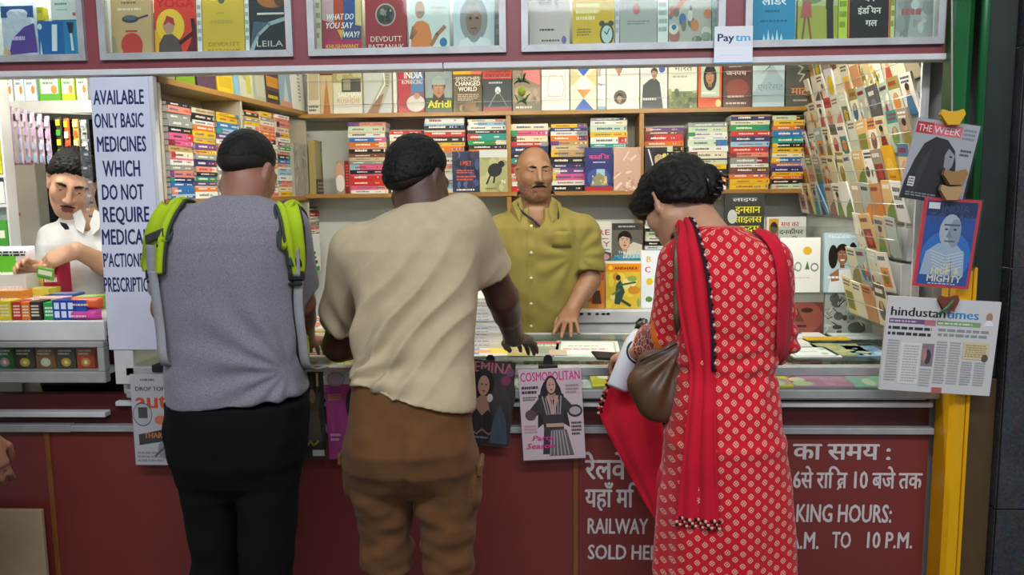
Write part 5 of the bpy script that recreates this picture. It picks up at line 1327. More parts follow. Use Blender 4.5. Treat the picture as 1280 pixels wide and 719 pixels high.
def sachet_strip(px, pyt, pyb, c, cols, label, group, Y=wy, wpx=11):
 a, b = ph(px - wpx / 2, pyt, Y), ph(px + wpx / 2, pyb, Y)
 wd = b.x - a.x
 h = a.z - b.z
 m = MB()
 n = max(4, int(h / 0.045))
 rows = []
 for i in range(n * 4 + 1):
  v = i / (n * 4)
  rows.append([((u - 0.5) * wd, -0.006 * abs(math.sin(math.pi * v * n)) * math.sin(math.pi * u) - 0.002, -h * v) for u in (0, .25, .5, .75, 1)])
 m.grid([r for r in rows][::-1], c, thick=0.001)
 for i in range(n):
  z0 = -h * (i + 0.85) / n
  hh = h / n * 0.6
  m.add([(-wd * 0.36, -0.0105, z0), (wd * 0.36, -0.0105, z0), (wd * 0.36, -0.0105, z0 + hh), (-wd * 0.36, -0.0105, z0 + hh)], [(0, 1, 2, 3)], cols[i % len(cols)])
 o = m.build('sachet_strip', FOIL, loc=((a.x + b.x) / 2, Y - 0.004, a.z))
 return tag(o, label, 'sachet strip', group)
for k, px in enumerate((17, 26, 35, 44, 53, 62)):
 sachet_strip(px, 133 + k * 2.4, 206, ['c9aec6', 'd0b6cc', 'c3a8c4'][k % 3], ['d9c6da', 'b9a0c4', 'a8b0cc', '88a0c0'], 'lilac sachet strip, ' + ['first', 'second', 'third', 'fourth', 'fifth', 'last'][k] + ' of the lilac row under the pharmacy shelf', 'lilac sachet strips')
for k, (px, c, cc, nm) in enumerate(((76, '3a3a2e', ['d8c22a', '4a9a3a'], 'black, yellow and green'), (86, 'd9662e', ['e6c23a', 'dfe0d8', 'c84a2a'], 'orange'), (97, 'd9b04a', ['e8d8a0', 'c9603a'], 'golden'), (107, 'cfd0c4', ['e6e6e0', 'b9bab0'], 'silvery'))):
 sachet_strip(px, 147 + k, 196 + 6 * (k % 2), c, cc, nm + ' sachet strip hanging above the pharmacist', None)
pa, pb = ph(10, 160, 3.2), ph(40, 160, 3.2)
lk = tag(empty('steel_cupboard', ((pa.x + pb.x) / 2, 3.2, 0.10)), 'tall narrow grey-beige cupboard with small red tags in the pharmacy', 'cupboard')
hw = (pb.x - pa.x) / 2
hL = pa.z - 0.10
MB().box((-hw, 0, 0), (hw, 0.07, hL), bev=0.004).build('body', mat('cupboard_enamel', 'b3aea2', 0.5, vary=0.06), lk)
m = MB()
for (px, py) in ((21, 203), (36, 203), (21, 268)):
 q = ph(px, py, 3.2)
 m2 = MB().box((-0.016, -0.003, -0.007), (0.016, 0.0, 0.007), 'b5402c').box((-0.011, -0.0036, -0.003), (0.011, -0.003, 0.003), 'd9c9bd')
 m2.build('red_tag', PLASTIC_INK, lk, loc=(q.x - lk.location.x, 0, q.z - 0.10))
sl = MB().box((-hw - 0.015, 0.0, 0), (hw + 0.02, 0.07, 0.025), bev=0.004).build('carton_tray', M_white_trim, loc=(lk.location.x, 3.205, hL + 0.101), rot=(0, 0.0, 0))
tag(sl, 'white tray on top of the beige pharmacy cupboard', 'tray')
dk = MB().box((ph(22, 200, 3.5).x, 3.584, 0.101), (ph(122, 200, 3.5).x, 3.597, ph(60, 138, 3.5).z), bev=0.004).build('dark_curtain', mat('black_cloth', '131215', 0.9))
tag(dk, 'black cloth screen behind the pharmacist', 'curtain')
xs_ = ph(3, 200, 2.9).x
for k, (py0, py1, c, nm) in enumerate(((165, 218, 'c9c82e', 'yellow-green'), (228, 255, 'e6e6de', 'white'), (276, 308, '4a9a3a', 'green'))):
 p0, p1 = ph(4, py1, 2.9), ph(4, py0, 2.9)
 carton(0.11, 0.035, p1.z - p0.z, c, [('r', 0.1, 0.3, 0.9, 0.6, 'e8e8d0'), ('b', 0.15, 0.7, 0.85, 0.9, '3a6a2a', 1)], nm + ' carton on the small pharmacy side rack', (xs_ - 0.06, 2.9, p0.z + 0.002), group=None)
sr = tag(empty('side_rack', (xs_ - 0.06, 2.9, 0.10)), 'narrow white rack holding cartons at the edge of the pharmacy', 'rack')
for py in (218, 255, 308):
 z = ph(4, py, 2.9).z - 0.10
 MB().box((-0.07, -0.005, z - 0.012), (0.062, 0.042, z)).build('shelf_board', M_white_trim, sr)
MB().box((-0.07, 0.042, 0), (0.062, 0.05, 2.0)).build('back_panel', M_white_trim, sr)
MB().box((0.062, -0.005, 0), (0.07, 0.05, 2.0)).build('side_panel', M_white_trim, sr)
zpc = z1 + 0.0008
g_items = [
 (7, 402, 0.045, 0.06, 0.065, 'd9c62a', 'yellow carton at the edge of the pharmacy counter', 0.1), (22, 402, 0.035, 0.06, 0.062, 'b5332a', 'red carton beside the yellow one on the pharmacy counter', 0.05), (33, 402, 0.032, 0.06, 0.060, 'd9742a', 'orange carton on the pharmacy counter', 0.0), (45, 402, 0.040, 0.06, 0.062, '3a322e', 'dark brown carton on the pharmacy counter', -0.05)]
for (px, py, w_, d_, h_, c, lab, rz_) in g_items:
 p = P(px, py, YF + 0.03)
 carton(w_ * 0.9, d_, h_, c, [('b', 0.15, 0.2, 0.85, 0.85, 'e8dcc0', 4)], lab, (p.x, YF + 0.03, zpc), rz=0, group=None)
p = P(66, 402, YF)
carton(0.055, 0.05, 0.058, '2f9a4a', [('b', 0.1, 0.2, 0.9, 0.8, 'd9ecd8', 3)], 'green blister carton before the blue pack', (P(57, 402, YF).x, YF + 0.035, zpc))
bl = P(74, 402, YF)
carton(0.115, 0.07, 0.066, '1f3f96', [('r', 0.06 + 0.2 * i, 0.14 + 0.42 * j, 0.2 + 0.2 * i, 0.46 + 0.42 * j, 'cfdcee') for i in range(3) for j in range(2)] + [('r', 0.7, 0.05, 0.98, 0.95, '2a55b0')], 'deep blue pack with six white windows on the pharmacy counter', (P(81, 402, YF).x, YF + 0.03, zpc))
pillow_pack(0.105, 0.05, 0.035, 'd24a9c', [('b', 0.2, 0.3, 0.8, 0.6, 'f0c0dc', 1)], 'pink soap packet at the counter edge by the white board', (P(108, 402, YF + 0.05).x, YF + 0.05, zpc), name='soap_packet', cat='packet')
pillow_pack(0.105, 0.05, 0.037, 'e0603a', [('b', 0.2, 0.3, 0.8, 0.6, 'f5cdb8', 1)], 'orange-red soap packet on top of the pink one', (P(109, 388, YF + 0.05).x, YF + 0.055, zpc + 0.0355), name='soap_packet', cat='packet')
heap = [(8, 2.62, 0.11, 0.08, 'd98a3a', 'orange'), (32, 2.60, 0.10, 0.05, 'd9c6cc', 'lilac'), (60, 2.62, 0.10, 0.055, 'e0b8b0', 'rose'), (92, 2.60, 0.09, 0.05, 'c94a3a', 'red'), (14, 2.68, 0.12, 0.13, 'd6d8cc', 'white'), (44, 2.68, 0.10, 0.08, 'd9c84a', 'yellow'), (74, 2.68, 0.10, 0.06, '3f5aa0', 'blue'), (104, 2.68, 0.09, 0.05, '8cc04a', 'lime'), (8, 2.76, 0.09, 0.19, '6ac02e', 'bright green'), (40, 2.76, 0.10, 0.15, 'd8d23a', 'lemon'), (66, 2.76, 0.06, 0.17, 'c02f4a', 'crimson')]
for (px, Y, wd, h_, c, nm) in heap:
 x = P(px, 380, Y).x
 carton(wd, 0.075, h_, c, [('b', 0.1, 0.25, 0.9, 0.75, 'f0ece0', 2)], f'{nm} carton heaped on the pharmacy counter', (x, Y, zpc), top=[('b', 0.1, 0.2, 0.9, 0.8, 'efe8dc', 3)], group=None, name='carton')
p = P(48, 325, 2.88)
pillow_pack(0.16, 0.05, 0.07, 'e6e0e0', [('r', 0.05, 0.1, 0.95, 0.42, 'b5204a'), ('b', 0.1, 0.5, 0.9, 0.8, '2a2a2a', 2)], 'white, black and crimson pouch behind the counter goods', (p.x - 0.03, 2.79, zpc + 0.1515), name='pouch', cat='pouch')
for k, (a, b, c, c2, nm) in enumerate(((-4, 18, '2f6a3a', 'c98a9a', 'green'), (20, 44, '4a3a36', 'd9b02a', 'dark brown'), (46, 70, '8f5a36', 'e0d4c4', 'tan'), (72, 95, '4a3c3a', 'd9a62a', 'dusky'), (97, 119, 'b5442e', 'd98a4a', 'brick red'))):
 pa, pb = P(a, 463, YF + 0.03), P(b, 463, YF + 0.03)
 hh = (z3 - z4) * 1.02
 carton(pb.x - pa.x, 0.03, hh, c, [('e', 0.5, 0.3, 0.26, 0.2, c2), ('b', 0.1, 0.62, 0.9, 0.9, 'e6d8c8', 2), ('e', 0.5, 0.3, 0.1, 0.09, 'efe6c0')], f'{nm} packet behind the lower pharmacy glass', ((pa.x + pb.x) / 2, YF + 0.03, z4 + 0.0008), name='packet', cat='packet', group='packets behind the lower pharmacy glass')
a = P(103, 190, YF - 0.03)
b = P(117, 300, YF - 0.03)
m = MB()
rows = []
for i in range(33):
 v = i / 32
 rows.append([(-0.017 + 0.034 * u, -0.004 * abs(math.sin(v * math.pi * 8)) * math.sin(math.pi * u), -(a.z - b.z) * (1 - v)) for u in (0, .33, .66, 1)])
m.grid(rows, 'ffffff', thick=0.0006)
o = m.build('pouch_strip', M_clearfilm, loc=((a.x + b.x) / 2, YF - 0.025, a.z + 0.1))
tag(o, 'clear strip of empty pouches hanging at the edge of the lettered board', 'pouch strip')
m = MB()
for i in range(14):
 z = -0.02 - i * 0.021
 m.box((-0.008 + 0.006 * (i % 3), -0.0062, z - 0.007), (0.004 + 0.006 * (i % 3), -0.0056, z), '5a5a5c' if i % 2 else 'c9c9cc')
m.build('print', INK, o)
# ------------------------------------------------------------------ magazines hanging in front of the counter
def hang_mag(tl, tr, bl, base, art, label, Y, t=0.004, sleeve=True, name='magazine', cat='magazine', sl_pad=0.004, tip=0.0):
 A, B, C = P(*tl, Y), P(*tr, Y), P(*bl, Y)
 wd = (B - A).length
 h = (A - C).length
 ang = math.atan2(B.z - A.z, B.x - A.x)
 m = MB()
 m.box((0, 0, -h), (wd, t, 0), base, bev=0.0008)
 m.box((0.002, t, -h + 0.002), (wd - 0.003, t + 0.002, -0.002), 'e6e2d8')
 m.art(art, wd, h, O=(0, 0, -h))
 o = m.build(name, GLOSS, loc=A, rot=(tip, -ang, 0))
 tag(o, label, cat)
 if sleeve:
  s = MB()
  R_, C_ = 9, 7
  rows = []
  for i in range(R_):
   v = i / (R_ - 1)
   rows.append([(-sl_pad + (wd + 2 * sl_pad) * j / (C_ - 1), -0.003 - 0.0014 * math.sin(3 * v + 2.2 * j), -h - sl_pad + (h + 2 * sl_pad) * v) for j in range(C_)])
  s.grid(rows, 'ffffff')
  s.build('plastic_sleeve', M_film, o)
 return o
YH = 2.422
cosmo = [('r', 0.0, 0.0, 1, 1, 'dcc9ce'), ('t', 'COSMOPOLITAN', 0.5, 0.87, 0.098, 'dd3f94', 'c', 2, 0.96)]
cosmo += [('e', 0.5, 0.62, 0.19, 0.28, '241a18'), ('p', [(0.3, 0.72), (0.7, 0.72), (0.78, 0.35), (0.62, 0.42), (0.4, 0.42), (0.26, 0.35)], '241a18'), ('r', 0.45, 0.66, 0.57, 0.76, 'b98a76'), ('e', 0.51, 0.82, 0.10, 0.105, '241a18'), ('e', 0.51, 0.815, 0.072, 0.085, 'd2a28e'), ('e', 0.485, 0.825, 0.013, 0.007, '2a1c1a'), ('e', 0.54, 0.825, 0.013, 0.007, '2a1c1a'), ('e', 0.512, 0.772, 0.02, 0.008, 'a03a44'),
  ('p', [(0.30, 0.68), (0.45, 0.72), (0.52, 0.55), (0.58, 0.72), (0.72, 0.68), (0.92, 0.52), (0.86, 0.46), (0.70, 0.54), (0.68, 0.34), (0.76, 0.06), (0.32, 0.06), (0.36, 0.34), (0.34, 0.52), (0.16, 0.46), (0.10, 0.52)], '3a3236'),
  ('p', [(0.42, 0.70), (0.47, 0.71), (0.52, 0.57), (0.57, 0.71), (0.62, 0.70), (0.54, 0.50), (0.5, 0.50)], 'd2a28e'), ('e', 0.16, 0.5, 0.09, 0.06, '5f4a4c'), ('e', 0.87, 0.53, 0.12, 0.07, '3a3438'), ('e', 0.87, 0.53, 0.09, 0.045, 'b9b4b4'), ('r', 0.4, 0.36, 0.68, 0.40, 'cfa894'),
  ('p', [(0.5, 0.33), (0.72, 0.33), (0.82, 0.04), (0.42, 0.04)], '6a6064')]
cosmo += [('l', [(0.36 + 0.05 * i, 0.70 - 0.02 * (i % 3)), (0.42 + 0.035 * i, 0.5)], 0.003, 'b9b0b0') for i in range(7)] + [('l', [(0.48 + 0.04 * i, 0.32), (0.44 + 0.06 * i, 0.05)], 0.004, 'b0aaac') for i in range(6)]
cosmo += [('b', 0.04, 0.73, 0.3, 0.83, '3a3a3a', 2), ('b', 0.05, 0.66, 0.28, 0.71, '7a6a70', 2), ('b', 0.74, 0.72, 0.96, 0.83, 'a8989e', 3), ('b', 0.8, 0.26, 0.97, 0.42, '5a5056', 4), ('b', 0.05, 0.3, 0.26, 0.4, 'c9a0b0', 3), ('t', 'Party', 0.32, 0.22, 0.055, 'dd3f94', 'c', 1, 0.34, 0.25), ('t', 'Season', 0.28, 0.13, 0.06, 'dd3f94', 'c', 1, 0.46, 0.25)]
hang_mag((647.5, 463), (726, 459), (651, 576), 'dcc9ce', cosmo, 'pale pink fashion magazine hanging at the front of the counter, woman in black', YH)
femina = [('r', 0, 0, 1, 1, '2a2626'), ('e', 0.7, 0.6, 0.35, 0.3, '3a3434'), ('t', 'FEMINA', 0.47, 0.86, 0.125, 'b56a72', 'c', 1, 0.96), ('e', 0.36, 0.72, 0.22, 0.18, '151111'), ('e', 0.37, 0.7, 0.12, 0.12, 'c09078'), ('e', 0.33, 0.715, 0.02, 0.01, '1a1212'), ('e', 0.42, 0.715, 0.02, 0.01, '1a1212'), ('e', 0.38, 0.635, 0.035, 0.012, '9a3a40'), ('p', [(0.18, 0.5), (0.32, 0.58), (0.46, 0.58), (0.54, 0.4), (0.3, 0.28), (0.14, 0.34)], 'a87f6a'), ('p', [(0.1, 0), (0.62, 0), (0.66, 0.3), (0.5, 0.42), (0.38, 0.34), (0.26, 0.42), (0.1, 0.3)], '191718'), ('e', 0.14, 0.52, 0.06, 0.08, 'b58c76'), ('e', 0.52, 0.56, 0.06, 0.05, 'cfcac6'), ('e', 0.82, 0.78, 0.1, 0.06, '8a3a5a'), ('e', 0.9, 0.88, 0.08, 0.05, '7a4a6a'),
  ('l', [(0.16, 0.16), (0.3, 0.12), (0.4, 0.18), (0.55, 0.12), (0.7, 0.2)], 0.0045, '9a6a6a'), ('b', 0.2, 0.06, 0.6, 0.1, '7a7a80', 1), ('p', [(0.58, 0.02), (0.96, 0.02), (0.9, 0.3), (0.75, 0.5), (0.62, 0.3)], '3f4a5c')]
hang_mag((585, 448.5), (645, 454), (588, 553), '2a2626', femina, 'dark glossy fashion magazine tucked behind the beige shirt hem', YH + 0.006)
auto = [('r', 0, 0, 1, 1, 'c2c2c4'), ('b', 0.2, 0.92, 0.55, 0.96, '6a6a6a', 1), ('t', 'DROP TOP', 0.08, 0.82, 0.045, '2f2a2a', 'l', 1, 0.58), ('t', 'BEAUTY', 0.7, 0.82, 0.045, 'd25a3c', 'l', 1, 0.4), ('t', 'auto', 0.06, 0.63, 0.17, 'd64f2c', 'l', 2, 0.9), ('e', 0.2, 0.56, 0.19, 0.13, '3a3a3c'), ('e', 0.2, 0.56, 0.18, 0.12, 'b9b9bb'), ('r', 0.12, 0.52, 0.3, 0.64, '4a4a4c'), ('p', [(0.1, 0.34), (0.98, 0.44), (0.98, 0.30), (0.1, 0.22)], '3c3a3a'), ('t', 'THAR', 0.2, 0.30, 0.06, 'd9823a', 'l', 1, 0.36), ('t', 'DRIVEN', 0.6, 0.36, 0.06, 'd9823a', 'l', 1, 0.36), ('e', 0.55, 0.5, 0.12, 0.05, 'd87a5c'), ('e', 0.6, 0.17, 0.14, 0.1, '8f9094'), ('e', 0.85, 0.13, 0.1, 0.1, '6a6b70'), ('b', 0.05, 0.03, 0.6, 0.16, '9a9a9c', 3), ('l', [(0.4, 0.1), (0.6, 0.2), (0.95, 0.18)], 0.006, '5a5a5e')]
hang_mag((162, 468), (226, 468), (154.5, 580), 'c2c2c4', auto, 'silver and red motoring magazine in plastic, hanging beside the black trousers', YH + 0.004)
hang_mag((366, 465), (403.5, 465), (366, 573), '33302a', [('r', 0.0, 0.9, 1, 1, '2a2a22'), ('l', [(0.35, 0.98), (0.35, 0.84)], 0.006, 'c9b82e'), ('l', [(0.8, 0.98), (0.8, 0.84)], 0.006, 'c9b82e'), ('e', 0.6, 0.6, 0.22, 0.2, '5a4a3a'), ('e', 0.62, 0.72, 0.1, 0.08, '9a7a60'), ('p', [(0.4, 0.2), (0.9, 0.2), (0.8, 0.55), (0.5, 0.55)], '6a5a48'), ('l', [(0.35, 0.14), (0.5, 0.2), (0.6, 0.15), (0.75, 0.2)], 0.006, 'c9b82e'), ('r', 0.55, 0.03, 0.95, 0.1, 'd9d9d4')], 'dark magazine with yellow marks, hanging between the two men', YH + 0.008)
hang_mag((404.5, 463), (446, 462), (405, 574), 'b8408c', [('r', 0, 0.84, 1, 1, 'd9d2cc'), ('e', 0.35, 0.9, 0.28, 0.08, 'a8a4a8'), ('e', 0.35, 0.9, 0.22, 0.06, 'd0b0c4'), ('e', 0.9, 0.88, 0.16, 0.09, 'd0c02a'), ('b', 0.08, 0.66, 0.5, 0.74, 'e0a03a', 3), ('e', 0.85, 0.6, 0.25, 0.2, '3a2a2c'), ('e', 0.9, 0.55, 0.16, 0.14, 'b58a74'), ('b', 0.08, 0.2, 0.4, 0.3, 'e6c0d4', 2), ('p', [(0.6, 0.1), (1, 0.1), (1, 0.4), (0.7, 0.38)], '4a2a2a')], 'magenta magazine half hidden behind the beige shirt hem', YH + 0.006)
for (px, py, lab) in ((613, 444, 'black binder clip above the dark fashion magazine'), (685, 441, 'black binder clip above the pale pink magazine'), (205, 447, 'black binder clip above the motoring magazine')):
 p = P(px, py, YF + 0.012)
 o = tag(empty('binder_clip', (p.x, YF + 0.012, ZT + 0.005)), lab, 'clip')
 MB().box((-0.030, -0.026, -0.016), (0.030, -0.0215, 0.006), bev=0.002).box((-0.030, -0.0215, 0.0015), (0.030, 0.014, 0.006), bev=0.0015).build('body', M_black, o)
 m = MB()
 m.prism([(-0.016, 0.006), (0.016, 0.006), (0.013, 0.026), (0.006, 0.034), (-0.006, 0.034), (-0.013, 0.026)], -0.004, 0.000)
 m.build('handle', M_black, o)
# ------------------------------------------------------------------ hanging set on the pillar
YP = 2.345
MX = MB()
st = [P(1190, -20, YP), P(1190, 150, YP), P(1192, 240, YP), P(1186, 375, YP)]
o = MB().tube(st, 0.0022, n=6).build('string', M_string)
tag(o, 'grubby string hanging down the green pillar with clipped papers', 'string')
week = [('r', 0, 0, 1, 1, 'a9adb0'), ('r', 0.02, 0.82, 0.74, 0.96, 'c0262c'), ('t', 'THE', 0.05, 0.845, 0.085, 'dfe0e0', 'l', 0, 0.22), ('r', 0.28, 0.82, 0.74, 0.96, 'd8696c'), ('t', 'WEEK', 0.30, 0.845, 0.085, 'efe6e6', 'l', 0, 0.42), ('b', 0.76, 0.8, 0.97, 0.95, '7f8488', 3), ('p', [(0.0, 0.0), (0.82, 0.0), (0.80, 0.28), (0.76, 0.5), (0.70, 0.66), (0.55, 0.78), (0.36, 0.80), (0.2, 0.70), (0.1, 0.48), (0.02, 0.2)], '1f2024'), ('p', [(0.12, 0.1), (0.22, 0.5), (0.34, 0.68), (0.3, 0.4), (0.2, 0.05)], '2f3136'), ('p', [(0.60, 0.68), (0.72, 0.60), (0.71, 0.47), (0.66, 0.40), (0.58, 0.45), (0.56, 0.6)], '8f9296'), ('e', 0.655, 0.58, 0.025, 0.012, '1f2024'), ('b', 0.78, 0.6, 0.97, 0.7, '4a4d52', 2), ('r', 0.08, 0.16, 0.18, 0.28, 'd9dadb'), ('b', 0.09, 0.17, 0.17, 0.27, '3a3a3a', 3), ('b', 0.08, 0.04, 0.6, 0.1, '85888c', 2)]
hang_mag((1147, 146.5), (1226, 158), (1122, 246), 'a9adb0', week, 'news magazine with a hooded figure, clipped high on the green pillar', YP - 0.012, t=0.006, tip=0.06)
today = [('r', 0, 0, 1, 1, 'c43440'), ('r', 0.055, 0.03, 0.945, 0.97, '1e4f9a'), ('e', 0.5, 0.35, 0.44, 0.3, '2c70bc'), ('r', 0.055, 0.80, 0.945, 0.97, '1a2f5a'), ('t', 'INDIA', 0.56, 0.85, 0.085, '3a4868', 'c', 0, 0.5), ('t', 'TODAY', 0.5, 0.72, 0.12, '3a4868', 'c', 0, 0.8), ('r', 0.08, 0.88, 0.28, 0.95, 'd6dade'),
  ('p', [(0.08, 0.14), (0.86, 0.14), (0.82, 0.4), (0.66, 0.5), (0.34, 0.5), (0.14, 0.4)], '9fb4c6'), ('e', 0.52, 0.64, 0.19, 0.19, 'aab6be'), ('e', 0.6, 0.62, 0.11, 0.16, '8b99a4'), ('e', 0.45, 0.66, 0.03, 0.012, '2f3a46'), ('e', 0.6, 0.66, 0.03, 0.012, '2f3a46'), ('r', 0.4, 0.70, 0.68, 0.72, '4f5b66'), ('p', [(0.5, 0.66), (0.57, 0.57), (0.46, 0.57)], '75838e'), ('r', 0.44, 0.52, 0.62, 0.535, '4f5b66')] + [('l', [(0.2 + 0.02 * i, 0.42 - 0.035 * i), (0.5, 0.36 - 0.035 * i), (0.8, 0.42 - 0.035 * i)], 0.003, 'c6d2da') for i in range(6)] + [
  ('t', 'THE', 0.56, 0.235, 0.04, 'e0d9a8', 'c', 1, 0.18), ('t', 'HIGH &', 0.52, 0.155, 0.07, 'e0d9a8', 'c', 2, 0.5), ('t', 'MIGHTY', 0.52, 0.065, 0.075, 'e0d9a8', 'c', 2, 0.62), ('b', 0.25, 0.035, 0.8, 0.055, 'd3dbe2', 1)]
hang_mag((1157, 246.5), (1228, 251), (1154, 358), 'c43440', today, 'red-bordered blue news magazine with a pale statue-like face, below the hooded one', YP - 0.008, t=0.008, tip=0.04)
news = [('r', 0, 0, 1, 1, 'c3c2c0'), ('t', 'hindustan', 0.02, 0.80, 0.095, '2b2b2e', 'l', 1, 0.50), ('t', 'times', 0.525, 0.80, 0.095, '2f7fb0', 'l', 1, 0.29), ('r', 0.02, 0.72, 0.42, 0.77, '6f5078'), ('r', 0.34, 0.71, 0.44, 0.77, 'b5707a'), ('r', 0.45, 0.72, 0.84, 0.77, '7a9a70'), ('b', 0.03, 0.73, 0.33, 0.76, 'bfb2c6', 1), ('b', 0.46, 0.73, 0.82, 0.76, 'c8d6c0', 1), ('e', 0.91, 0.83, 0.03, 0.05, 'a07a68'), ('p', [(0.86, 0.74), (0.96, 0.74), (0.93, 0.8), (0.89, 0.8)], 'd9d9dc'),
  ('t', 'Doctors can start train', 0.02, 0.655, 0.03, '3a3a3c', 'l', 1, 0.38), ('t', 'in migration for bill today', 0.02, 0.60, 0.03, '3a3a3c', 'l', 1, 0.40)]
news[-2:] = [('b', 0.02, 0.645, 0.42, 0.70, '3a3a3c', 1), ('b', 0.02, 0.585, 0.43, 0.64, '3a3a3c', 1)]
news += [('b', 0.47, 0.60, 0.93, 0.70, '8a8a8a', 2), ('b', 0.03, 0.10, 0.14, 0.55, '9a9a99', 16), ('r', 0.15, 0.08, 0.33, 0.52, 'cfcecb'), ('b', 0.18, 0.10, 0.32, 0.5, 'a5a5a3', 14), ('r', 0.345, 0.28, 0.45, 0.52, '84747a'), ('e', 0.40, 0.38, 0.03, 0.08, '4a3f44'), ('e', 0.37, 0.4, 0.02, 0.07, 'b07a70'), ('b', 0.345, 0.06, 0.45, 0.26, 'a5a5a3', 7), ('b', 0.47, 0.10, 0.57, 0.56, '9f9f9d', 17), ('b', 0.59, 0.10, 0.69, 0.56, 'a5a5a3', 17), ('r', 0.71, 0.38, 0.94, 0.56, 'c9b98e'), ('b', 0.73, 0.40, 0.92, 0.54, '9a8c68', 6), ('e', 0.91, 0.40, 0.03, 0.04, '5a5450'), ('b', 0.71, 0.10, 0.81, 0.36, '9f9f9d', 10), ('b', 0.83, 0.10, 0.93, 0.36, 'a5a5a3', 10), ('r', 0.47, 0.0, 0.56, 0.06, 'a8625c')]
o = hang_mag((1112, 370), (1252, 378), (1108, 487), 'c3c2c0', news, 'broadsheet newspaper clipped at the pillar beside the counter end', YP - 0.012, t=0.012, sleeve=False, name='newspaper', cat='newspaper')
def peg(px, py, c, label, s=1.0, Y=YP - 0.02):
 p = P(px, py, Y)
 t = tag(empty('clip', (p.x, p.y, p.z)), label, 'clip')
 for k, sg in enumerate((-1, 1)):
  m = MB()
  m.prism([(-0.022 * s, 0.022), (-0.026 * s, 0.008), (-0.012 * s, -0.022), (0.012 * s, -0.022), (0.026 * s, 0.008), (0.022 * s, 0.022), (0.008 * s, 0.016), (-0.008 * s, 0.016)], sg * 0.006 - 0.003, sg * 0.006 + 0.003, c)
  m.M = Matrix.Identity(4)
  m.build('jaw', PLASTIC_INK, t, rot=(sg * 0.16, 0, 0))
 m = MB()
 m.tube([(-0.012, 0, 0.0), (0.012, 0, 0.0)], 0.005, 'b9b9b4', n=8)
 m.build('spring', M_wire, t)
 return t
peg(1190, 147, 'c99a1e', 'yellow plastic clip over the hooded magazine', 1.3)
peg(1193, 222, '8a6a3e', 'brown wooden clip between the two news magazines', 1.3)
peg(1188, 241, 'a08458', 'tan clip gripping the blue news magazine', 1.2)
peg(1185, 379, '6a3a2a', 'brown clip holding the broadsheet newspaper', 1.1)
p0 = P(1181, 384, YP - 0.045)
o = MB().grid([[(-0.022, 0, -0.02), (-0.014, -0.002, -0.022)], [(0.0, -0.004, 0.0), (0.006, -0.006, -0.004)], [(0.022, 0, 0.022), (0.024, -0.002, 0.016)]], '3f7a4a', thick=0.001).build('ribbon', PLASTIC_INK, loc=p0)
tag(o, 'green ribbon scrap tied by the clip over the newspaper', 'ribbon')
pa, pb = P(893, 33.5, YF - 0.022), P(940, 79, YF - 0.022)
wS2, hS2 = pb.x - pa.x, pa.z - pb.z
o = MB().box((0, 0, -hS2), (wS2, 0.003, 0), 'd9dcde', bev=0.0008).art([('t', 'Pay', 0.06, 0.60, 0.2, '1f2f5c', 'l', 2, 0.44), ('t', 'tm', 0.54, 0.60, 0.2, '3fa6d2', 'l', 2, 0.4), ('r', 0, 0, 1, 0.03, '5a9ac0'), ('r', 0, 0.03, 1, 0.45, 'dfe4e8'), ('b', 0.2, 0.2, 0.8, 0.25, 'cfd6da', 1)], wS2, hS2, O=(0, 0, -hS2)).build('payment_sign', PLASTIC_INK, loc=(pa.x, YF - 0.0255, pa.z), rot=(0, 0, 0))
tag(o, 'small white payment sign hanging over the fascia\'s maroon board', 'sign')
ch = P(652, 92, YF + 0.06)
t = tag(empty('lemon_charm', ch), 'green chillies and a lemon strung as a charm under the fascia', 'charm')
MB().tube([(0, 0, 0.03), (0, 0, -0.085)], 0.0012, n=5).build('string', M_string, t)
M_chili = mat('green_chilli', '2f6a1e', 0.35)
for k, (z, n0) in enumerate(((-0.022, 6), (-0.082, 6))):
 for i in range(n0):
  a = i * math.pi * 2 / n0 + k
  m = MB()
  m.tube([(0, 0, 0), (0.014 * math.cos(a), 0.014 * math.sin(a), -0.002 + 0.004 * (i % 2)), (0.026 * math.cos(a), 0.026 * math.sin(a), -0.006 + 0.014 * (i % 3)), (0.036 * math.cos(a), 0.036 * math.sin(a), -0.014 + 0.022 * (i % 3))], [0.003, 0.0050, 0.0042, 0.001], n=7)
  m.build('chilli', M_chili, t, loc=(0, 0, z)).scale = (0.72, 0.72, 0.72)
m = MB()
m.ball((0, 0, 0), (0.013, 0.013, 0.016))
m.build('lemon', mat('unripe_lemon', '9fb02a', 0.4, bump=0.3, bscale=300), t, loc=(0, 0, -0.052))
# ------------------------------------------------------------------ smooth solid modelling for bodies and clothes
from mathutils.bvhtree import BVHTree
def V3(p):
 return np.array(p, dtype=np.float32)
def _hash(i, j, k):
 n = (i * 374761393 + j * 668265263 + k * 2147483647) & 0x7fffffff
 n = ((n ^ (n >> 13)) * 1274126177) & 0x7fffffff
 return ((n ^ (n >> 16)) & 0xffff) / 65535.0
def vnoise(p):
 p = np.asarray(p, dtype=np.float64)
 f = np.floor(p).astype(np.int64)
 t = p - f
 t = t * t * (3 - 2 * t)
 r = 0
 for a in (0, 1):
  for b in (0, 1):
   for c in (0, 1):
    w = (t[:, 0] if a else 1 - t[:, 0]) * (t[:, 1] if b else 1 - t[:, 1]) * (t[:, 2] if c else 1 - t[:, 2])
    r = r + w * _hash(f[:, 0] + a, f[:, 1] + b, f[:, 2] + c)
 return r * 2 - 1
def smin(a, b, k):
 if k <= 0:
  return np.minimum(a, b)
 h = np.maximum(k - np.abs(a - b), 0) / k
 return np.minimum(a, b) - h * h * k * 0.25
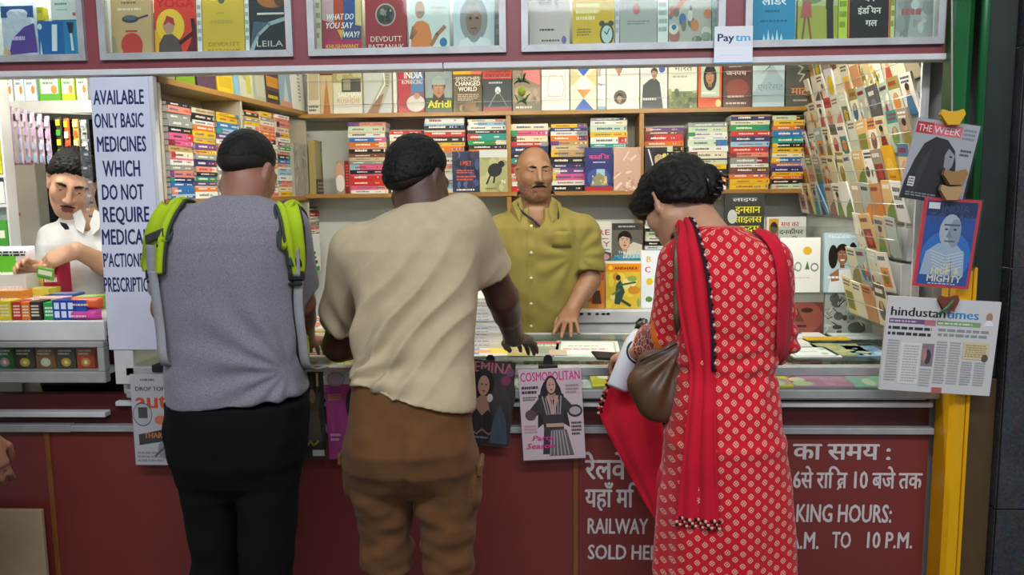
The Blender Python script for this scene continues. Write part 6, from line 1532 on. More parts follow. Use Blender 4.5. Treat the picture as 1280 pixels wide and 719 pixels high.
class Field:
 def __init__(self, lo, hi, h):
  self.h = h
  self.lo = V3(lo)
  n = [int(math.ceil((hi[i] - lo[i]) / h)) + 1 for i in range(3)]
  self.ax = [(lo[i] + h * np.arange(n[i])).astype(np.float32) for i in range(3)]
  self.F = np.full(n, 0.06, np.float32)
 def _sl(self, lo, hi):
  s = []
  for i in range(3):
   a = int(np.searchsorted(self.ax[i], lo[i]))
   b = int(np.searchsorted(self.ax[i], hi[i]))
   if b <= a:
    return None
   s.append(slice(a, b))
  return tuple(s)
 def _xyz(self, s):
  return (self.ax[0][s[0]][:, None, None], self.ax[1][s[1]][None, :, None], self.ax[2][s[2]][None, None, :])
 def _put(self, s, d, k, mode):
  if mode == 'add':
   self.F[s] = smin(self.F[s], d, k)
  elif mode == 'cut':
   self.F[s] = -smin(-self.F[s], d, k)
  return self
 def cone(self, a, b, ra, rb, k=0.02, mode='add', cut=None, flat=None):
  """tapering limb; cut = (point, outward normal) ends it square; flat = (axis vector, factor) squashes it"""
  a, b = V3(a), V3(b)
  m = max(ra, rb) * (flat[1] if flat and flat[1] > 1 else 1) + k + 3 * self.h
  s = self._sl(np.minimum(a, b) - m, np.maximum(a, b) + m)
  if s is None:
   return self
  x, y, z = self._xyz(s)
  d = b - a
  L2 = float(d @ d) + 1e-12
  px, py, pz = x - a[0], y - a[1], z - a[2]
  t = np.clip((px * d[0] + py * d[1] + pz * d[2]) / L2, 0, 1)
  qx, qy, qz = px - t * d[0], py - t * d[1], pz - t * d[2]
  if flat:
   n = V3(flat[0])
   n = n / np.linalg.norm(n)
   c = (qx * n[0] + qy * n[1] + qz * n[2]) * (1 / flat[1] - 1)
   qx, qy, qz = qx + c * n[0], qy + c * n[1], qz + c * n[2]
  dist = np.sqrt(qx * qx + qy * qy + qz * qz) - (ra + (rb - ra) * t)
  if cut is not None:
   for (cp, cn) in (cut if isinstance(cut, list) else [cut]):
    cp, cn = V3(cp), V3(cn)
    cn = cn / np.linalg.norm(cn)
    dist = np.maximum(dist, (x - cp[0]) * cn[0] + (y - cp[1]) * cn[1] + (z - cp[2]) * cn[2])
  return self._put(s, dist, k, mode)
 def ell(self, c, r, k=0.02, R=None, mode='add', clip=None):
  c = V3(c)
  m = max(r) + k + 3 * self.h
  s = self._sl(c - m, c + m)
  if s is None:
   return self
  x, y, z = self._xyz(s)
  x, y, z = x - c[0], y - c[1], z - c[2]
  if R is not None:
   x, y, z = (R[0][0] * x + R[1][0] * y + R[2][0] * z, R[0][1] * x + R[1][1] * y + R[2][1] * z, R[0][2] * x + R[1][2] * y + R[2][2] * z)
  k0 = np.sqrt((x / r[0]) ** 2 + (y / r[1]) ** 2 + (z / r[2]) ** 2)
  k1 = np.sqrt((x / r[0] ** 2) ** 2 + (y / r[1] ** 2) ** 2 + (z / r[2] ** 2) ** 2) + 1e-9
  d = k0 * (k0 - 1) / k1
  if clip is not None:
   for (n, o) in clip:
    d = np.maximum(d, x * n[0] + y * n[1] + z * n[2] - o)
  return self._put(s, d, k, mode)
 def loft(self, secs, k=0.02, grow=0.0, n=2.4, mode='add'):
  """body sections (z, cx, cy, rx, ry[, yaw]) from low to high"""
  secs = sorted(secs)
  zs = np.array([q[0] for q in secs])
  lo = (min(q[1] - q[3] for q in secs), min(q[2] - max(q[3], q[4]) for q in secs), zs[0])
  hi = (max(q[1] + q[3] for q in secs), max(q[2] + max(q[3], q[4]) for q in secs), zs[-1])
  m = grow + k + 4 * self.h
  s = self._sl(V3(lo) - m, V3(hi) + m)
  x, y, z = self._xyz(s)
  zz = np.clip(z, zs[0], zs[-1])
  def it(i):
   return np.interp(zz.ravel(), zs, np.array([q[i] for q in secs])).astype(np.float32).reshape(zz.shape)
  cx, cy, rx, ry = it(1), it(2), it(3) + grow, it(4) + grow
  dx, dy = x - cx, y - cy
  if len(secs[0]) > 5:
   yw = it(5)
   c, sn = np.cos(yw), np.sin(yw)
   dx, dy = dx * c + dy * sn, -dx * sn + dy * c
  q = (np.abs(dx / rx) ** n + np.abs(dy / ry) ** n) ** (1 / n)
  d = (q - 1) * np.minimum(rx, ry)
  dz = np.abs(z - zz) - grow
  d = np.where(dz > 0, np.sqrt(np.maximum(d, 0) ** 2 + dz ** 2), d)
  return self._put(s, d.astype(np.float32), k, mode)
 def plane(self, p, n, k=0.0):
  """keep what lies behind the plane through p with outward normal n"""
  n = V3(n)
  n = n / np.linalg.norm(n)
  x, y, z = self._xyz((slice(None),) * 3)
  d = (x - p[0]) * n[0] + (y - p[1]) * n[1] + (z - p[2]) * n[2]
  self.F = -smin(-self.F, -d, k) if k else np.maximum(self.F, d)
  self.F = self.F.astype(np.float32)
  return self
 def surface(self):
  F = self.F
  F[0], F[-1] = 0.05, 0.05
  F[:, 0], F[:, -1] = 0.05, 0.05
  F[:, :, 0], F[:, :, -1] = 0.05, 0.05
  ins = F < 0
  cnt = np.zeros(tuple(n - 1 for n in F.shape), np.int8)
  for a in (0, 1):
   for b in (0, 1):
    for c in (0, 1):
     cnt += ins[a:F.shape[0] - 1 + a, b:F.shape[1] - 1 + b, c:F.shape[2] - 1 + c]
  act = np.argwhere((cnt > 0) & (cnt < 8))
  idx = np.full(cnt.shape, -1, np.int32)
  idx[tuple(act.T)] = np.arange(len(act))
  i, j, k = act.T
  corner = {}
  for a in (0, 1):
   for b in (0, 1):
    for c in (0, 1):
     corner[(a, b, c)] = F[i + a, j + b, k + c].astype(np.float64)
  acc = np.zeros((len(act), 3))
  num = np.zeros(len(act))
  for ax in range(3):
   o = [q for q in range(3) if q != ax]
   for u in (0, 1):
    for v in (0, 1):
     p0, p1 = [0, 0, 0], [0, 0, 0]
     p0[o[0]] = p1[o[0]] = u
     p0[o[1]] = p1[o[1]] = v
     p1[ax] = 1
     f0, f1 = corner[tuple(p0)], corner[tuple(p1)]
     cr = (f0 < 0) != (f1 < 0)
     t = np.where(cr, f0 / np.where(cr, f0 - f1, 1), 0)
     for q in range(3):
      acc[:, q] += np.where(cr, (t if q == ax else p0[q]), 0)
     num += cr
  vs = (act + acc / num[:, None]) * self.h + self.lo
  faces = []
  for ax in range(3):
   o = [q for q in range(3) if q != ax]
   s0 = [slice(None)] * 3
   s1 = [slice(None)] * 3
   s0[ax], s1[ax] = slice(0, -1), slice(1, None)
   a, b = ins[tuple(s0)], ins[tuple(s1)]
   e = np.argwhere(a != b)
   e = e[(e[:, o[0]] > 0) & (e[:, o[1]] > 0) & (e[:, o[0]] < cnt.shape[o[0]]) & (e[:, o[1]] < cnt.shape[o[1]])]
   q = []
   for du, dv in ((-1, -1), (0, -1), (0, 0), (-1, 0)):
    c = e.copy()
    c[:, o[0]] += du
    c[:, o[1]] += dv
    q.append(idx[tuple(c.T)])
   q = np.stack(q, 1)
   fl = a[tuple(e.T)]
   flip = ~fl if ax != 1 else fl
   q[flip] = q[flip][:, ::-1]
   faces.append(q)
  fs = np.concatenate(faces)
  return vs, fs
def vnormals(vs, fs):
 n = np.cross(vs[fs[:, 2]] - vs[fs[:, 0]], vs[fs[:, 3]] - vs[fs[:, 1]])
 out = np.zeros_like(vs)
 for c in range(4):
  np.add.at(out, fs[:, c], n)
 return out / (np.linalg.norm(out, axis=1, keepdims=True) + 1e-12)
def relax(vs, fs, it=1, w=0.5):
 for _ in range(it):
  s = np.zeros_like(vs)
  c = np.zeros(len(vs))
  for a, b in ((0, 1), (1, 2), (2, 3), (3, 0)):
   np.add.at(s, fs[:, a], vs[fs[:, b]])
   np.add.at(c, fs[:, a], 1)
   np.add.at(s, fs[:, b], vs[fs[:, a]])
   np.add.at(c, fs[:, b], 1)
  vs = vs * (1 - w) + w * s / np.maximum(c, 1)[:, None]
 return vs
SURF = {}
def skin_mesh(name, F, mats, parent=None, root=None, fold=None, smooth=1, fmat=None, ink=None, uv=None, keep=False):
 """field -> mesh object; fold(v, n) gives a displacement along the normal; fmat(centres) picks material slots; ink(centres) colours"""
 vs, fs = F.surface()
 vs = relax(vs, fs, smooth, 0.45)
 if fold is not None:
  n = vnormals(vs, fs)
  vs = vs + n * fold(vs, n)[:, None]
 if keep:
  SURF[name] = BVHTree.FromPolygons([tuple(v) for v in vs], [tuple(f) for f in fs])
 o0 = np.array(root.location if root is not None else (0, 0, 0)) if root is not None else np.zeros(3)
 me = bpy.data.meshes.new(name)
 loc = vs - o0
 me.vertices.add(len(loc))
 me.vertices.foreach_set('co', loc.astype(np.float32).ravel())
 me.loops.add(len(fs) * 4)
 me.loops.foreach_set('vertex_index', fs.astype(np.int32).ravel())
 me.polygons.add(len(fs))
 me.polygons.foreach_set('loop_start', np.arange(0, len(fs) * 4, 4, dtype=np.int32))
 me.polygons.foreach_set('loop_total', np.full(len(fs), 4, np.int32))
 me.polygons.foreach_set('use_smooth', np.ones(len(fs), bool))
 for m in (mats if isinstance(mats, list) else [mats]):
  me.materials.append(m)
 cen = vs[fs].mean(1)
 if fmat is not None:
  me.polygons.foreach_set('material_index', fmat(cen).astype(np.int32))
 me.update(calc_edges=True)
 if ink is not None:
  at = me.attributes.new('ink', 'FLOAT_COLOR', 'POINT')
  c = np.ones((len(vs), 4), np.float32)
  c[:, :3] = ink(vs)
  at.data.foreach_set('color', c.ravel())
 if uv is not None:
  ul = me.uv_layers.new(name='UVMap')
  u = uv(vs, fs, cen)
  ul.data.foreach_set('uv', u.astype(np.float32).ravel())
 me.validate()
 o = bpy.data.objects.new(name, me)
 COL.objects.link(o)
 if parent is not None:
  o.parent = parent
 return o
def hand(F, W, f, n, thumb, s=1.0, curl=(0.25, 0.25, 0.3, 0.35), spread=0.10, tc=0.3, kk=0.006):
 """wrist W, finger direction f, back-of-hand normal n, thumb = +1 / -1 side along f x n"""
 W, f, n = Vector(W), Vector(f).normalized(), Vector(n)
 n = (n - f * n.dot(f)).normalized()
 sd = f.cross(n).normalized() * thumb
 def L(x, y, z):
  return W + (sd * x + f * y + n * z) * s
 kn = [(0.028, 0.088), (0.009, 0.092), (-0.010, 0.088), (-0.027, 0.078)]
 for (x, y) in kn:
  F.cone(L(x * 0.55, 0.0, 0), L(x, y, 0.002), 0.0165 * s, 0.0115 * s, 0.014)
 F.cone(L(0.018, 0.02, -0.006), L(0.030, 0.05, -0.008), 0.017 * s, 0.012 * s, 0.012)
 ln = [(0.040, 0.024, 0.019), (0.045, 0.028, 0.020), (0.041, 0.026, 0.019), (0.032, 0.020, 0.017)]
 for i, (x, y) in enumerate(kn):
  p = L(x, y, 0.001)
  a = curl[i] * 1.1
  dv = -spread * (i - 1.4) * 0.5
  r = [0.0095, 0.0086, 0.0078, 0.0064]
  if i == 3:
   r = [q * 0.88 for q in r]
  for q in range(3):
   d = (f * math.cos(a) - n * math.sin(a) + sd * dv * math.cos(a)).normalized()
   e = p + d * ln[i][q] * s
   F.cone(p, e, r[q] * s, r[q + 1] * s, 0.0035)
   p = e
   a += curl[i] * (1.35 if q == 0 else 0.9)
 p0, p1 = L(0.024, 0.026, -0.006), L(0.046, 0.052, -0.012 - 0.02 * tc)
 p2 = L(0.052 - 0.015 * tc, 0.078, -0.016 - 0.05 * tc)
 p3 = L(0.052 - 0.030 * tc, 0.100, -0.020 - 0.07 * tc)
 F.cone(p0, p1, 0.015 * s, 0.0112 * s, 0.008)
 F.cone(p1, p2, 0.0112 * s, 0.0098 * s, 0.003)
 F.cone(p2, p3, 0.0098 * s, 0.0076 * s, 0.003)
def rot3(yaw, pitch, roll=0.0):
 return (Matrix.Rotation(yaw, 3, 'Z') @ Matrix.Rotation(pitch, 3, 'X') @ Matrix.Rotation(roll, 3, 'Y'))
def head(F, C, H, s=1.0, face=True, female=False):
 """head centred at C; H columns = right, face direction, up"""
 C = Vector(C)
 def L(x, y, z):
  return C + H @ (Vector((x, y, z)) * s)
 R = [[H[i][j] for j in range(3)] for i in range(3)]
 def E(p, r, k=0.02, mode='add'):
  F.ell(L(*p), [q * s for q in r], k, R, mode)
 E((0, -0.016, 0.030), (0.074, 0.093, 0.083), 0.02)
 E((0, 0.022, -0.030), (0.060, 0.066, 0.078), 0.03)
 E((0, 0.030, -0.062), (0.050, 0.052, 0.046), 0.025)
 F.cone(L(0, 0.058, -0.098), L(0, 0.064, -0.090), 0.020 * s, 0.020 * s, 0.03)
 for d in (-1, 1):
  F.cone(L(0.052 * d, -0.005, -0.055), L(0.022 * d, 0.052, -0.096), 0.018 * s, 0.018 * s, 0.03)
  E((0.042 * d, 0.056, -0.022), (0.026, 0.026, 0.030), 0.02)
  F.cone(L(0.074 * d, -0.002, -0.028), L(0.080 * d, -0.014, 0.016), 0.0075 * s, 0.009 * s, 0.006)
  F.cone(L(0.080 * d, -0.014, 0.018), L(0.075 * d, 0.006, 0.022), 0.0075 * s, 0.006 * s, 0.005)
  F.cone(L(0.073 * d, 0.004, -0.030), L(0.072 * d, 0.008, 0.0), 0.008 * s, 0.006 * s, 0.006)
 if face:
  F.cone(L(-0.040, 0.070, 0.026), L(0.040, 0.070, 0.026), 0.013 * s, 0.013 * s, 0.014)
  for d in (-1, 1):
   E((0.031 * d, 0.094, 0.008), (0.017, 0.014, 0.011), 0.010, 'cut')
   F.cone(L((0.031 - 0.014) * d, 0.0835, 0.0155), L((0.031 + 0.014) * d, 0.079, 0.0145), 0.0048 * s, 0.0048 * s, 0.004)
   F.cone(L((0.031 - 0.013) * d, 0.0825, 0.0005), L((0.031 + 0.013) * d, 0.0785, 0.0015), 0.0042 * s, 0.0042 * s, 0.006)
   E((0.0125 * d, 0.096, -0.034), (0.0085, 0.010, 0.008), 0.008)
  F.cone(L(0, 0.086, 0.018), L(0, 0.108, -0.030), 0.0085 * s, 0.0115 * s, 0.012)
  F.cone(L(-0.020, 0.086, -0.064), L(0.020, 0.086, -0.064), 0.0075 * s, 0.0075 * s, 0.008)
  F.cone(L(-0.016, 0.087, -0.074), L(0.016, 0.087, -0.074), 0.0075 * s, 0.0075 * s, 0.007)
  F.cone(L(-0.019, 0.098, -0.0690), L(0.019, 0.098, -0.0690), 0.0022 * s, 0.0022 * s, 0.003, mode='cut')
 return L
def eyes(L, H, parent, root, s=1.0, look=(0, 0), lid=None, skin=None):
 M_eye = bpy.data.materials.get('eye_white') or mat('eye_white', 'c4bcb0', 0.25)
 M_iris = bpy.data.materials.get('dark_iris') or mat('dark_iris', '1d120d', 0.15)
 top = H @ Vector((0, 0.32, 1)).normalized()
 for d in (-1, 1):
  c = L(0.031 * d, 0.0735, 0.008) - root.location
  e = MB().ball(tuple(c), 0.0122 * s, n=18, m=12).build('eye', M_eye, parent)
  g = H @ Vector((look[0], 1, look[1])).normalized()
  MB().ball(tuple(c + g * 0.0086 * s), 0.0056 * s, n=12, m=8).build('iris', M_iris, e)
  if lid is not None:
   k = MB()
   k.ball((0, 0, 0), 0.0134 * s, n=24, m=16)
   idx = [i for i, v in enumerate(k.v) if Vector(v).dot(top) > lid * s]
   mp = {a: b for b, a in enumerate(idx)}
   MB().add([tuple(Vector(k.v[i]) + c) for i in idx], [tuple(mp[i] for i in f) for f in k.f if all(i in mp for i in f)], smooth=True).build('eyelid', skin, e)
def brow(L, root, parent, m, s=1.0, w=0.0042):
 for d in (-1, 1):
  pts = [L(0.014 * d, 0.0905, 0.024) , L(0.030 * d, 0.0905, 0.030), L(0.047 * d, 0.078, 0.025)]
  b = MB()
  b.tube([tuple(p - root.location) for p in pts], [w * s, w * 1.1 * s, w * 0.4 * s], n=7)
  b.build('eyebrow', m, parent)
def skin_mat(name, col, dark=None, lip=None):
 m = mat(name, col, 0.48, vary=0.16, vscale=14, bump=0.10, bscale=260)
 b = m.node_tree.nodes['Principled BSDF']
 b.inputs['Subsurface Weight'].default_value = 0.06
 b.inputs['Subsurface Radius'].default_value = (0.01, 0.004, 0.002)
 return m
def hair_mat(name, col, scale=160, stretch=(1, 1, 0.15)):
 return mat(name, col, 0.62, spec=0.25, vary=0.5, vscale=scale, bump=0.9, bscale=scale * 1.6, stretch=stretch)
def sec(pxl, pxr, py, Yc, ry, yaw=None):
 a, b = P(pxl, py, Yc), P(pxr, py, Yc)
 q = (a.z * 0.5 + b.z * 0.5, (a.x + b.x) / 2, Yc, (b.x - a.x) / 2, ry)
 return q if yaw is None else q + (yaw,)
def limb(F, pts, rs, k=0.02, **kw):
 for i in range(len(pts) - 1):
  F.cone(pts[i], pts[i + 1], rs[i], rs[i + 1], k, **kw)
def shoe(root, parent, x, y, yaw, m, name='shoe', z=0.0):
 F = Field((x - 0.2, y - 0.25, z - 0.02), (x + 0.2, y + 0.25, z + 0.14), 0.007)
 d = Vector((-math.sin(yaw), math.cos(yaw), 0))
 a = Vector((x, y, z))
 F.cone(a - d * 0.05 + Vector((0, 0, 0.045)), a + d * 0.10 + Vector((0, 0, 0.035)), 0.042, 0.040, 0.02)
 F.cone(a + d * 0.10 + Vector((0, 0, 0.033)), a + d * 0.155 + Vector((0, 0, 0.028)), 0.042, 0.032, 0.02)
 F.cone(a - d * 0.045 + Vector((0, 0, 0.05)), a - d * 0.03 + Vector((0, 0, 0.10)), 0.040, 0.038, 0.02)
 F.plane((0, 0, z + 0.001), (0, 0, -1))
 F.plane((0, 0, z + 0.105), (0, 0, 1))
 return skin_mesh(name, F, m, parent, root)
def drape(bvh, px, py, off=0.006):
 """where the line of sight of a measured point meets a garment, lifted a little off it"""
 c = Vector((0, 0, CAM_H))
 d = (CAM_M.to_3x3() @ Vector(((px - 640) / FPX, -(py - 359.5) / FPX, -1))).normalized()
 h = bvh.ray_cast(c, d)
 if h[0] is None:
  return None, None
 n = h[1]
 if n.dot(d) > 0:
  n = -n
 return h[0] + n * off, n
def around(bvh, centre, direction, off=0.006):
 d = Vector(direction).normalized()
 h = bvh.ray_cast(Vector(centre) + d * 0.8, -d)
 if h[0] is None:
  return None, None
 n = h[1] if h[1].dot(d) > 0 else -h[1]
 return h[0] + n * off, n
def smooth_path(pts, n):
 """Catmull-Rom through the points"""
 pts = [Vector(p) for p in pts]
 out = []
 N = len(pts) - 1
 for q in range(n + 1):
  t = q / n * N
  i = min(int(t), N - 1)
  u = t - i
  p0, p1, p2, p3 = pts[max(i - 1, 0)], pts[i], pts[i + 1], pts[min(i + 2, N)]
  out.append(0.5 * ((2 * p1) + (p2 - p0) * u + (2 * p0 - 5 * p1 + 4 * p2 - p3) * u * u + (3 * p1 - p0 - 3 * p2 + p3) * u ** 3))
 return out
def ribbon(m, left, right, col, cols=5, thick=0.004, wave=0.0, nw=3, n=40, pad=0.0):
 """sheet between two edge paths; wave = depth of lengthwise pleats, pad = cushion swelling"""
 A, B = smooth_path(left, n), smooth_path(right, n)
 rows = []
 for i in range(n + 1):
  a, b = A[i], B[i]
  t = (A[min(i + 1, n)] + B[min(i + 1, n)] - A[max(i - 1, 0)] - B[max(i - 1, 0)])
  nn = (b - a).cross(t)
  nn = nn.normalized() if nn.length > 1e-9 else Vector((0, -1, 0))
  row = []
  for j in range(cols):
   u = j / (cols - 1)
   w = wave * math.sin(u * math.pi * nw + 0.25 * math.sin(i * 0.3)) + pad * (1 - (2 * u - 1) ** 2)
   row.append(a.lerp(b, u) + nn * w)
  rows.append(row)
 m.grid(rows, col, thick=thick)
 return rows
# ------------------------------------------------------------------ people
class At:
 def __init__(self, x, y, z):
  self.location = Vector((x, y, z))
def ridge(t):
 return 1.0 - 2.0 * np.abs(np.sin(t))
def radial(v, focus, k, r0, r1, seed=0.0, warp=0.5):
 """pull folds fanning out from a point (x, z)"""
 dx, dz = v[:, 0] - focus[0], v[:, 2] - focus[1]
 r = np.hypot(dx, dz)
 th = np.arctan2(dz, dx)
 nz = vnoise(np.stack([v[:, 0] * 7 + seed, v[:, 1] * 5, v[:, 2] * 7], 1))
 fall = np.clip((r - r0) / 0.06, 0, 1) * np.clip((r1 - r) / (r1 * 0.5), 0, 1)
 return np.sin(k * th + warp * nz + seed) * fall
def soft(v, f, seed=0.0):
 return vnoise(np.stack([v[:, 0] * f[0] + seed, v[:, 1] * f[1] + seed * 1.7, v[:, 2] * f[2] - seed], 1))
def cloth_mat(name, col, rough=0.85, vary=0.12, vscale=30, weave=900, bump=0.12, vcol=None, sheen=0.05):
 m = mat(name, col, rough, vary=vary, vscale=vscale, bump=bump, bscale=weave, vcol=vcol, sheen=sheen, spec=0.2)
 return m
M_skin1 = skin_mat('skin_brown', '90604a')
M_skin2 = skin_mat('skin_dark_brown', '4e3226')
M_skin3 = skin_mat('skin_umber', '8c6448')
M_skin4 = skin_mat('skin_tan', 'b98a6a')
M_skin5 = skin_mat('skin_light_brown', 'c6977a')
M_hair = hair_mat('black_hair', '0b0a0a')
M_hair_stub = hair_mat('cropped_hair', '231a15', 260, (1, 1, 1))
M_hair_w = hair_mat('dark_brown_hair', '120d0b', 55, (1, 1, 1))
M_grey_tee = mat('melange_jersey', '8c8890', 0.9, vary=0.3, vscale=380, bump=0.15, bscale=900, vcol='5f5c64', sheen=0.15, spec=0.15)
M_black_cloth = cloth_mat('black_trouser_cloth', '060607', 0.9, sheen=0.0)
M_beige_tee = cloth_mat('beige_jersey', 'b5a585', 0.88)
M_brown_short = cloth_mat('brown_twill', '694627', 0.9, vary=0.2, vscale=22)
M_khaki = cloth_mat('olive_poplin', '786c33', 0.75, vary=0.08)
M_white_shirt = cloth_mat('white_poplin', 'd9d9d8', 0.8)
M_shoe = mat('worn_leather', '241c18', 0.5)
M_navy = cloth_mat('navy_trouser_cloth', '23252f', 0.85)
def cropped(name, L, H, C, root, m, s=1.0, grow=0.006, back_low=-0.055, front=0.060, noise=0.002, side_low=0.02, thick_top=0.0, sl=0.44):
 """short hair cap over the skull"""
 C = Vector(C)
 F = Field(C - Vector((.17, .17, .17)), C + Vector((.17, .17, .19)), 0.0042)
 R = [[H[i][j] for j in range(3)] for i in range(3)]
 g = grow
 F.ell(L(0, -0.016, 0.030), [(0.074 + g) * s, (0.093 + g) * s, (0.083 + g + thick_top) * s], 0.0, R)
 F.ell(L(0, -0.036, -0.020), [(0.062 + g) * s, (0.064 + g) * s, (0.070 + g) * s], 0.02, R)
 Y, Z = H @ Vector((0, 1, 0)), H @ Vector((0, 0, 1))
 if True:
  n = (Y * 0.86 - Z * 0.5).normalized()
  F.plane(L(0, front, 0.058), n, 0.012)
  n = (-Z * 0.9 + Y * sl).normalized()
  F.plane(L(0, 0.0, side_low), n, 0.03)
 F.plane(L(0, -0.06, back_low), -Z, 0.03)
 X = H @ Vector((1, 0, 0))
 for d in (-1, 1):
  F.plane(L(0.050 * d, -0.05, back_low + 0.016), (X * d * 0.7 - Z * 0.72).normalized(), 0.02)
 crown = np.array(L(0.01, -0.05, 0.09))
 def fold(v, nn):
  d = v - crown
  d = d / (np.linalg.norm(d, axis=1, keepdims=True) + 1e-6)
  return noise * (1.2 * soft(d, (26, 26, 26), 1) + soft(v, (150, 150, 150), 3.1))
 return skin_mesh(name, F, m, root, root, fold, smooth=1)
M_lip = skin_mat('lip_skin', '7d4a40')
M_stub = skin_mat('stubbled_skin', '664a38')
def face_slots(C, H, s, beard=0.0):
 """slot 1 = lips, slot 2 = stubble thinning out towards the cheeks"""
 R = np.array(H)
 def f(c):
  p = (c - np.array(C)) @ R / s
  x, y, z = p.T
  lips = (np.abs(x) < 0.021 - 6 * (z + 0.069) ** 2 * 10) & (np.abs(z + 0.069) < 0.0115) & (y > 0.082)
  out = np.where(lips, 1, 0)
  if beard:
   g = np.clip((-0.030 - z) / 0.035, 0, 1) * np.clip((y + 0.015) / 0.02, 0, 1) * (z > -0.135) * (np.abs(x) < 0.085) * (y < 0.13)
   q = np.random.RandomState(3).rand(len(c))
   out = np.where((q < g * beard) & ~lips, 2, out)
  return out
 return f
def add_person(lo, hi, h, build, skin, label, base, name='person', fm=None):
 F = Field(lo, hi, h)
 build(F)
 o = skin_mesh(name, F, [skin, M_lip, M_stub], None, At(*base), smooth=1, fmat=fm)
 o.location = base
 tag(o, label, 'person')
 return o
# ================================================================== man in the grey T-shirt
def man_grey():
 Yt = 2.08
 tor = [sec(216, 382, 520, Yt - 0.01, 0.128), sec(213, 379, 470, Yt, 0.125), sec(210, 375, 420, Yt, 0.120), sec(206, 373, 370, Yt, 0.122), sec(203, 374, 330, Yt, 0.125), sec(200, 376, 300, Yt, 0.122), sec(204, 374, 280, Yt, 0.110), sec(222, 358, 264, Yt, 0.088), sec(246, 340, 254, Yt, 0.070), sec(268, 326, 246, Yt, 0.056)]
 hips = [sec(217, 381, 540, Yt, 0.128), sec(221, 379, 570, Yt, 0.122), sec(238, 366, 598, Yt, 0.09), sec(262, 340, 612, Yt, 0.05)]
 nk0, nk1 = P(302, 266, Yt + 0.0), P(306, 234, Yt + 0.03)
 C = P(309, 215, Yt + 0.06)
 H = rot3(-0.28, -0.56, 0.05)
 shl, shr = P(219, 284, Yt), P(360, 284, Yt)
 ell_, elr = P(210, 385, Yt + 0.10), P(374, 378, Yt + 0.10)
 wrl, wrr = P(218, 428, Yt + 0.31), P(383, 427, Yt + 0.30)
 hipl, hipr = P(261, 566, Yt), P(336, 566, Yt)
 knl, knr = Vector((P(264, 715, Yt).x, Yt + 0.02, 0.50)), Vector((P(331, 715, Yt).x, Yt + 0.0, 0.50))
 anl, anr = Vector((knl.x - 0.01, Yt - 0.03, 0.085)), Vector((knr.x + 0.005, Yt - 0.05, 0.085))
 base = ((hipl.x + hipr.x) / 2, Yt, 0)
 def build(F):
  F.loft(tor[:-1], 0.02, -0.012)
  F.loft(hips + [tor[0]], 0.02, -0.02)
  F.cone(nk0 - Vector((0, 0.01, 0.02)), nk1, 0.064, 0.053, 0.03)
  head(F, C, H, 0.88)
  for (a, b, c, sg, fd) in ((shl, ell_, wrl, 1, (0.25, 1, -0.15)), (shr, elr, wrr, -1, (0.0, 1, -0.14))):
   limb(F, [a + Vector((0.01 * sg, 0, 0)), b, c], [0.050, 0.041, 0.027], 0.02)
   F.cone(b, b.lerp(c, 0.4), 0.041, 0.040, 0.01)
   hand(F, c, fd, (0, 0.15, 1), 1 if sg > 0 else -1, 1.0, (0.28, 0.3, 0.32, 0.36))
  for (a, b, c) in ((hipl, knl, anl), (hipr, knr, anr)):
   limb(F, [a, b, c], [0.066, 0.042, 0.036], 0.03)
   F.cone(c, c + Vector((0, 0.12, -0.05)), 0.036, 0.030, 0.02)
 o = add_person((base[0] - .36, Yt - .3, 0.0), (base[0] + .36, Yt + .56, 1.80), 0.005, build, M_skin1, 'man seen from behind in a grey T-shirt with lime green backpack straps', base)
 L = lambda x, y, z: C + H @ (Vector((x, y, z)) * 0.88)
 cropped('hair', L, H, C, o, M_hair, 0.88, grow=0.0045, back_low=-0.030, side_low=0.012, noise=0.0012, sl=0.70, thick_top=0.009)
 cropped('hair_fade', L, H, C, o, M_hair_stub, 0.88, grow=0.0030, back_low=-0.048, side_low=-0.008, noise=0.0004, sl=0.75)
 F = Field((base[0] - .34, Yt - .26, 0.95), (base[0] + .34, Yt + .40, 1.66), 0.0055)
 F.loft(tor, 0.02, 0.002)
 sl_l, sl_r = shl.lerp(ell_, 0.78), shr.lerp(elr, 0.80)
 dl, dr = (ell_ - shl).normalized(), (elr - shr).normalized()
 F.cone(shl + Vector((0.012, 0, 0.0)), ell_, 0.063, 0.060, 0.035, cut=(sl_l, dl))
 F.cone(shr - Vector((0.012, 0, 0.0)), elr, 0.064, 0.062, 0.035, cut=(sl_r, dr))
 a, b = P(216, 516, Yt - 0.1), P(380, 499, Yt - 0.1)
 F.plane(a, Vector((0, 0, -1)) + Vector(((b.z - a.z) / (b.x - a.x), 0, 0)), 0.008)
 F.ell(nk1 + Vector((0, 0.0, 0.04)), (0.060, 0.060, 0.075), 0.006, None, 'cut')
 wx, wz = P(372, 455, Yt)[0], P(372, 455, Yt)[2]
 def fold(v, n):
  low = np.clip((1.42 - v[:, 2]) / 0.3, 0, 1)
  return 0.0045 * radial(v, (wx, wz), 13, 0.02, 0.30, 1.3) + 0.004 * soft(v, (9, 7, 16), 2) * low + 0.0025 * soft(v, (22, 18, 26), 5) * low
 skin_mesh('t_shirt', F, M_grey_tee, o, o, fold, smooth=2, keep='grey')
 SURF['grey'] = SURF['t_shirt']
 F = Field((base[0] - .30, Yt - .26, 0.05), (base[0] + .30, Yt + .26, 1.12), 0.007)
 F.loft(hips + [sec(214, 381, 500, Yt, 0.124)], 0.02, 0.004)
 for (a, b, c, k0) in ((hipl, knl, anl, 0.086), (hipr, knr, anr, 0.090)):
  limb(F, [a, b, c + Vector((0, 0, 0.02))], [k0, 0.056 if a is hipl else 0.069, 0.056], 0.05 if a is hipl else 0.015)
 F.plane((0, 0, 0.07), (0, 0, -1))
 F.plane(P(300, 496, Yt), (0, 0, 1))
 F.ell(P(219, 535, Yt - 0.02), (0.018, 0.05, 0.035), 0.03)
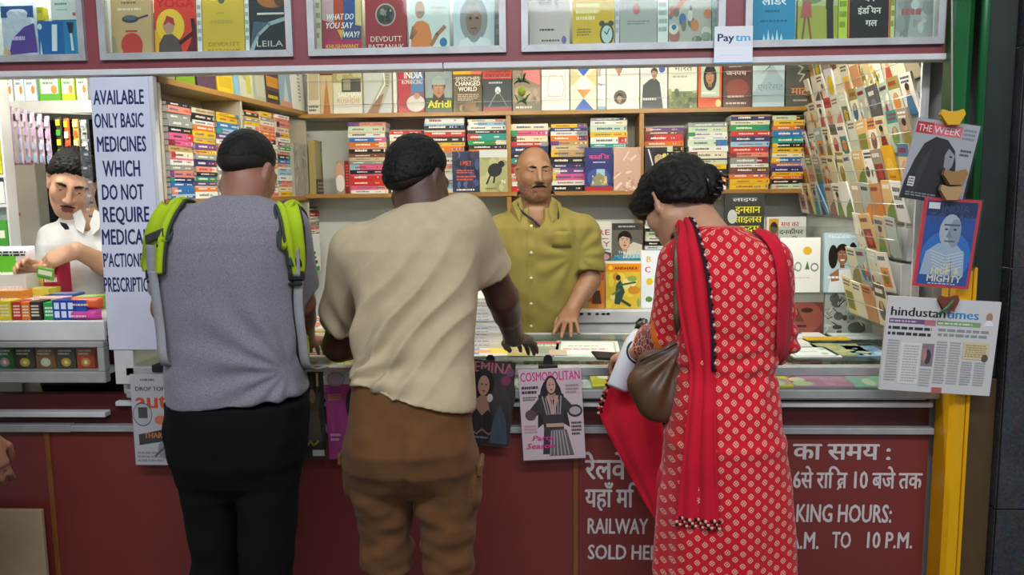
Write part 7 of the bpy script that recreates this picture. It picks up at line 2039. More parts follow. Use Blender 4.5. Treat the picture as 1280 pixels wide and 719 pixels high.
 def fold2(v, n):
  return 0.004 * soft(v, (14, 14, 10), 7) + 0.003 * soft(v, (30, 30, 22), 9)
 skin_mesh('trousers', F, M_black_cloth, o, o, fold2, smooth=2)
 for a in (anl, anr):
  shoe(o, o, a.x, a.y + 0.02, 0.0, M_shoe)
 return o, shl, shr, Yt
pg, g_shl, g_shr, g_Y = man_grey()
def backpack():
 bv = SURF['grey']
 o = tag(empty('backpack', (pg.location.x, g_Y + 0.2, 1.2)), 'lime green backpack worn on the front, straps over the grey shoulders', 'backpack')
 L0 = o.location
 M_lime = cloth_mat('lime_padding', 'a3bd1f', 0.7, vary=0.1, sheen=0.0)
 M_edge = mat('charcoal_binding', '2c3030', 0.7)
 M_web = cloth_mat('grey_webbing', '8f9092', 0.8, vary=0.15, vscale=80, sheen=0.0)
 F = Field((L0.x - .2, g_Y + .08, 1.0), (L0.x + .2, g_Y + .34, 1.56), 0.007)
 F.loft([(1.06, L0.x, g_Y + .19, .11, .04), (1.12, L0.x, g_Y + .20, .135, .055), (1.36, L0.x, g_Y + .205, .13, .055), (1.46, L0.x, g_Y + .20, .09, .04)], 0.0, 0.01)
 skin_mesh('pack', F, M_lime, o, o, lambda v, n: 0.004 * soft(v, (14, 14, 14)), smooth=2)
 fl = []
 for side, (edges, wl, tail) in enumerate((
  (([(207, 262), (196, 275), (188, 300), (187, 325), (190, 340)], [(233, 258), (222, 272), (214, 292), (210, 318), (209, 342)]), [(199, 338), (203, 370), (208, 410), (213, 452)], 0.03),
  (([(344, 262), (350, 275), (354, 300), (357, 325), (361, 344)], [(369, 262), (375, 280), (377, 305), (377, 328), (374, 344)]), [(368, 342), (367, 380), (371, 420), (377, 458)], 0.03))):
  A, B, N = [], [], []
  ok = True
  for (pa, pb) in zip(*edges):
   a, na = drape(bv, *pa, 0.010)
   b, nb_ = drape(bv, *pb, 0.010)
   if a is None or b is None:
    ref = a if a is not None else b
    if ref is None:
     continue
    a = a if a is not None else P(*pa, ref.y + 0.03)
    b = b if b is not None else P(*pb, ref.y + 0.03)
   A.append(a)
   B.append(b)
  sx = (A[0].x + B[0].x) / 2
  topA, topB = [], []
  for ang in (35, 75, 110, 150):
   d = (0, -math.cos(math.radians(ang)), math.sin(math.radians(ang)))
   for lst, x in ((topA, A[0].x * 0.55 + sx * 0.45), (topB, B[0].x * 0.55 + sx * 0.45)):
    q, _ = around(bv, (x, g_Y, 1.40), d, 0.010)
    lst.append(q if q is not None else Vector((x, g_Y - 0.1 * math.cos(math.radians(ang)), 1.5)))
  if side == 0:
   A2, B2 = topA[::-1] + A, topB[::-1] + B
  else:
   A2, B2 = topA[::-1] + A, topB[::-1] + B
  m = MB()
  ribbon(m, A2, B2, 'ffffff', cols=7, thick=0.016, pad=0.010, n=44)
  pad = m.build('shoulder_pad', M_lime, o)
  pad.matrix_parent_inverse = Matrix.Translation(-L0)
  for E_ in (A2, B2):
   t = MB()
   t.tube(smooth_path(E_, 40), 0.0045, n=6)
   t.build('binding', M_edge, pad)
  mid = [a.lerp(b, 0.5) + Vector((0, -0.012, 0)) for a, b in zip(A, B)]
  k = 2 if side == 0 else 3
  q = MB()
  ribbon(q, [A[k].lerp(B[k], 0.12) + Vector((0, -0.013, 0.010)), A[k].lerp(B[k], 0.12) + Vector((0, -0.013, -0.012))], [A[k].lerp(B[k], 0.9) + Vector((0, -0.013, 0.014)), A[k].lerp(B[k], 0.9) + Vector((0, -0.013, -0.008))], 'fff', cols=3, thick=0.003, n=4)
  q.build('cross_band', M_edge, pad)
  c = A[-1].lerp(B[-1], 0.5)
  q = MB().box((-0.022, -0.016, -0.012), (0.022, 0.004, 0.012), bev=0.004).box((-0.018, -0.02, -0.024), (0.018, -0.008, -0.016), bev=0.003)
  q.build('buckle', M_black, pad, loc=c)
  q = MB()
  ribbon(q, [c + Vector((-0.014, -0.014, 0.075)), c + Vector((-0.014, -0.014, 0.0))], [c + Vector((0.014, -0.014, 0.075)), c + Vector((0.014, -0.014, 0.0))], 'fff', cols=3, thick=0.003, n=6)
  q.build('webbing_end', M_web, pad)
  W = []
  for pp in wl:
   w_, _ = drape(bv, *pp, 0.016)
   if w_ is None:
    w_ = P(*pp, (W[-1].y + 0.05) if W else g_Y)
   W.append(w_)
  W.append(W[-1] + Vector((0.02 if side else -0.01, 0.09, -0.02)))
  for off, mm, nm in ((0.012, M_web, 'webbing'),):
   m = MB()
   ribbon(m, [w_ - Vector((off, 0, 0)) for w_ in W], [w_ + Vector((off, 0, 0)) for w_ in W], 'fff', cols=3, thick=0.003, n=24)
   x = m.build(nm, mm, o)
   x.matrix_parent_inverse = Matrix.Translation(-L0)
   if side == 1:
    m = MB()
    ribbon(m, [w_ + Vector((-0.022, 0.003, 0)) for w_ in W], [w_ + Vector((-0.012, 0.003, 0)) for w_ in W], 'fff', cols=3, thick=0.003, n=24)
    m.build('webbing_edge', M_black, x)
 return o
backpack()
# ================================================================== man in the beige T-shirt
def man_beige():
 Yt = 2.04
 tor = [sec(428, 594, 532, Yt - 0.04, 0.138), sec(432, 593, 490, Yt - 0.025, 0.133), sec(444, 591, 450, Yt, 0.118), sec(446, 592, 420, Yt + 0.01, 0.116), sec(445, 594, 380, Yt + 0.03, 0.120), sec(441, 597, 340, Yt + 0.05, 0.124), sec(438, 599, 310, Yt + 0.06, 0.120), sec(450, 598, 285, Yt + 0.07, 0.105), sec(478, 592, 268, Yt + 0.075, 0.080), sec(505, 578, 256, Yt + 0.08, 0.062)]
 hips = [sec(434, 592, 555, Yt - 0.04, 0.128), sec(439, 593, 580, Yt - 0.03, 0.122), sec(458, 580, 602, Yt - 0.02, 0.09), sec(490, 548, 614, Yt - 0.02, 0.05)]
 C = P(522, 226, Yt + 0.14)
 H = rot3(-0.60, -0.46, -0.10)
 nk0, nk1 = P(530, 272, Yt + 0.08), P(523, 236, Yt + 0.12)
 shl, shr = P(440, 318, Yt + 0.06), P(586, 276, Yt + 0.07)
 ell_, elr = P(424, 432, Yt + 0.24), P(628, 372, Yt + 0.22)
 wrl, wrr = P(446, 436, Yt + 0.46), P(642, 422, Yt + 0.40)
 hipl, hipr = P(476, 575, Yt - 0.02), P(555, 575, Yt - 0.02)
 zk = 0.50
 knl, knr = Vector((P(482, 690, Yt).x, Yt + 0.02, zk)), Vector((P(562, 690, Yt).x, Yt - 0.01, zk))
 anl, anr = Vector((knl.x + 0.005, Yt - 0.02, 0.085)), Vector((knr.x + 0.0, Yt - 0.06, 0.085))
 base = ((hipl.x + hipr.x) / 2, Yt, 0)
 def build(F):
  F.loft(tor[:-1], 0.02, -0.012)
  F.loft(hips + [tor[0]], 0.02, -0.02)
  F.cone(nk0 - Vector((0, 0, 0.03)), nk1, 0.070, 0.060, 0.03)
  head(F, C, H, 0.94)
  limb(F, [shl, ell_, wrl], [0.053, 0.044, 0.029], 0.02)
  F.cone(ell_, ell_.lerp(wrl, 0.4), 0.045, 0.042, 0.01)
  hand(F, wrl, (0.5, 0.85, -0.02), (0, 0.0, 1), 1, 1.02, (0.2, 0.2, 0.22, 0.25))
  limb(F, [shr - Vector((0.01, 0, 0)), elr, wrr], [0.055, 0.043, 0.030], 0.02)
  F.cone(elr, elr.lerp(wrr, 0.4), 0.045, 0.042, 0.01)
  hand(F, wrr, (0.30, 0.92, -0.26), (0.1, 0.3, 1), -1, 1.06, (0.2, 0.22, 0.24, 0.28), tc=0.2)
  for (a, b, c) in ((hipl, knl, anl), (hipr, knr, anr)):
   limb(F, [a, b, b.lerp(c, 0.35), c], [0.066, 0.047, 0.047, 0.036], 0.03)
   F.cone(b.lerp(c, 0.3) - Vector((0, 0.018, 0)), b.lerp(c, 0.6), 0.046, 0.036, 0.02)
   F.cone(c, c + Vector((0, 0.12, -0.05)), 0.036, 0.030, 0.02)
 o = add_person((base[0] - .34, Yt - .32, 0.0), (base[0] + .40, Yt + .68, 1.84), 0.005, build, M_skin2, 'man seen from behind in a beige T-shirt and brown cargo shorts, leaning in', base)
 L = lambda x, y, z: C + H @ (Vector((x, y, z)) * 0.94)
 cropped('hair', L, H, C, o, M_hair, 0.94, grow=0.009, back_low=-0.076, side_low=0.010, thick_top=0.010, noise=0.0022, front=0.070, sl=0.80)
 cropped('hair_fade', L, H, C, o, M_hair_stub, 0.94, grow=0.0048, back_low=-0.086, side_low=-0.006, noise=0.0004, sl=0.8)
 F = Field((base[0] - .32, Yt - .26, 0.92), (base[0] + .38, Yt + .42, 1.66), 0.0055)
 F.loft(tor, 0.02, 0.003)
 cl, cr = shl.lerp(ell_, 0.72), shr.lerp(elr, 0.62)
 dl, dr = (ell_ - shl).normalized(), (elr - shr).normalized()
 F.cone(shl + Vector((0.012, 0, 0.01)), ell_, 0.072, 0.068, 0.04, cut=(cl, dl))
 F.cone(shr - Vector((0.016, 0, 0)), elr, 0.072, 0.070, 0.04, cut=(cr, dr))
 a, b = P(436, 484, Yt - 0.13), P(590, 525, Yt - 0.13)
 F.plane(a, Vector(((b.z - a.z) / (b.x - a.x), 0, -1)), 0.008)
 F.ell(nk1 + Vector((0, 0.0, 0.03)), (0.064, 0.064, 0.070), 0.006, None, 'cut')
 f1, f2 = P(440, 470, Yt), P(592, 285, Yt)
 def fold(v, n):
  back = np.clip(-n[:, 1] * 1.5 + 0.3, 0, 1)
  s = (v[:, 0] - f1.x) * 0.78 - (v[:, 2] - f1.z) * 0.62            # across the pull from shoulder to waist
  t = (v[:, 0] - f1.x) * 0.62 + (v[:, 2] - f1.z) * 0.78
  nz = soft(v, (6, 5, 6), 4)
  str_ = np.exp(-((s - 0.02) / 0.13) ** 2) * np.clip((t + 0.05) / 0.1, 0, 1) * np.clip((0.50 - t) / 0.25, 0, 1)
  w = ridge(s * 50 + 1.8 * nz) * str_
  low = radial(v, (f1.x - 0.01, f1.z - 0.0), 15, 0.01, 0.26, 0.6, 1.1)
  hem = np.clip((1.10 - v[:, 2]) / 0.12, 0, 1)
  return back * (0.0110 * w + 0.0090 * low) + 0.003 * soft(v, (10, 8, 14), 1) + 0.003 * hem * np.sin(v[:, 0] * 60 + nz * 3)
 skin_mesh('t_shirt', F, M_beige_tee, o, o, fold, smooth=2, keep=True)
 F = Field((base[0] - .34, Yt - .30, 0.55), (base[0] + .34, Yt + .26, 1.14), 0.006)
 F.loft(hips + [sec(444, 583, 470, Yt - 0.03, 0.10)], 0.02, 0.002)
 hz = P(0, 703, Yt).z
 for (a, b, k0, dx) in ((hipl, knl, 0.092, 0.0), (hipr, knr, 0.090, 0.0)):
  limb(F, [a, b + Vector((dx, 0, 0.10)), b], [k0, 0.060 if a is hipl else 0.066, 0.056 if a is hipl else 0.062], 0.05 if a is hipl else 0.015, cut=(Vector((0, 0, hz)), (0, 0, -1)))
  c0 = Vector((b.x, b.y + 0.0, hz + 0.012))
  F.cone(c0, c0 + Vector((0, 0, 0.03)), 0.060 if a is hipl else 0.065, 0.061 if a is hipl else 0.066, 0.006, cut=(Vector((0, 0, hz)), (0, 0, -1)))
 q = P(436, 474, Yt - 0.13)
 F.plane(q, Vector((-(P(590, 515, Yt - 0.13).z - q.z) / 0.31, 0, 1)))
 cg = P(595, 604, Yt - 0.02)
 F.ell(cg, (0.016, 0.055, 0.070), 0.008, clip=[((0, 0, 1), 0.055), ((0, 0, -1), 0.062)])
 cg2 = P(438, 590, Yt + 0.0)
 F.ell(cg2, (0.018, 0.055, 0.065), 0.010, clip=[((0, 0, 1), 0.05), ((0, 0, -1), 0.058)])
 cz, cxx = P(518, 590, Yt).z, P(518, 590, Yt).x
 def fold2(v, n):
  seat = -0.006 * np.exp(-((v[:, 0] - cxx) / 0.012) ** 2) * np.clip((v[:, 2] - cz + 0.06) / 0.05, 0, 1) * (n[:, 1] < 0) * np.clip((cz + 0.16 - v[:, 2]) / 0.05, 0, 1)
  cross = 0.0042 * radial(v, (cxx - 0.01, cz + 0.02), 5, 0.03, 0.24, 2.0, 2.2) * (n[:, 1] < 0.2)
  legs = np.clip((0.86 - v[:, 2]) / 0.1, 0, 1)
  return seat + cross + legs * (0.007 * soft(v, (12, 12, 30), 3) + 0.003 * soft(v, (28, 24, 40), 6)) + 0.0025 * soft(v, (26, 22, 26), 8)
 sh = skin_mesh('cargo_shorts', F, M_brown_short, o, o, fold2, smooth=1)
 for k, (cc, x) in enumerate(((cg, 0.013), (cg2, -0.015))):
  m = MB().box((-0.006, -0.05, -0.016), (0.006, 0.05, 0.016), bev=0.004)
  m.build('pocket_flap', M_brown_short, sh, loc=cc + Vector((x, 0, 0.050)) - o.location)
 for a in (anl, anr):
  shoe(o, o, a.x, a.y + 0.02, 0.0, M_shoe, 'sandal')
 return o
pb_ = man_beige()
# ================================================================== the clerk
def clerk():
 Yt = 3.20
 zf = 0.10
 tor = [sec(646, 712, 424, Yt, 0.110), sec(634, 722, 400, Yt, 0.118), sec(626, 724, 370, Yt, 0.120), sec(620, 725, 335, Yt, 0.118), sec(616, 729, 305, Yt, 0.115), sec(616, 736, 284, Yt, 0.108), sec(624, 728, 271, Yt, 0.090), sec(640, 708, 261, Yt, 0.070), sec(652, 694, 254, Yt, 0.056)]
 tor[0] = sec(632, 722, 424, Yt, 0.118)
 C = P(668, 216, Yt - 0.02)
 H = rot3(math.pi + 0.26, -0.04, 0.0)
 nk0, nk1 = P(671, 264, Yt), P(669, 232, Yt + 0.005)
 shl, shr = P(620, 290, Yt), P(735, 290, Yt)
 ell_, elr = P(606, 352, Yt - 0.04), P(737, 350, Yt - 0.02)
 wrl, wrr = P(611, 390, Yt - 0.16), P(713, 390, Yt - 0.15)
 base = (P(672, 420, Yt).x, Yt, zf)
 hipl, hipr = Vector((base[0] - .085, Yt, 0.92)), Vector((base[0] + .085, Yt, 0.92))
 def build(F):
  F.loft(tor[:-1], 0.02, -0.010)
  F.loft([(0.90, base[0], Yt, 0.15, 0.11), (1.05, base[0], Yt, 0.15, 0.115), tor[0]], 0.02, -0.010)
  F.cone(nk0 - Vector((0, 0, 0.03)), nk1, 0.066, 0.058, 0.03)
  head(F, C, H, 0.90)
  limb(F, [shl, ell_, wrl], [0.048, 0.041, 0.028], 0.02)
  limb(F, [shr - Vector((0.01, 0, 0)), elr, wrr], [0.048, 0.041, 0.028], 0.02)
  F.cone(elr, elr.lerp(wrr, 0.4), 0.042, 0.040, 0.01)
  hand(F, wrr, (-0.12, -0.95, -0.26), (0, -0.3, 1), 1, 1.0, (0.13, 0.14, 0.15, 0.18), spread=0.35)
  hand(F, wrl, (0.12, -0.95, -0.24), (-0.3, -0.3, 1), -1, 1.0, (0.15, 0.18, 0.2, 0.22))
  for a in (hipl, hipr):
   limb(F, [a, Vector((a.x, Yt, 0.52)), Vector((a.x, Yt + 0.02, zf + 0.09))], [0.08, 0.055, 0.04], 0.03)
   F.cone((a.x, Yt + 0.02, zf + 0.08), (a.x, Yt - 0.10, zf + 0.035), 0.036, 0.03, 0.02)
 o = add_person((base[0] - .34, Yt - .46, zf), (base[0] + .34, Yt + .24, 1.86), 0.0042, build, M_skin3, 'bald clerk in an olive shirt standing behind the counter', base, fm=face_slots(C, H, 0.9, 0.5))
 L = lambda x, y, z: C + H @ (Vector((x, y, z)) * 0.90)
 eyes(L, H, o, o, 0.90, (0.12, 0.0), -0.0015, M_skin3)
 brow(L, o, o, M_hair_stub, 0.9, 0.0034)
 cropped('hair', L, H, C, o, M_hair_stub, s=0.90, grow=0.0018, back_low=-0.05, side_low=0.0, front=-0.02, noise=0.0003)
 m = MB()
 pts = [L(-0.031, 0.088, -0.062), L(-0.016, 0.098, -0.053), L(0, 0.1015, -0.0505), L(0.016, 0.098, -0.053), L(0.031, 0.088, -0.062)]
 m.tube([tuple(p - o.location) for p in pts], [0.0018, 0.0043, 0.0040, 0.0043, 0.0018], n=8)
 m.build('moustache', M_hair_stub, o)
 F = Field((base[0] - .30, Yt - .24, 0.98), (base[0] + .30, Yt + .22, 1.60), 0.0048)
 F.loft(tor[:-1], 0.02, 0.004)
 cl, cr = shl.lerp(ell_, 0.72), shr.lerp(elr, 0.80)
 dl, dr = (ell_ - shl).normalized(), (elr - shr).normalized()
 F.cone(shl + Vector((0.012, 0, 0)), ell_ + dl * .04, 0.064, 0.070, 0.035, cut=(cl, dl))
 F.cone(shr - Vector((0.014, 0, 0)), elr + dr * .04, 0.064, 0.072, 0.035, cut=(cr, (dr + Vector((-0.15, 0, 0.0)))))
 F.plane(P(672, 420, Yt - 0.1), (0, 0, -1))
 F.ell(nk1 + Vector((0.0, -0.015, 0.004)), (0.064, 0.070, 0.070), 0.006, None, 'cut')
 F.ell(P(670, 262, Yt - 0.09), (0.036, 0.05, 0.076), 0.006, None, 'cut')
 px0 = P(664, 340, Yt - 0.12)
 def fold(v, n):
  low = np.clip((1.42 - v[:, 2]) / 0.25, 0, 1)
  pl = 0.0022 * ((np.abs(v[:, 0] - px0.x) < 0.016) & (n[:, 1] < 0))
  return pl + 0.0045 * low * soft(v, (12, 10, 15), 3) + 0.003 * soft(v, (25, 20, 24), 6) + 0.0035 * radial(v, (P(718, 330, Yt).x, P(718, 318, Yt).z), 11, 0.03, 0.22, 0.4, 1)
 skin_mesh('shirt', F, M_khaki, o, o, fold, smooth=1, keep=True)
 bv = SURF['shirt']
 shirt = bpy.data.objects[[c.name for c in o.children if c.name.startswith('shirt')][0]]
 M_btn = mat('pale_button', 'b9b08a', 0.3)
 for py in (283, 316, 348, 380, 408):
  q, n = drape(bv, 664, py, 0.001)
  if q is None:
   continue
  MB().ball((0, 0, 0), (0.0062, 0.003, 0.0062), n=10, m=6).build('button', M_btn, shirt, loc=q - o.location)
 for s_, pts in ((0, [(651, 246), (640, 253), (638, 266), (650, 278), (655, 264)]), (1, [(690, 246), (701, 254), (703, 268), (690, 279), (685, 264)])):
  m = MB()
  pp = []
  for (x, y) in pts:
   q, n = drape(bv, x, y, 0.006)
   if q is None or q.y > Yt - 0.03:
    q = P(x, y, Yt - 0.075)
   pp.append(q - o.location)
  n = len(pp)
  bk = [p + Vector((0, 0.005, 0)) for p in pp]
  f = tuple(range(n)) if s_ == 0 else tuple(range(n))
  m.add([tuple(p) for p in pp + bk], [f[::-1], tuple(range(n, 2 * n))] + [(i, (i + 1) % n, (i + 1) % n + n, i + n) for i in range(n)])
  m.build('collar', M_khaki, shirt)
 rows = []
 for py in (309, 302, 295, 289):
  r = []
  for px in (690, 698, 706, 714):
   q, n = drape(bv, px, py, 0.004)
   r.append((q if q is not None else P(px, py, Yt - 0.1)) - o.location)
  rows.append(r)
 m = MB()
 m.grid(rows, thick=0.003)
 m.build('pocket', M_khaki, shirt)
 rib = [(647, 256), (652, 266), (660, 276), (672, 284), (682, 289), (691, 290), (695, 282), (697, 270), (696, 258)]
 W = []
 for pp in rib:
  q, n = drape(bv, *pp, 0.016)
  if q is None or (W and abs(q.y - W[-1].y) > 0.03):
   q = P(*pp, W[-1].y if W else Yt - 0.09)
  W.append(q)
 c = nk1 + Vector((0, 0.0, -0.03))
 back = [Vector((c.x + 0.07, c.y + 0.01, c.z - 0.0)), Vector((c.x + 0.04, c.y + 0.075, c.z - 0.005)), Vector((c.x - 0.04, c.y + 0.075, c.z - 0.005)), Vector((c.x - 0.07, c.y + 0.01, c.z - 0.0))]
 m = MB()
 ring = smooth_path(W + back + [W[0]], 60)
 m.grid([[q + Vector((0.0, 0.0, 0.007)) - o.location for q in ring], [q + Vector((0.004, -0.001, -0.007)) - o.location for q in ring]], thick=0.0015)
 m.build('lanyard', mat('navy_lanyard', '14182c', 0.6), o)
 m = MB()
 cc = wrl.lerp(ell_, 0.12)
 d = (wrl - ell_).normalized()
 u = d.cross(Vector((0, 1, 0))).normalized()
 w_ = d.cross(u)
 m.tube([tuple(cc + (u * math.cos(a) + w_ * math.sin(a)) * 0.031 - o.location) for a in [i * math.pi / 8 for i in range(16)]], 0.003, n=6, closed=True)
 m.build('wrist_thread', mat('red_thread', 'b5201f', 0.7), o)
 F = Field((base[0] - .24, Yt - .2, zf + 0.04), (base[0] + .24, Yt + .2, 1.08), 0.008)
 F.loft([(0.86, base[0], Yt, .155, .115), (1.04, base[0], Yt, .152, .115)], 0.02, 0.0)
 for a in (hipl, hipr):
  limb(F, [a, Vector((a.x, Yt, 0.52)), Vector((a.x, Yt + 0.02, zf + 0.10))], [0.092, 0.072, 0.064], 0.03)
 F.plane((0, 0, zf + 0.065), (0, 0, -1))
 skin_mesh('trousers', F, M_navy, o, o, smooth=1)
 for a in (hipl, hipr):
  shoe(o, o, a.x, Yt + 0.06, math.pi, M_shoe, z=zf)
 return o
clerk()
# ================================================================== the pharmacist
def pharmacist():
 Yt = 3.04
 zf = 0.10
 tor = [sec(56, 150, 420, Yt, 0.11), sec(56, 150, 370, Yt, 0.115), sec(54, 150, 330, Yt, 0.118), sec(56, 150, 305, Yt, 0.112), sec(64, 146, 285, Yt, 0.095), sec(78, 134, 272, Yt, 0.070), sec(88, 122, 264, Yt, 0.058)]
 C = P(90, 229, Yt - 0.05)
 H = rot3(math.pi + 0.42, -0.42, -0.22)
 nk0, nk1 = P(106, 272, Yt - 0.01), P(97, 248, Yt - 0.02)
 shl, shr = P(66, 300, Yt), P(143, 298, Yt)
 ell_, elr = P(82, 368, Yt - 0.05), P(146, 338, Yt - 0.14)
 wrl, wrr = P(62, 352, Yt - 0.24), P(96, 313, Yt - 0.27)
 base = (P(104, 400, Yt).x, Yt, zf)
 def build(F):
  F.loft(tor[:-1], 0.02, -0.010)
  F.loft([(0.90, base[0], Yt, 0.15, 0.11), tor[0]], 0.02, -0.010)
  F.cone(nk0 - Vector((0, 0, 0.03)), nk1, 0.062, 0.054, 0.03)
  head(F, C, H, 1.0)
  limb(F, [shl, ell_, wrl], [0.048, 0.041, 0.027], 0.02)
  limb(F, [shr, elr, wrr], [0.048, 0.042, 0.028], 0.02)
  F.cone(elr, elr.lerp(wrr, 0.4), 0.043, 0.040, 0.01)
  hand(F, wrr, (-0.80, -0.25, -0.32), (-0.05, -0.75, 0.65), 1, 1.02, (0.45, 0.5, 0.52, 0.55), tc=0.5)
  hand(F, wrl, (-0.35, -0.55, 0.55), (-0.5, 0.55, 0.6), -1, 1.0, (0.45, 0.5, 0.5, 0.5), tc=0.4)
  for s_ in (-1, 1):
   limb(F, [Vector((base[0] + s_ * .085, Yt, 0.92)), Vector((base[0] + s_ * .085, Yt, 0.52)), Vector((base[0] + s_ * .085, Yt + 0.02, zf + 0.09))], [0.08, 0.055, 0.04], 0.03)
   F.cone((base[0] + s_ * .085, Yt + 0.02, zf + 0.08), (base[0] + s_ * .085, Yt - 0.10, zf + 0.035), 0.036, 0.03, 0.02)
 o = add_person((base[0] - .40, Yt - .48, zf), (base[0] + .26, Yt + .24, 1.80), 0.0045, build, M_skin5, 'young pharmacist in a white shirt looking down, holding a small green packet', base, fm=face_slots(C, H, 1.0))
 L = lambda x, y, z: C + H @ Vector((x, y, z))
 eyes(L, H, o, o, 1.0, (0.0, -0.45), -0.003, M_skin5)
 brow(L, o, o, M_hair, 1.0, 0.0048)
 cropped('hair', L, H, C, o, M_hair, grow=0.011, back_low=-0.055, side_low=0.006, front=0.068, thick_top=0.014, noise=0.0036, sl=0.7)
 m = MB()
 pts = [L(-0.026, 0.090, -0.060), L(0, 0.0985, -0.0525), L(0.026, 0.090, -0.060)]
 m.tube([tuple(p - o.location) for p in smooth_path(pts, 8)], [0.001] + [0.0028] * 7 + [0.001], n=6)
 m.build('moustache', M_hair_stub, o)
 F = Field((base[0] - .34, Yt - .26, 0.98), (base[0] + .26, Yt + .22, 1.60), 0.0052)
 F.loft(tor[:-1], 0.02, 0.005)
 cl, cr = shl.lerp(ell_, 0.80), shr.lerp(elr, 0.85)
 dl, dr = (ell_ - shl).normalized(), (elr - shr).normalized()
 F.cone(shl + Vector((0.01, 0, 0)), ell_ + dl * .04, 0.062, 0.068, 0.035, cut=(cl, dl))
 F.cone(shr, elr + dr * .04, 0.062, 0.068, 0.035, cut=(cr, dr))
 F.ell(nk1 + Vector((0.0, -0.02, 0.012)), (0.062, 0.068, 0.062), 0.006, None, 'cut')
 F.ell(P(104, 276, Yt - 0.09), (0.03, 0.05, 0.05), 0.006, None, 'cut')
 skin_mesh('shirt', F, M_white_shirt, o, o, lambda v, n: 0.005 * soft(v, (11, 10, 14), 3) + 0.003 * soft(v, (24, 20, 24), 6), smooth=1, keep='x')
 for pts in ([(100, 262), (91, 268), (95, 286), (104, 292), (107, 278)], [(118, 262), (128, 268), (124, 286), (116, 294), (112, 280)]):
  pp = [P(x, y, Yt - 0.115 + 0.0008 * (292 - y)) - o.location for x, y in pts]
  n = len(pp)
  m = MB()
  bk = [p + Vector((0, 0.006, 0)) for p in pp]
  m.add([tuple(p) for p in pp + bk], [tuple(range(n))[::-1], tuple(range(n, 2 * n))] + [(i, (i + 1) % n, (i + 1) % n + n, i + n) for i in range(n)])
  m.build('collar', M_white_shirt, o)
 m = MB()
 bdg = P(81, 283, Yt - 0.135) - o.location
 m.prism([(-0.02, 0.012), (-0.012, 0.0), (0.004, -0.012), (0.018, -0.008), (0.012, 0.004), (0.002, 0.012)], -0.002, 0.002)
 m.build('badge', M_black, o, loc=bdg, rot=(0, 0.2, 0))
 F = Field((base[0] - .24, Yt - .2, zf + 0.04), (base[0] + .24, Yt + .2, 1.10), 0.009)
 F.loft([(0.86, base[0], Yt, .155, .115), (1.06, base[0], Yt, .152, .115)], 0.02, 0.0)
 for s_ in (-1, 1):
  limb(F, [Vector((base[0] + s_ * .085, Yt, 0.92)), Vector((base[0] + s_ * .085, Yt, 0.52)), Vector((base[0] + s_ * .085, Yt + 0.02, zf + 0.10))], [0.092, 0.072, 0.064], 0.03)
 F.plane((0, 0, zf + 0.065), (0, 0, -1))
 skin_mesh('trousers', F, M_navy, o, o, smooth=1)
 for s_ in (-1, 1):
  shoe(o, o, base[0] + s_ * .085, Yt, math.pi, M_shoe, z=zf)
 f = MB()
 f.box((-0.028, -0.004, -0.022), (0.028, 0.004, 0.022), '5fa83a', bev=0.003).art([('r', 0.1, 0.4, 0.9, 0.8, 'd9e6c0'), ('b', 0.15, 0.1, 0.85, 0.3, '2f6a2a', 1)], 0.056, 0.044, O=(-0.028, -0.004, -0.022))
 k = f.build('packet', FOIL, loc=P(57, 342, Yt - 0.36), rot=(0.3, 0.25, 0.2))
 tag(k, 'small green packet held between the pharmacist\'s fingers', 'packet')
 return o
pharmacist()
# ================================================================== the woman in the red kurta
def kurta_mat():
 m, nt, b = new_mat('red_printed_cotton')
 uv = nt.nodes.new('ShaderNodeUVMap')
 uv.uv_map = 'UVMap'
 sp = nt.nodes.new('ShaderNodeSeparateXYZ')
 nt.links.new(uv.outputs[0], sp.inputs[0])
 def M(op, a, b_=None, c=None):
  n = nt.nodes.new('ShaderNodeMath')
  n.operation = op
  for i, v in enumerate((a, b_, c)):
   if v is None:
    continue
   if isinstance(v, (int, float)):
    n.inputs[i].default_value = v
   else:
    nt.links.new(v, n.inputs[i])
  return n.outputs[0]
 u, v = sp.outputs[0], sp.outputs[1]
 CU, CV = 0.036, 0.031
 masks = []
 for (ou, ov) in ((0.0, 0.0), (0.5, 0.5)):
  fu = M('SUBTRACT', M('FRACT', M('ADD', M('DIVIDE', u, CU), ou)), 0.5)
  fv = M('SUBTRACT', M('FRACT', M('ADD', M('DIVIDE', v, CV), ov)), 0.5)
  au, av = M('ABSOLUTE', M('MULTIPLY', fu, CU)), M('ABSOLUTE', M('MULTIPLY', fv, CV))
  d = M('ADD', au, M('MULTIPLY', av, 0.95))
  mx_ = M('MAXIMUM', au, av)
  ring = M('MULTIPLY', M('LESS_THAN', d, 0.0086), M('GREATER_THAN', d, 0.0050))
  gap = M('GREATER_THAN', M('MINIMUM', au, av), 0.0007)
  dot = M('LESS_THAN', d, 0.0028)
  masks.append(M('MAXIMUM', M('MULTIPLY', ring, gap), dot))
 f = M('MAXIMUM', masks[0], masks[1])
 mix = nt.nodes.new('ShaderNodeMix')
 mix.data_type = 'RGBA'
 mix.inputs['A'].default_value = (*lin('bd1424'), 1)
 mix.inputs['B'].default_value = (*lin('dfb9a0'), 1)
 nt.links.new(M('MULTIPLY', f, 0.72), mix.inputs['Factor'])
 nt.links.new(mix.outputs['Result'], b.inputs['Base Color'])
 b.inputs['Roughness'].default_value = 0.85
 b.inputs['Specular IOR Level'].default_value = 0.2
 b.inputs['Sheen Weight'].default_value = 0.15
 return m
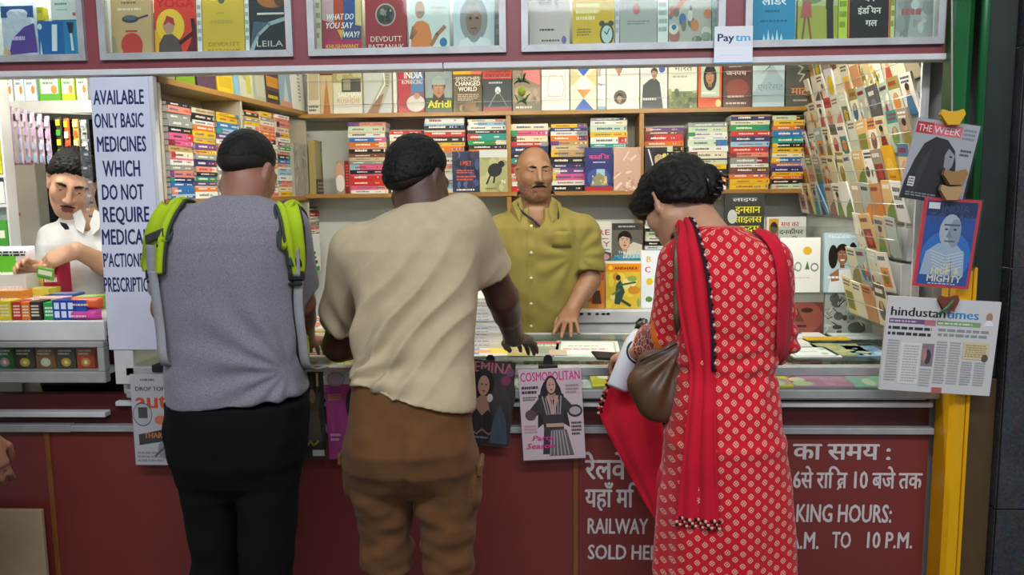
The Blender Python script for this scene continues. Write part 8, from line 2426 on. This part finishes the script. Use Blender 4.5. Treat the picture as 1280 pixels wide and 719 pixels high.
def cuff_mat():
 m, nt, b = new_mat('black_embroidered_border')
 tc = nt.nodes.new('ShaderNodeTexCoord')
 w_ = nt.nodes.new('ShaderNodeTexVoronoi')
 w_.feature = 'DISTANCE_TO_EDGE'
 w_.inputs['Scale'].default_value = 62
 nt.links.new(tc.outputs['Object'], w_.inputs['Vector'])
 w2 = nt.nodes.new('ShaderNodeTexVoronoi')
 w2.inputs['Scale'].default_value = 62
 nt.links.new(tc.outputs['Object'], w2.inputs['Vector'])
 r = nt.nodes.new('ShaderNodeValToRGB')
 e = r.color_ramp.elements
 e[0].position, e[0].color = 0.05, (*lin('c98a78'), 1)
 e[1].position, e[1].color = 0.12, (*lin('1a1620'), 1)
 x = e.new(0.30)
 x.color = (*lin('8a2430'), 1)
 nt.links.new(w_.outputs['Distance'], r.inputs['Fac'])
 nt.links.new(r.outputs['Color'], b.inputs['Base Color'])
 b.inputs['Roughness'].default_value = 0.8
 return m
M_kurta = kurta_mat()
M_cuff = cuff_mat()
M_dup = cloth_mat('red_dupatta_cotton', 'c0142c', 0.85, vary=0.15, vscale=12)
M_orange = cloth_mat('orange_piping', 'd86a1e', 0.8)
def woman():
 Yt = 2.03
 tor = [sec(836, 974, 545, Yt - 0.03, 0.135), sec(842, 968, 500, Yt - 0.02, 0.125), sec(848, 964, 460, Yt, 0.108), sec(846, 968, 425, Yt + 0.01, 0.110), sec(842, 974, 385, Yt + 0.02, 0.116), sec(840, 976, 345, Yt + 0.035, 0.116), sec(842, 968, 318, Yt + 0.045, 0.100), sec(854, 950, 300, Yt + 0.05, 0.080), sec(868, 926, 287, Yt + 0.06, 0.060)]
 skirt = [sec(820, 990, 712, Yt - 0.03, 0.150), sec(823, 988, 660, Yt - 0.03, 0.148), sec(828, 983, 600, Yt - 0.03, 0.145), tor[0]]
 C = P(846, 254, Yt + 0.15)
 H = rot3(0.62, -0.66, 0.12)
 nk0, nk1 = P(893, 300, Yt + 0.05), P(868, 268, Yt + 0.11)
 shl, shr = P(850, 328, Yt + 0.04), P(962, 328, Yt + 0.04)
 ell_, elr = P(838, 425, Yt + 0.08), P(968, 425, Yt + 0.10)
 wrl, wrr = P(795, 441, Yt + 0.28), P(930, 424, Yt + 0.38)
 base = (P(900, 600, Yt).x, Yt, 0)
 def build(F):
  F.loft(tor[:-1], 0.02, -0.012)
  F.loft([(0.82, base[0], Yt - .03, 0.15, 0.13), tor[0]], 0.02, -0.012)
  F.cone(nk0 - Vector((0, 0, 0.02)), nk1, 0.060, 0.050, 0.03)
  head(F, C, H, 0.97)
  limb(F, [shl, ell_, wrl], [0.043, 0.038, 0.024], 0.02)
  F.cone(ell_, ell_.lerp(wrl, 0.4), 0.038, 0.035, 0.01)
  hand(F, wrl, (-0.55, 0.62, -0.30), (-0.35, 0.05, 0.95), 1, 0.92, (0.45, 0.5, 0.52, 0.55), tc=0.5)
  limb(F, [shr, elr, wrr], [0.043, 0.038, 0.024], 0.02)
  hand(F, wrr, (-0.7, 0.6, -0.2), (0, 0.2, 1), -1, 0.92, (0.4, 0.4, 0.45, 0.5))
  for s_ in (-1, 1):
   x = base[0] + s_ * .075
   limb(F, [Vector((x, Yt - .02, 0.86)), Vector((x, Yt, 0.48)), Vector((x, Yt - 0.03, 0.08))], [0.085, 0.055, 0.038], 0.03)
   F.cone((x, Yt - 0.03, 0.07), (x, Yt + 0.09, 0.03), 0.033, 0.027, 0.02)
 o = add_person((base[0] - .42, Yt - .26, 0.0), (base[0] + .30, Yt + .56, 1.76), 0.0048, build, M_skin4, 'woman seen from behind in a red printed kurta, head bent over the counter', base, fm=face_slots(C, H, 0.97))
 L = lambda x, y, z: C + H @ (Vector((x, y, z)) * 0.97)
 eyes(L, H, o, o, 0.97, look=(0, -0.4))
 brow(L, o, o, M_hair, 0.97, 0.003)
 F = Field(C - Vector((.19, .20, .19)), C + Vector((.22, .19, .20)), 0.0042)
 R = [[H[i][j] for j in range(3)] for i in range(3)]
 F.ell(L(0, -0.014, 0.036), (0.088, 0.108, 0.090), 0.0, R)
 F.ell(L(0, -0.045, -0.010), (0.072, 0.070, 0.078), 0.02, R)
 F.ell(L(0, 0.030, 0.060), (0.080, 0.070, 0.050), 0.03, R)
 Yh, Zh = H @ Vector((0, 1, 0)), H @ Vector((0, 0, 1))
 F.plane(L(0, 0.064, 0.056), (Yh * 0.86 - Zh * 0.5).normalized(), 0.014)
 F.plane(L(0, 0.0, -0.012), (-Zh * 0.86 + Yh * 0.5).normalized(), 0.014)
 for d in (-1, 1):
  F.ell(L(0.070 * d, 0.034, 0.026), (0.020, 0.034, 0.034), 0.02, R)
 F.ell(L(-0.050, 0.080, 0.040), (0.034, 0.030, 0.038), 0.03, R)
 bun = P(885, 226, Yt + 0.09)
 F.ell(bun, (0.036, 0.034, 0.040), 0.012)
 F.ell(bun + Vector((0.010, -0.012, -0.022)), (0.026, 0.024, 0.026), 0.010)
 F.ell(bun + Vector((-0.004, 0.0, 0.022)), (0.024, 0.024, 0.022), 0.010)
 def hf(v, n):
  d = v - np.array(bun)
  r = np.linalg.norm(d, axis=1, keepdims=True)
  d = d / (r + 1e-6)
  w = np.clip((r[:, 0] - 0.03) / 0.03, 0, 1)
  wave = soft(v, (9, 9, 9), 7) * 0.25
  d2 = d + wave[:, None]
  return w * (0.0044 * soft(d2, (9, 9, 9), 2) + 0.0022 * soft(d2, (24, 24, 24), 4)) + 0.0012 * soft(v, (70, 70, 70), 5)
 hr = skin_mesh('hair', F, M_hair_w, o, o, hf, smooth=1)
 M_clip = mat('shiny_black_clip', '0c0c0e', 0.15)
 m = MB()
 for k in range(4):
  q = bun + Vector((0.022 - 0.007 * k, -0.034, 0.016 - 0.016 * k)) - o.location
  m.tube([q, q + Vector((0.018, -0.006, -0.006)), q + Vector((0.026, 0.012, -0.012))], [0.004, 0.0045, 0.003], n=7)
 m.tube([bun + Vector((-0.012, -0.036, 0.02)) - o.location, bun + Vector((0.0, -0.04, -0.034)) - o.location], 0.005, n=8)
 m.build('hair_clip', M_clip, hr)
 hz = P(900, 716, Yt).z - 0.02
 F = Field((base[0] - .33, Yt - .26, hz - 0.03), (base[0] + .30, Yt + .40, 1.62), 0.0055)
 F.loft(tor, 0.02, 0.006)
 F.loft(skirt, 0.02, 0.006)
 dl, dr = (ell_ - shl).normalized(), (elr - shr).normalized()
 cf = ell_.lerp(wrl, 0.44)
 cdir = (wrl - ell_).normalized()
 F.cone(shl + Vector((0.006, 0, 0)), ell_, 0.062, 0.062, 0.035)
 F.cone(ell_, ell_.lerp(wrl, 0.55), 0.062, 0.068, 0.02, cut=(cf, cdir))
 F.cone(ell_.lerp(wrl, 0.2), wrl, 0.048, 0.056, 0.004, mode='cut')
 F.cone(shr - Vector((0.006, 0, 0)), elr, 0.062, 0.058, 0.035)
 cfr = elr.lerp(wrr, 0.30)
 F.cone(elr, elr.lerp(wrr, 0.36), 0.058, 0.054, 0.02, cut=(cfr, (wrr - elr).normalized()))
 F.ell(nk1 + Vector((0.008, 0.01, 0.0)), (0.058, 0.060, 0.052), 0.006, None, 'cut')
 a, b = P(820, 719, Yt - 0.15), P(994, 692, Yt - 0.15)
 F.plane((a.x, Yt, hz), (0, 0, -1), 0.008)
 sl = P(826, 640, Yt)
 F.cone((sl.x - 0.03, Yt - 0.02, sl.z - 0.25), (sl.x - 0.012, Yt - 0.02, sl.z + 0.05), 0.016, 0.004, 0.006, mode='cut')
 wz = P(900, 455, Yt).z
 def fold(v, n):
  waist = np.exp(-((v[:, 2] - wz) / 0.05) ** 2)
  low = np.clip((1.0 - v[:, 2]) / 0.3, 0, 1)
  th = np.arctan2(v[:, 0] - base[0], -(v[:, 1] - Yt))
  return 0.0045 * waist * np.sin(v[:, 2] * 120 + 3 * soft(v, (9, 9, 9), 1)) + 0.006 * low * np.sin(th * 9 + 1.2 * soft(v, (4, 4, 3), 2)) + 0.003 * soft(v, (14, 12, 16), 5) + 0.004 * radial(v, (P(962, 425, Yt).x, P(962, 425, Yt).z), 12, 0.02, 0.2, 0.2, 1.0)
 def in_arm(c):
  out = np.full(len(c), -1)
  for k, (A, B, r) in enumerate(((shl, ell_, 0.088), (ell_, wrl, 0.085), (shr, elr, 0.075), (elr, wrr, 0.085))):
   A, B = np.array(A), np.array(B)
   d = B - A
   t = ((c - A) @ d) / (d @ d)
   q = c - A - np.clip(t, 0, 1)[:, None] * d
   near = (np.linalg.norm(q, axis=1) < r) & (t > (0.18 if k in (0, 2) else -0.1))
   tr = np.abs(c[:, 0] - base[0]) > 0.118
   out[near & tr] = k
  return out
 def uvf(vs, fs, cen):
  reg = in_arm(cen)
  V = vs[fs.ravel()]
  rg = np.repeat(reg, 4)
  th = np.arctan2(V[:, 0] - base[0], -(V[:, 1] - Yt))
  cth = np.repeat(np.arctan2(cen[:, 0] - base[0], -(cen[:, 1] - Yt)), 4)
  th = np.where(th - cth > math.pi, th - 2 * math.pi, np.where(cth - th > math.pi, th + 2 * math.pi, th))
  uv = np.stack([th * 0.135, V[:, 2]], 1)
  back = (np.abs(cth) < 1.25)
  xx = V[:, 0] - base[0]
  uv[:, 0] = np.where(back, xx * 1.03, uv[:, 0])
  for k, (A, B) in enumerate(((shl, ell_), (ell_, wrl), (shr, elr), (elr, wrr))):
   A, B = np.array(A), np.array(B)
   d = (B - A) / np.linalg.norm(B - A)
   u = np.cross(d, (0, 1, 0))
   u = u / np.linalg.norm(u)
   w_ = np.cross(d, u)
   mk = rg == k
   q = V[mk] - A
   uv[mk, 0] = np.arctan2(q @ u, -(q @ w_) + 1e-9) * 0.062
   uv[mk, 1] = q @ d
  return uv
 def fm(c):
  r = np.zeros(len(c), int)
  A, B = np.array(ell_), np.array(wrl)
  t = ((c - A) @ (B - A)) / ((B - A) @ (B - A))
  near = np.linalg.norm(c - A - np.clip(t, 0, 1)[:, None] * (B - A), axis=1) < 0.085
  x = near & (c[:, 0] < ell_.x + 0.05)
  r[x & (t > -0.10)] = 1
  r[x & (t > -0.18) & (t <= -0.10)] = 2
  r[x & (t > 0.385)] = 2
  return r
 ku = skin_mesh('kurta', F, [M_kurta, M_cuff, M_orange], o, o, fold, smooth=2, fmat=fm, uv=uvf, keep=True)
 F = Field((base[0] - .2, Yt - .2, 0.03), (base[0] + .2, Yt + .16, 0.9), 0.008)
 for s_ in (-1, 1):
  x = base[0] + s_ * .075
  limb(F, [Vector((x, Yt - .02, 0.84)), Vector((x, Yt, 0.48)), Vector((x, Yt - 0.03, 0.10))], [0.092, 0.062, 0.046], 0.02)
 F.plane((0, 0, 0.09), (0, 0, -1))
 skin_mesh('leggings', F, M_dup, o, o, smooth=1)
 for s_ in (-1, 1):
  shoe(o, o, base[0] + s_ * .075, Yt - 0.01, 0.0, M_shoe, 'sandal')
 bv = SURF['kurta']
 top, end = [], []
 LE = [(846, 292), (842, 312), (846, 345), (853, 390), (860, 430), (865, 470), (862, 520), (857, 570), (853, 610), (850, 648)]
 RE = [(872, 284), (879, 308), (887, 345), (892, 390), (894, 430), (895, 470), (895, 520), (896, 570), (897, 610), (899, 652)]
 A, B = [], []
 for pa, pb2 in zip(LE, RE):
  a, _ = drape(bv, *pa, 0.012)
  b, _ = drape(bv, *pb2, 0.012)
  if a is None:
   a = P(*pa, (b.y if b is not None else Yt) + 0.01)
  if b is None:
   b = P(*pb2, a.y)
  if A and a.y > A[-1].y + 0.02 and pa[1] > 330:
   a = P(*pa, A[-1].y)
  if B and b.y > B[-1].y + 0.02 and pb2[1] > 330:
   b = P(*pb2, B[-1].y)
  A.append(a)
  B.append(b)
 fr = [Vector((A[0].x + 0.01, Yt + 0.20, 1.34)), Vector((A[0].x + 0.0, Yt + 0.15, 1.44)), Vector((A[0].x + 0.0, Yt + 0.07, A[0].z + 0.018))]
 fr2 = [Vector((B[0].x - 0.0, Yt + 0.22, 1.33)), Vector((B[0].x - 0.0, Yt + 0.17, 1.45)), Vector((B[0].x - 0.005, Yt + 0.10, B[0].z + 0.010))]
 m = MB()
 rows = ribbon(m, fr + A, fr2 + B, 'c0142c', cols=17, thick=0.004, wave=0.0055, nw=5, n=60)
 dp = m.build('dupatta', M_dup, o)
 dp.matrix_parent_inverse = Matrix.Translation(-o.location)
 e = MB()
 for i, r_ in enumerate(rows):
  if 8 < i < 40:
   q = r_[-1]
   e.ball(tuple(q + Vector((-0.002, -0.006, 0))), 0.0045, '1a1418' if i % 2 else 'd0a8a0', n=6, m=4)
 ee = smooth_path([r_[-1] + Vector((-0.006, -0.004, 0)) for r_ in rows[6:40]], 40)
 e.tube(ee, 0.0045, '2a1620', n=6)
 e.build('beaded_edge', CLOTH_INK, dp)
 e = MB()
 for j, q in enumerate(rows[-1]):
  for z in (0.004, -0.004, -0.012):
   e.ball(tuple(q + Vector((0.001 * (j % 2), -0.004, z))), 0.0048, ['1c1416', 'c9a48c', 'b5142a'][int((z + 0.013) * 120 + j) % 3], n=6, m=4)
 e.build('tassel_edge', CLOTH_INK, dp)
 LE2 = [(938, 292), (953, 304), (964, 325), (968, 360), (968, 400), (966, 436)]
 RE2 = [(955, 288), (970, 302), (979, 325), (984, 360), (985, 400), (981, 440)]
 A, B = [], []
 for pa, pb2 in zip(LE2, RE2):
  a, _ = drape(bv, *pa, 0.010)
  if a is None:
   a = P(*pa, Yt + 0.0)
  b, _ = drape(bv, *pb2, 0.010)
  if b is None:
   b = P(*pb2, a.y + 0.06)
  A.append(a)
  B.append(b)
 A += [A[-1] + Vector((0.0, 0.05, -0.05))]
 B += [B[-1] + Vector((-0.01, 0.08, -0.05))]
 m = MB()
 ribbon(m, A, B, 'c0142c', cols=9, thick=0.004, wave=0.004, nw=3, n=30)
 x = m.build('dupatta_shoulder_fold', M_dup, o)
 x.matrix_parent_inverse = Matrix.Translation(-o.location)
 LE3 = [P(768, 446, Yt + 0.36), P(762, 470, Yt + 0.36), P(753, 500, Yt + 0.35), P(750, 520, Yt + 0.34), P(772, 565, Yt + 0.28), P(796, 610, Yt + 0.22), P(822, 655, Yt + 0.15)]
 RE3 = [P(800, 446, Yt + 0.36), P(806, 470, Yt + 0.33), P(818, 500, Yt + 0.28), P(826, 520, Yt + 0.24), P(834, 565, Yt + 0.18), P(838, 610, Yt + 0.14), P(838, 660, Yt + 0.12)]
 m = MB()
 rows = ribbon(m, LE3, RE3, 'c0142c', cols=13, thick=0.004, wave=0.007, nw=4, n=40)
 y = m.build('dupatta_end', M_dup, o)
 y.matrix_parent_inverse = Matrix.Translation(-o.location)
 e = MB()
 for i in range(6, 20):
  q = rows[i][0]
  e.ball(tuple(q + Vector((-0.002, -0.005, 0))), 0.005, ['1c1416', 'c9a48c', 'b5142a'][i % 3], n=6, m=4)
  e.ball(tuple(q + Vector((0.007, -0.005, 0.004))), 0.004, ['1c1416', '1c1416', 'c9a48c'][i % 3], n=6, m=4)
 e.build('beaded_edge', CLOTH_INK, y)
 m = MB()
 cc = wrl.lerp(ell_, 0.06)
 d = (wrl - ell_).normalized()
 u = d.cross(Vector((0, 1, 0.3))).normalized()
 w_ = d.cross(u)
 m.tube([tuple(cc + (u * math.cos(a) + w_ * math.sin(a)) * 0.0335 - o.location) for a in [i * math.pi / 12 for i in range(24)]], 0.0032, n=8, closed=True)
 m.build('bangle', M_black, o)
 return o, shl, ell_, wrl, Yt
pw, w_sh, w_el, w_wr, w_Y = woman()
def shoulder_bag():
 M_bag = mat('brown_soft_leather', '5b4029', 0.42, vary=0.3, vscale=9, bump=0.3, bscale=70)
 c = P(826, 480, w_Y + 0.0)
 o = tag(empty('shoulder_bag', c), 'slouchy brown leather bag hanging under the red sleeve', 'bag')
 Y0 = c.y
 F = Field(c - Vector((.16, .12, .16)), c + Vector((.14, .12, .18)), 0.005)
 def pt(px, py, dy=0.0):
  return P(px, py, Y0 + dy)
 F.cone(pt(818, 488), pt(832, 500), 0.058, 0.054, 0.03, flat=((0, 1, 0), 0.75))
 F.cone(pt(806, 470), pt(822, 500), 0.036, 0.046, 0.04, flat=((0, 1, 0), 0.8))
 F.cone(pt(838, 455), pt(846, 490), 0.034, 0.036, 0.04, flat=((0, 1, 0), 0.8))
 F.cone(pt(816, 455), pt(846, 442), 0.028, 0.026, 0.035, flat=((0, 1, 0), 0.8))
 F.cone(pt(850, 435), pt(852, 425), 0.016, 0.012, 0.03, flat=((0, 1, 0), 0.8))
 def fold(v, n):
  q = pt(850, 432)
  return 0.006 * radial(v, (q.x, q.z), 15, 0.02, 0.24, 0.7, 0.9) + 0.003 * soft(v, (18, 18, 18), 3)
 skin_mesh('body', F, M_bag, o, o, fold, smooth=1)
 bv = SURF['kurta']
 pts = [pt(852, 428)]
 for p in ((851, 400), (850, 370), (849, 340), (848, 318), (850, 302)):
  q, n = drape(bv, *p, 0.008)
  pts.append(q if q is not None else P(*p, w_Y - 0.02))
 top = pts[-1]
 pts += [top + Vector((0.0, 0.05, 0.012)), top + Vector((0.0, 0.11, -0.02)), top + Vector((-0.01, 0.15, -0.12))]
 m = MB()
 ribbon(m, [p - Vector((0.011, 0, 0)) for p in pts], [p + Vector((0.011, 0, 0)) for p in pts], 'fff', cols=5, thick=0.005, n=40, pad=0.003)
 s = m.build('strap', M_bag, o)
 s.matrix_parent_inverse = Matrix.Translation(-c)
 m = MB()
 m.tube([pt(800, 452, -0.030) - c, pt(815, 444, -0.036) - c, pt(832, 437, -0.034) - c, pt(846, 430, -0.024) - c], 0.0022, n=6)
 m.build('zip', M_black, o)
shoulder_bag()
b0, b1 = P(771, 486, w_Y + 0.255), P(801, 412, w_Y + 0.31)
d = (b1 - b0)
o = empty('water_bottle', b0)
o.rotation_mode = 'QUATERNION'
o.rotation_quaternion = d.to_track_quat('Z', 'Y')
tag(o, 'white tapered water bottle with black cap held by the woman in red', 'bottle')
ln = d.length
MB().lathe([(0.0, 0), (0.028, 0.0), (0.031, 0.004), (0.031, ln * 0.70), (0.029, ln * 0.80), (0.020, ln * 0.93), (0.017, ln * 0.97), (0.017, ln), (0, ln)]).build('body', mat('white_bottle_enamel', 'd3d5da', 0.3), o)
m = MB()
m.lathe([(0, ln - 0.004), (0.019, ln - 0.004), (0.019, ln + 0.018), (0.012, ln + 0.022), (0.008, ln + 0.034), (0, ln + 0.036)])
m.tube([(0.017, 0, ln + 0.006), (0.028, 0, ln + 0.018), (0.018, 0, ln + 0.032), (0.004, 0, ln + 0.03)], 0.004, n=7)
m.build('cap', M_black, o)
ph_ = P(777, 447, w_Y + 0.315)
o = MB().box((-0.075, -0.036, -0.004), (0.01, 0.036, 0.004), '101114', bev=0.003).build('phone', PLASTIC_INK, loc=P(772, 446, w_Y + 0.37), rot=(0.1, 0.1, 0.2))
tag(o, 'dark phone lying under the fingers of the woman in red', 'phone')
# ================================================================== passer-by, whose fingertips enter the picture
def passer_by():
 Yt = 2.05
 bx = P(-118, 560, Yt).x
 base = (bx, Yt, 0)
 wr = P(-22, 545, Yt - 0.04)
 el = wr + Vector((-0.05, -0.04, 0.25))
 sh = Vector((bx + 0.17, Yt, 1.40))
 C = Vector((bx, Yt + 0.02, 1.62))
 H = rot3(0.0, -0.05)
 tor = [(0.86, bx, Yt, .155, .115), (1.0, bx, Yt, .15, .11), (1.2, bx, Yt, .155, .115), (1.36, bx, Yt, .185, .11), (1.44, bx, Yt, .14, .085), (1.48, bx, Yt, .08, .06)]
 def build(F):
  F.loft(tor, 0.02, -0.01)
  F.cone((bx, Yt, 1.44), (bx, Yt + .01, 1.56), 0.062, 0.055, 0.03)
  head(F, C, H, 1.0)
  limb(F, [sh, el, wr], [0.05, 0.042, 0.028], 0.02)
  hand(F, wr, (0.18, 0.10, -1), (0.6, -0.8, 0.1), -1, 1.0, (0.3, 0.3, 0.32, 0.36))
  limb(F, [Vector((bx - .17, Yt, 1.40)), Vector((bx - .21, Yt, 1.12)), Vector((bx - .20, Yt + .06, .88))], [0.05, 0.042, 0.028], 0.02)
  hand(F, Vector((bx - .20, Yt + .06, .88)), (0.0, 0.15, -1), (-0.9, -0.4, 0), 1, 1.0)
  for s_ in (-1, 1):
   x = bx + s_ * .085
   limb(F, [Vector((x, Yt, 0.88)), Vector((x, Yt, 0.5)), Vector((x, Yt - .02, 0.085))], [0.08, 0.055, 0.04], 0.03)
   F.cone((x, Yt - .02, 0.08), (x, Yt + .1, 0.035), 0.036, 0.03, 0.02)
 o = add_person((bx - .36, Yt - .26, 0), (bx + .40, Yt + .28, 1.78), 0.006, build, M_skin1, 'person passing at the edge, only the fingertips of a lowered hand showing', base)
 L = lambda x, y, z: C + H @ Vector((x, y, z))
 cropped('hair', L, H, C, o, M_hair, grow=0.008)
 eyes(L, H, o, o)
 F = Field((bx - .34, Yt - .24, 0.84), (bx + .36, Yt + .26, 1.6), 0.008)
 F.loft(tor, 0.02, 0.012)
 for a, b in ((sh, el), (Vector((bx - .17, Yt, 1.40)), Vector((bx - .21, Yt, 1.12)))):
  F.cone(a, b, 0.066, 0.062, 0.03, cut=(a.lerp(b, 0.8), b - a))
 F.ell((bx, Yt + .01, 1.55), (.06, .06, .08), 0.006, None, 'cut')
 skin_mesh('shirt', F, M_white_shirt, o, o, lambda v, n: 0.004 * soft(v, (12, 10, 14), 3), smooth=1)
 F = Field((bx - .24, Yt - .2, 0.04), (bx + .24, Yt + .2, 1.0), 0.009)
 F.loft([(0.84, bx, Yt, .158, .118), (0.97, bx, Yt, .155, .115)], 0.02, 0.0)
 for s_ in (-1, 1):
  x = bx + s_ * .085
  limb(F, [Vector((x, Yt, 0.88)), Vector((x, Yt, 0.5)), Vector((x, Yt - .02, 0.10))], [0.093, 0.07, 0.062], 0.03)
 F.plane((0, 0, 0.07), (0, 0, -1))
 skin_mesh('trousers', F, M_navy, o, o, smooth=1)
 for s_ in (-1, 1):
  shoe(o, o, bx + s_ * .085, Yt, 0.0, M_shoe)
passer_by()
# ------------------------------------------------------------------ light, sky, camera
w = bpy.data.worlds.new('station_hall')
SC.world = w
w.use_nodes = True
w.node_tree.nodes['Background'].inputs[0].default_value = (0.80, 0.86, 0.95, 1)
w.node_tree.nodes['Background'].inputs[1].default_value = 0.34
def area(name, loc, rot, sx, sy, power, col='ffffff'):
 l = bpy.data.lights.new(name, 'AREA')
 l.shape = 'RECTANGLE'
 l.size, l.size_y, l.energy = sx, sy, power
 l.color = lin(col)
 o = bpy.data.objects.new(name, l)
 o.location = loc
 o.rotation_euler = rot
 COL.objects.link(o)
 return o
area('hall_lamp', (-0.9, -0.3, 3.6), (math.radians(38), 0, 0), 2.2, 0.35, 52, 'f4f7ff')
area('hall_lamp', (1.2, -0.3, 3.6), (math.radians(38), 0, 0), 2.2, 0.35, 52, 'f4f7ff')
area('hall_lamp', (0.2, -2.4, 3.4), (math.radians(62), 0, 0), 3.0, 0.5, 36, 'f4f7ff')
cd = bpy.data.cameras.new('camera')
cd.sensor_width = 36
cd.sensor_fit = 'HORIZONTAL'
cd.lens = 36 * FPX / 1280
cd.clip_start = 0.05
cam = bpy.data.objects.new('camera', cd)
cam.matrix_world = CAM_M
COL.objects.link(cam)
SC.camera = cam
vs = SC.view_settings
SC.display_settings.display_device = 'sRGB'
vs.view_transform = 'Standard'
vs.look = 'None'
vs.exposure = 0.0
vs.gamma = 1.0
vs.use_curve_mapping = False
SC.cycles.use_denoising = True
SC.cycles.max_bounces = 8
SC.cycles.transparent_max_bounces = 16
SC.cycles.caustics_reflective = False
SC.cycles.caustics_refractive = False
SC.cycles.sample_clamp_indirect = 4.0
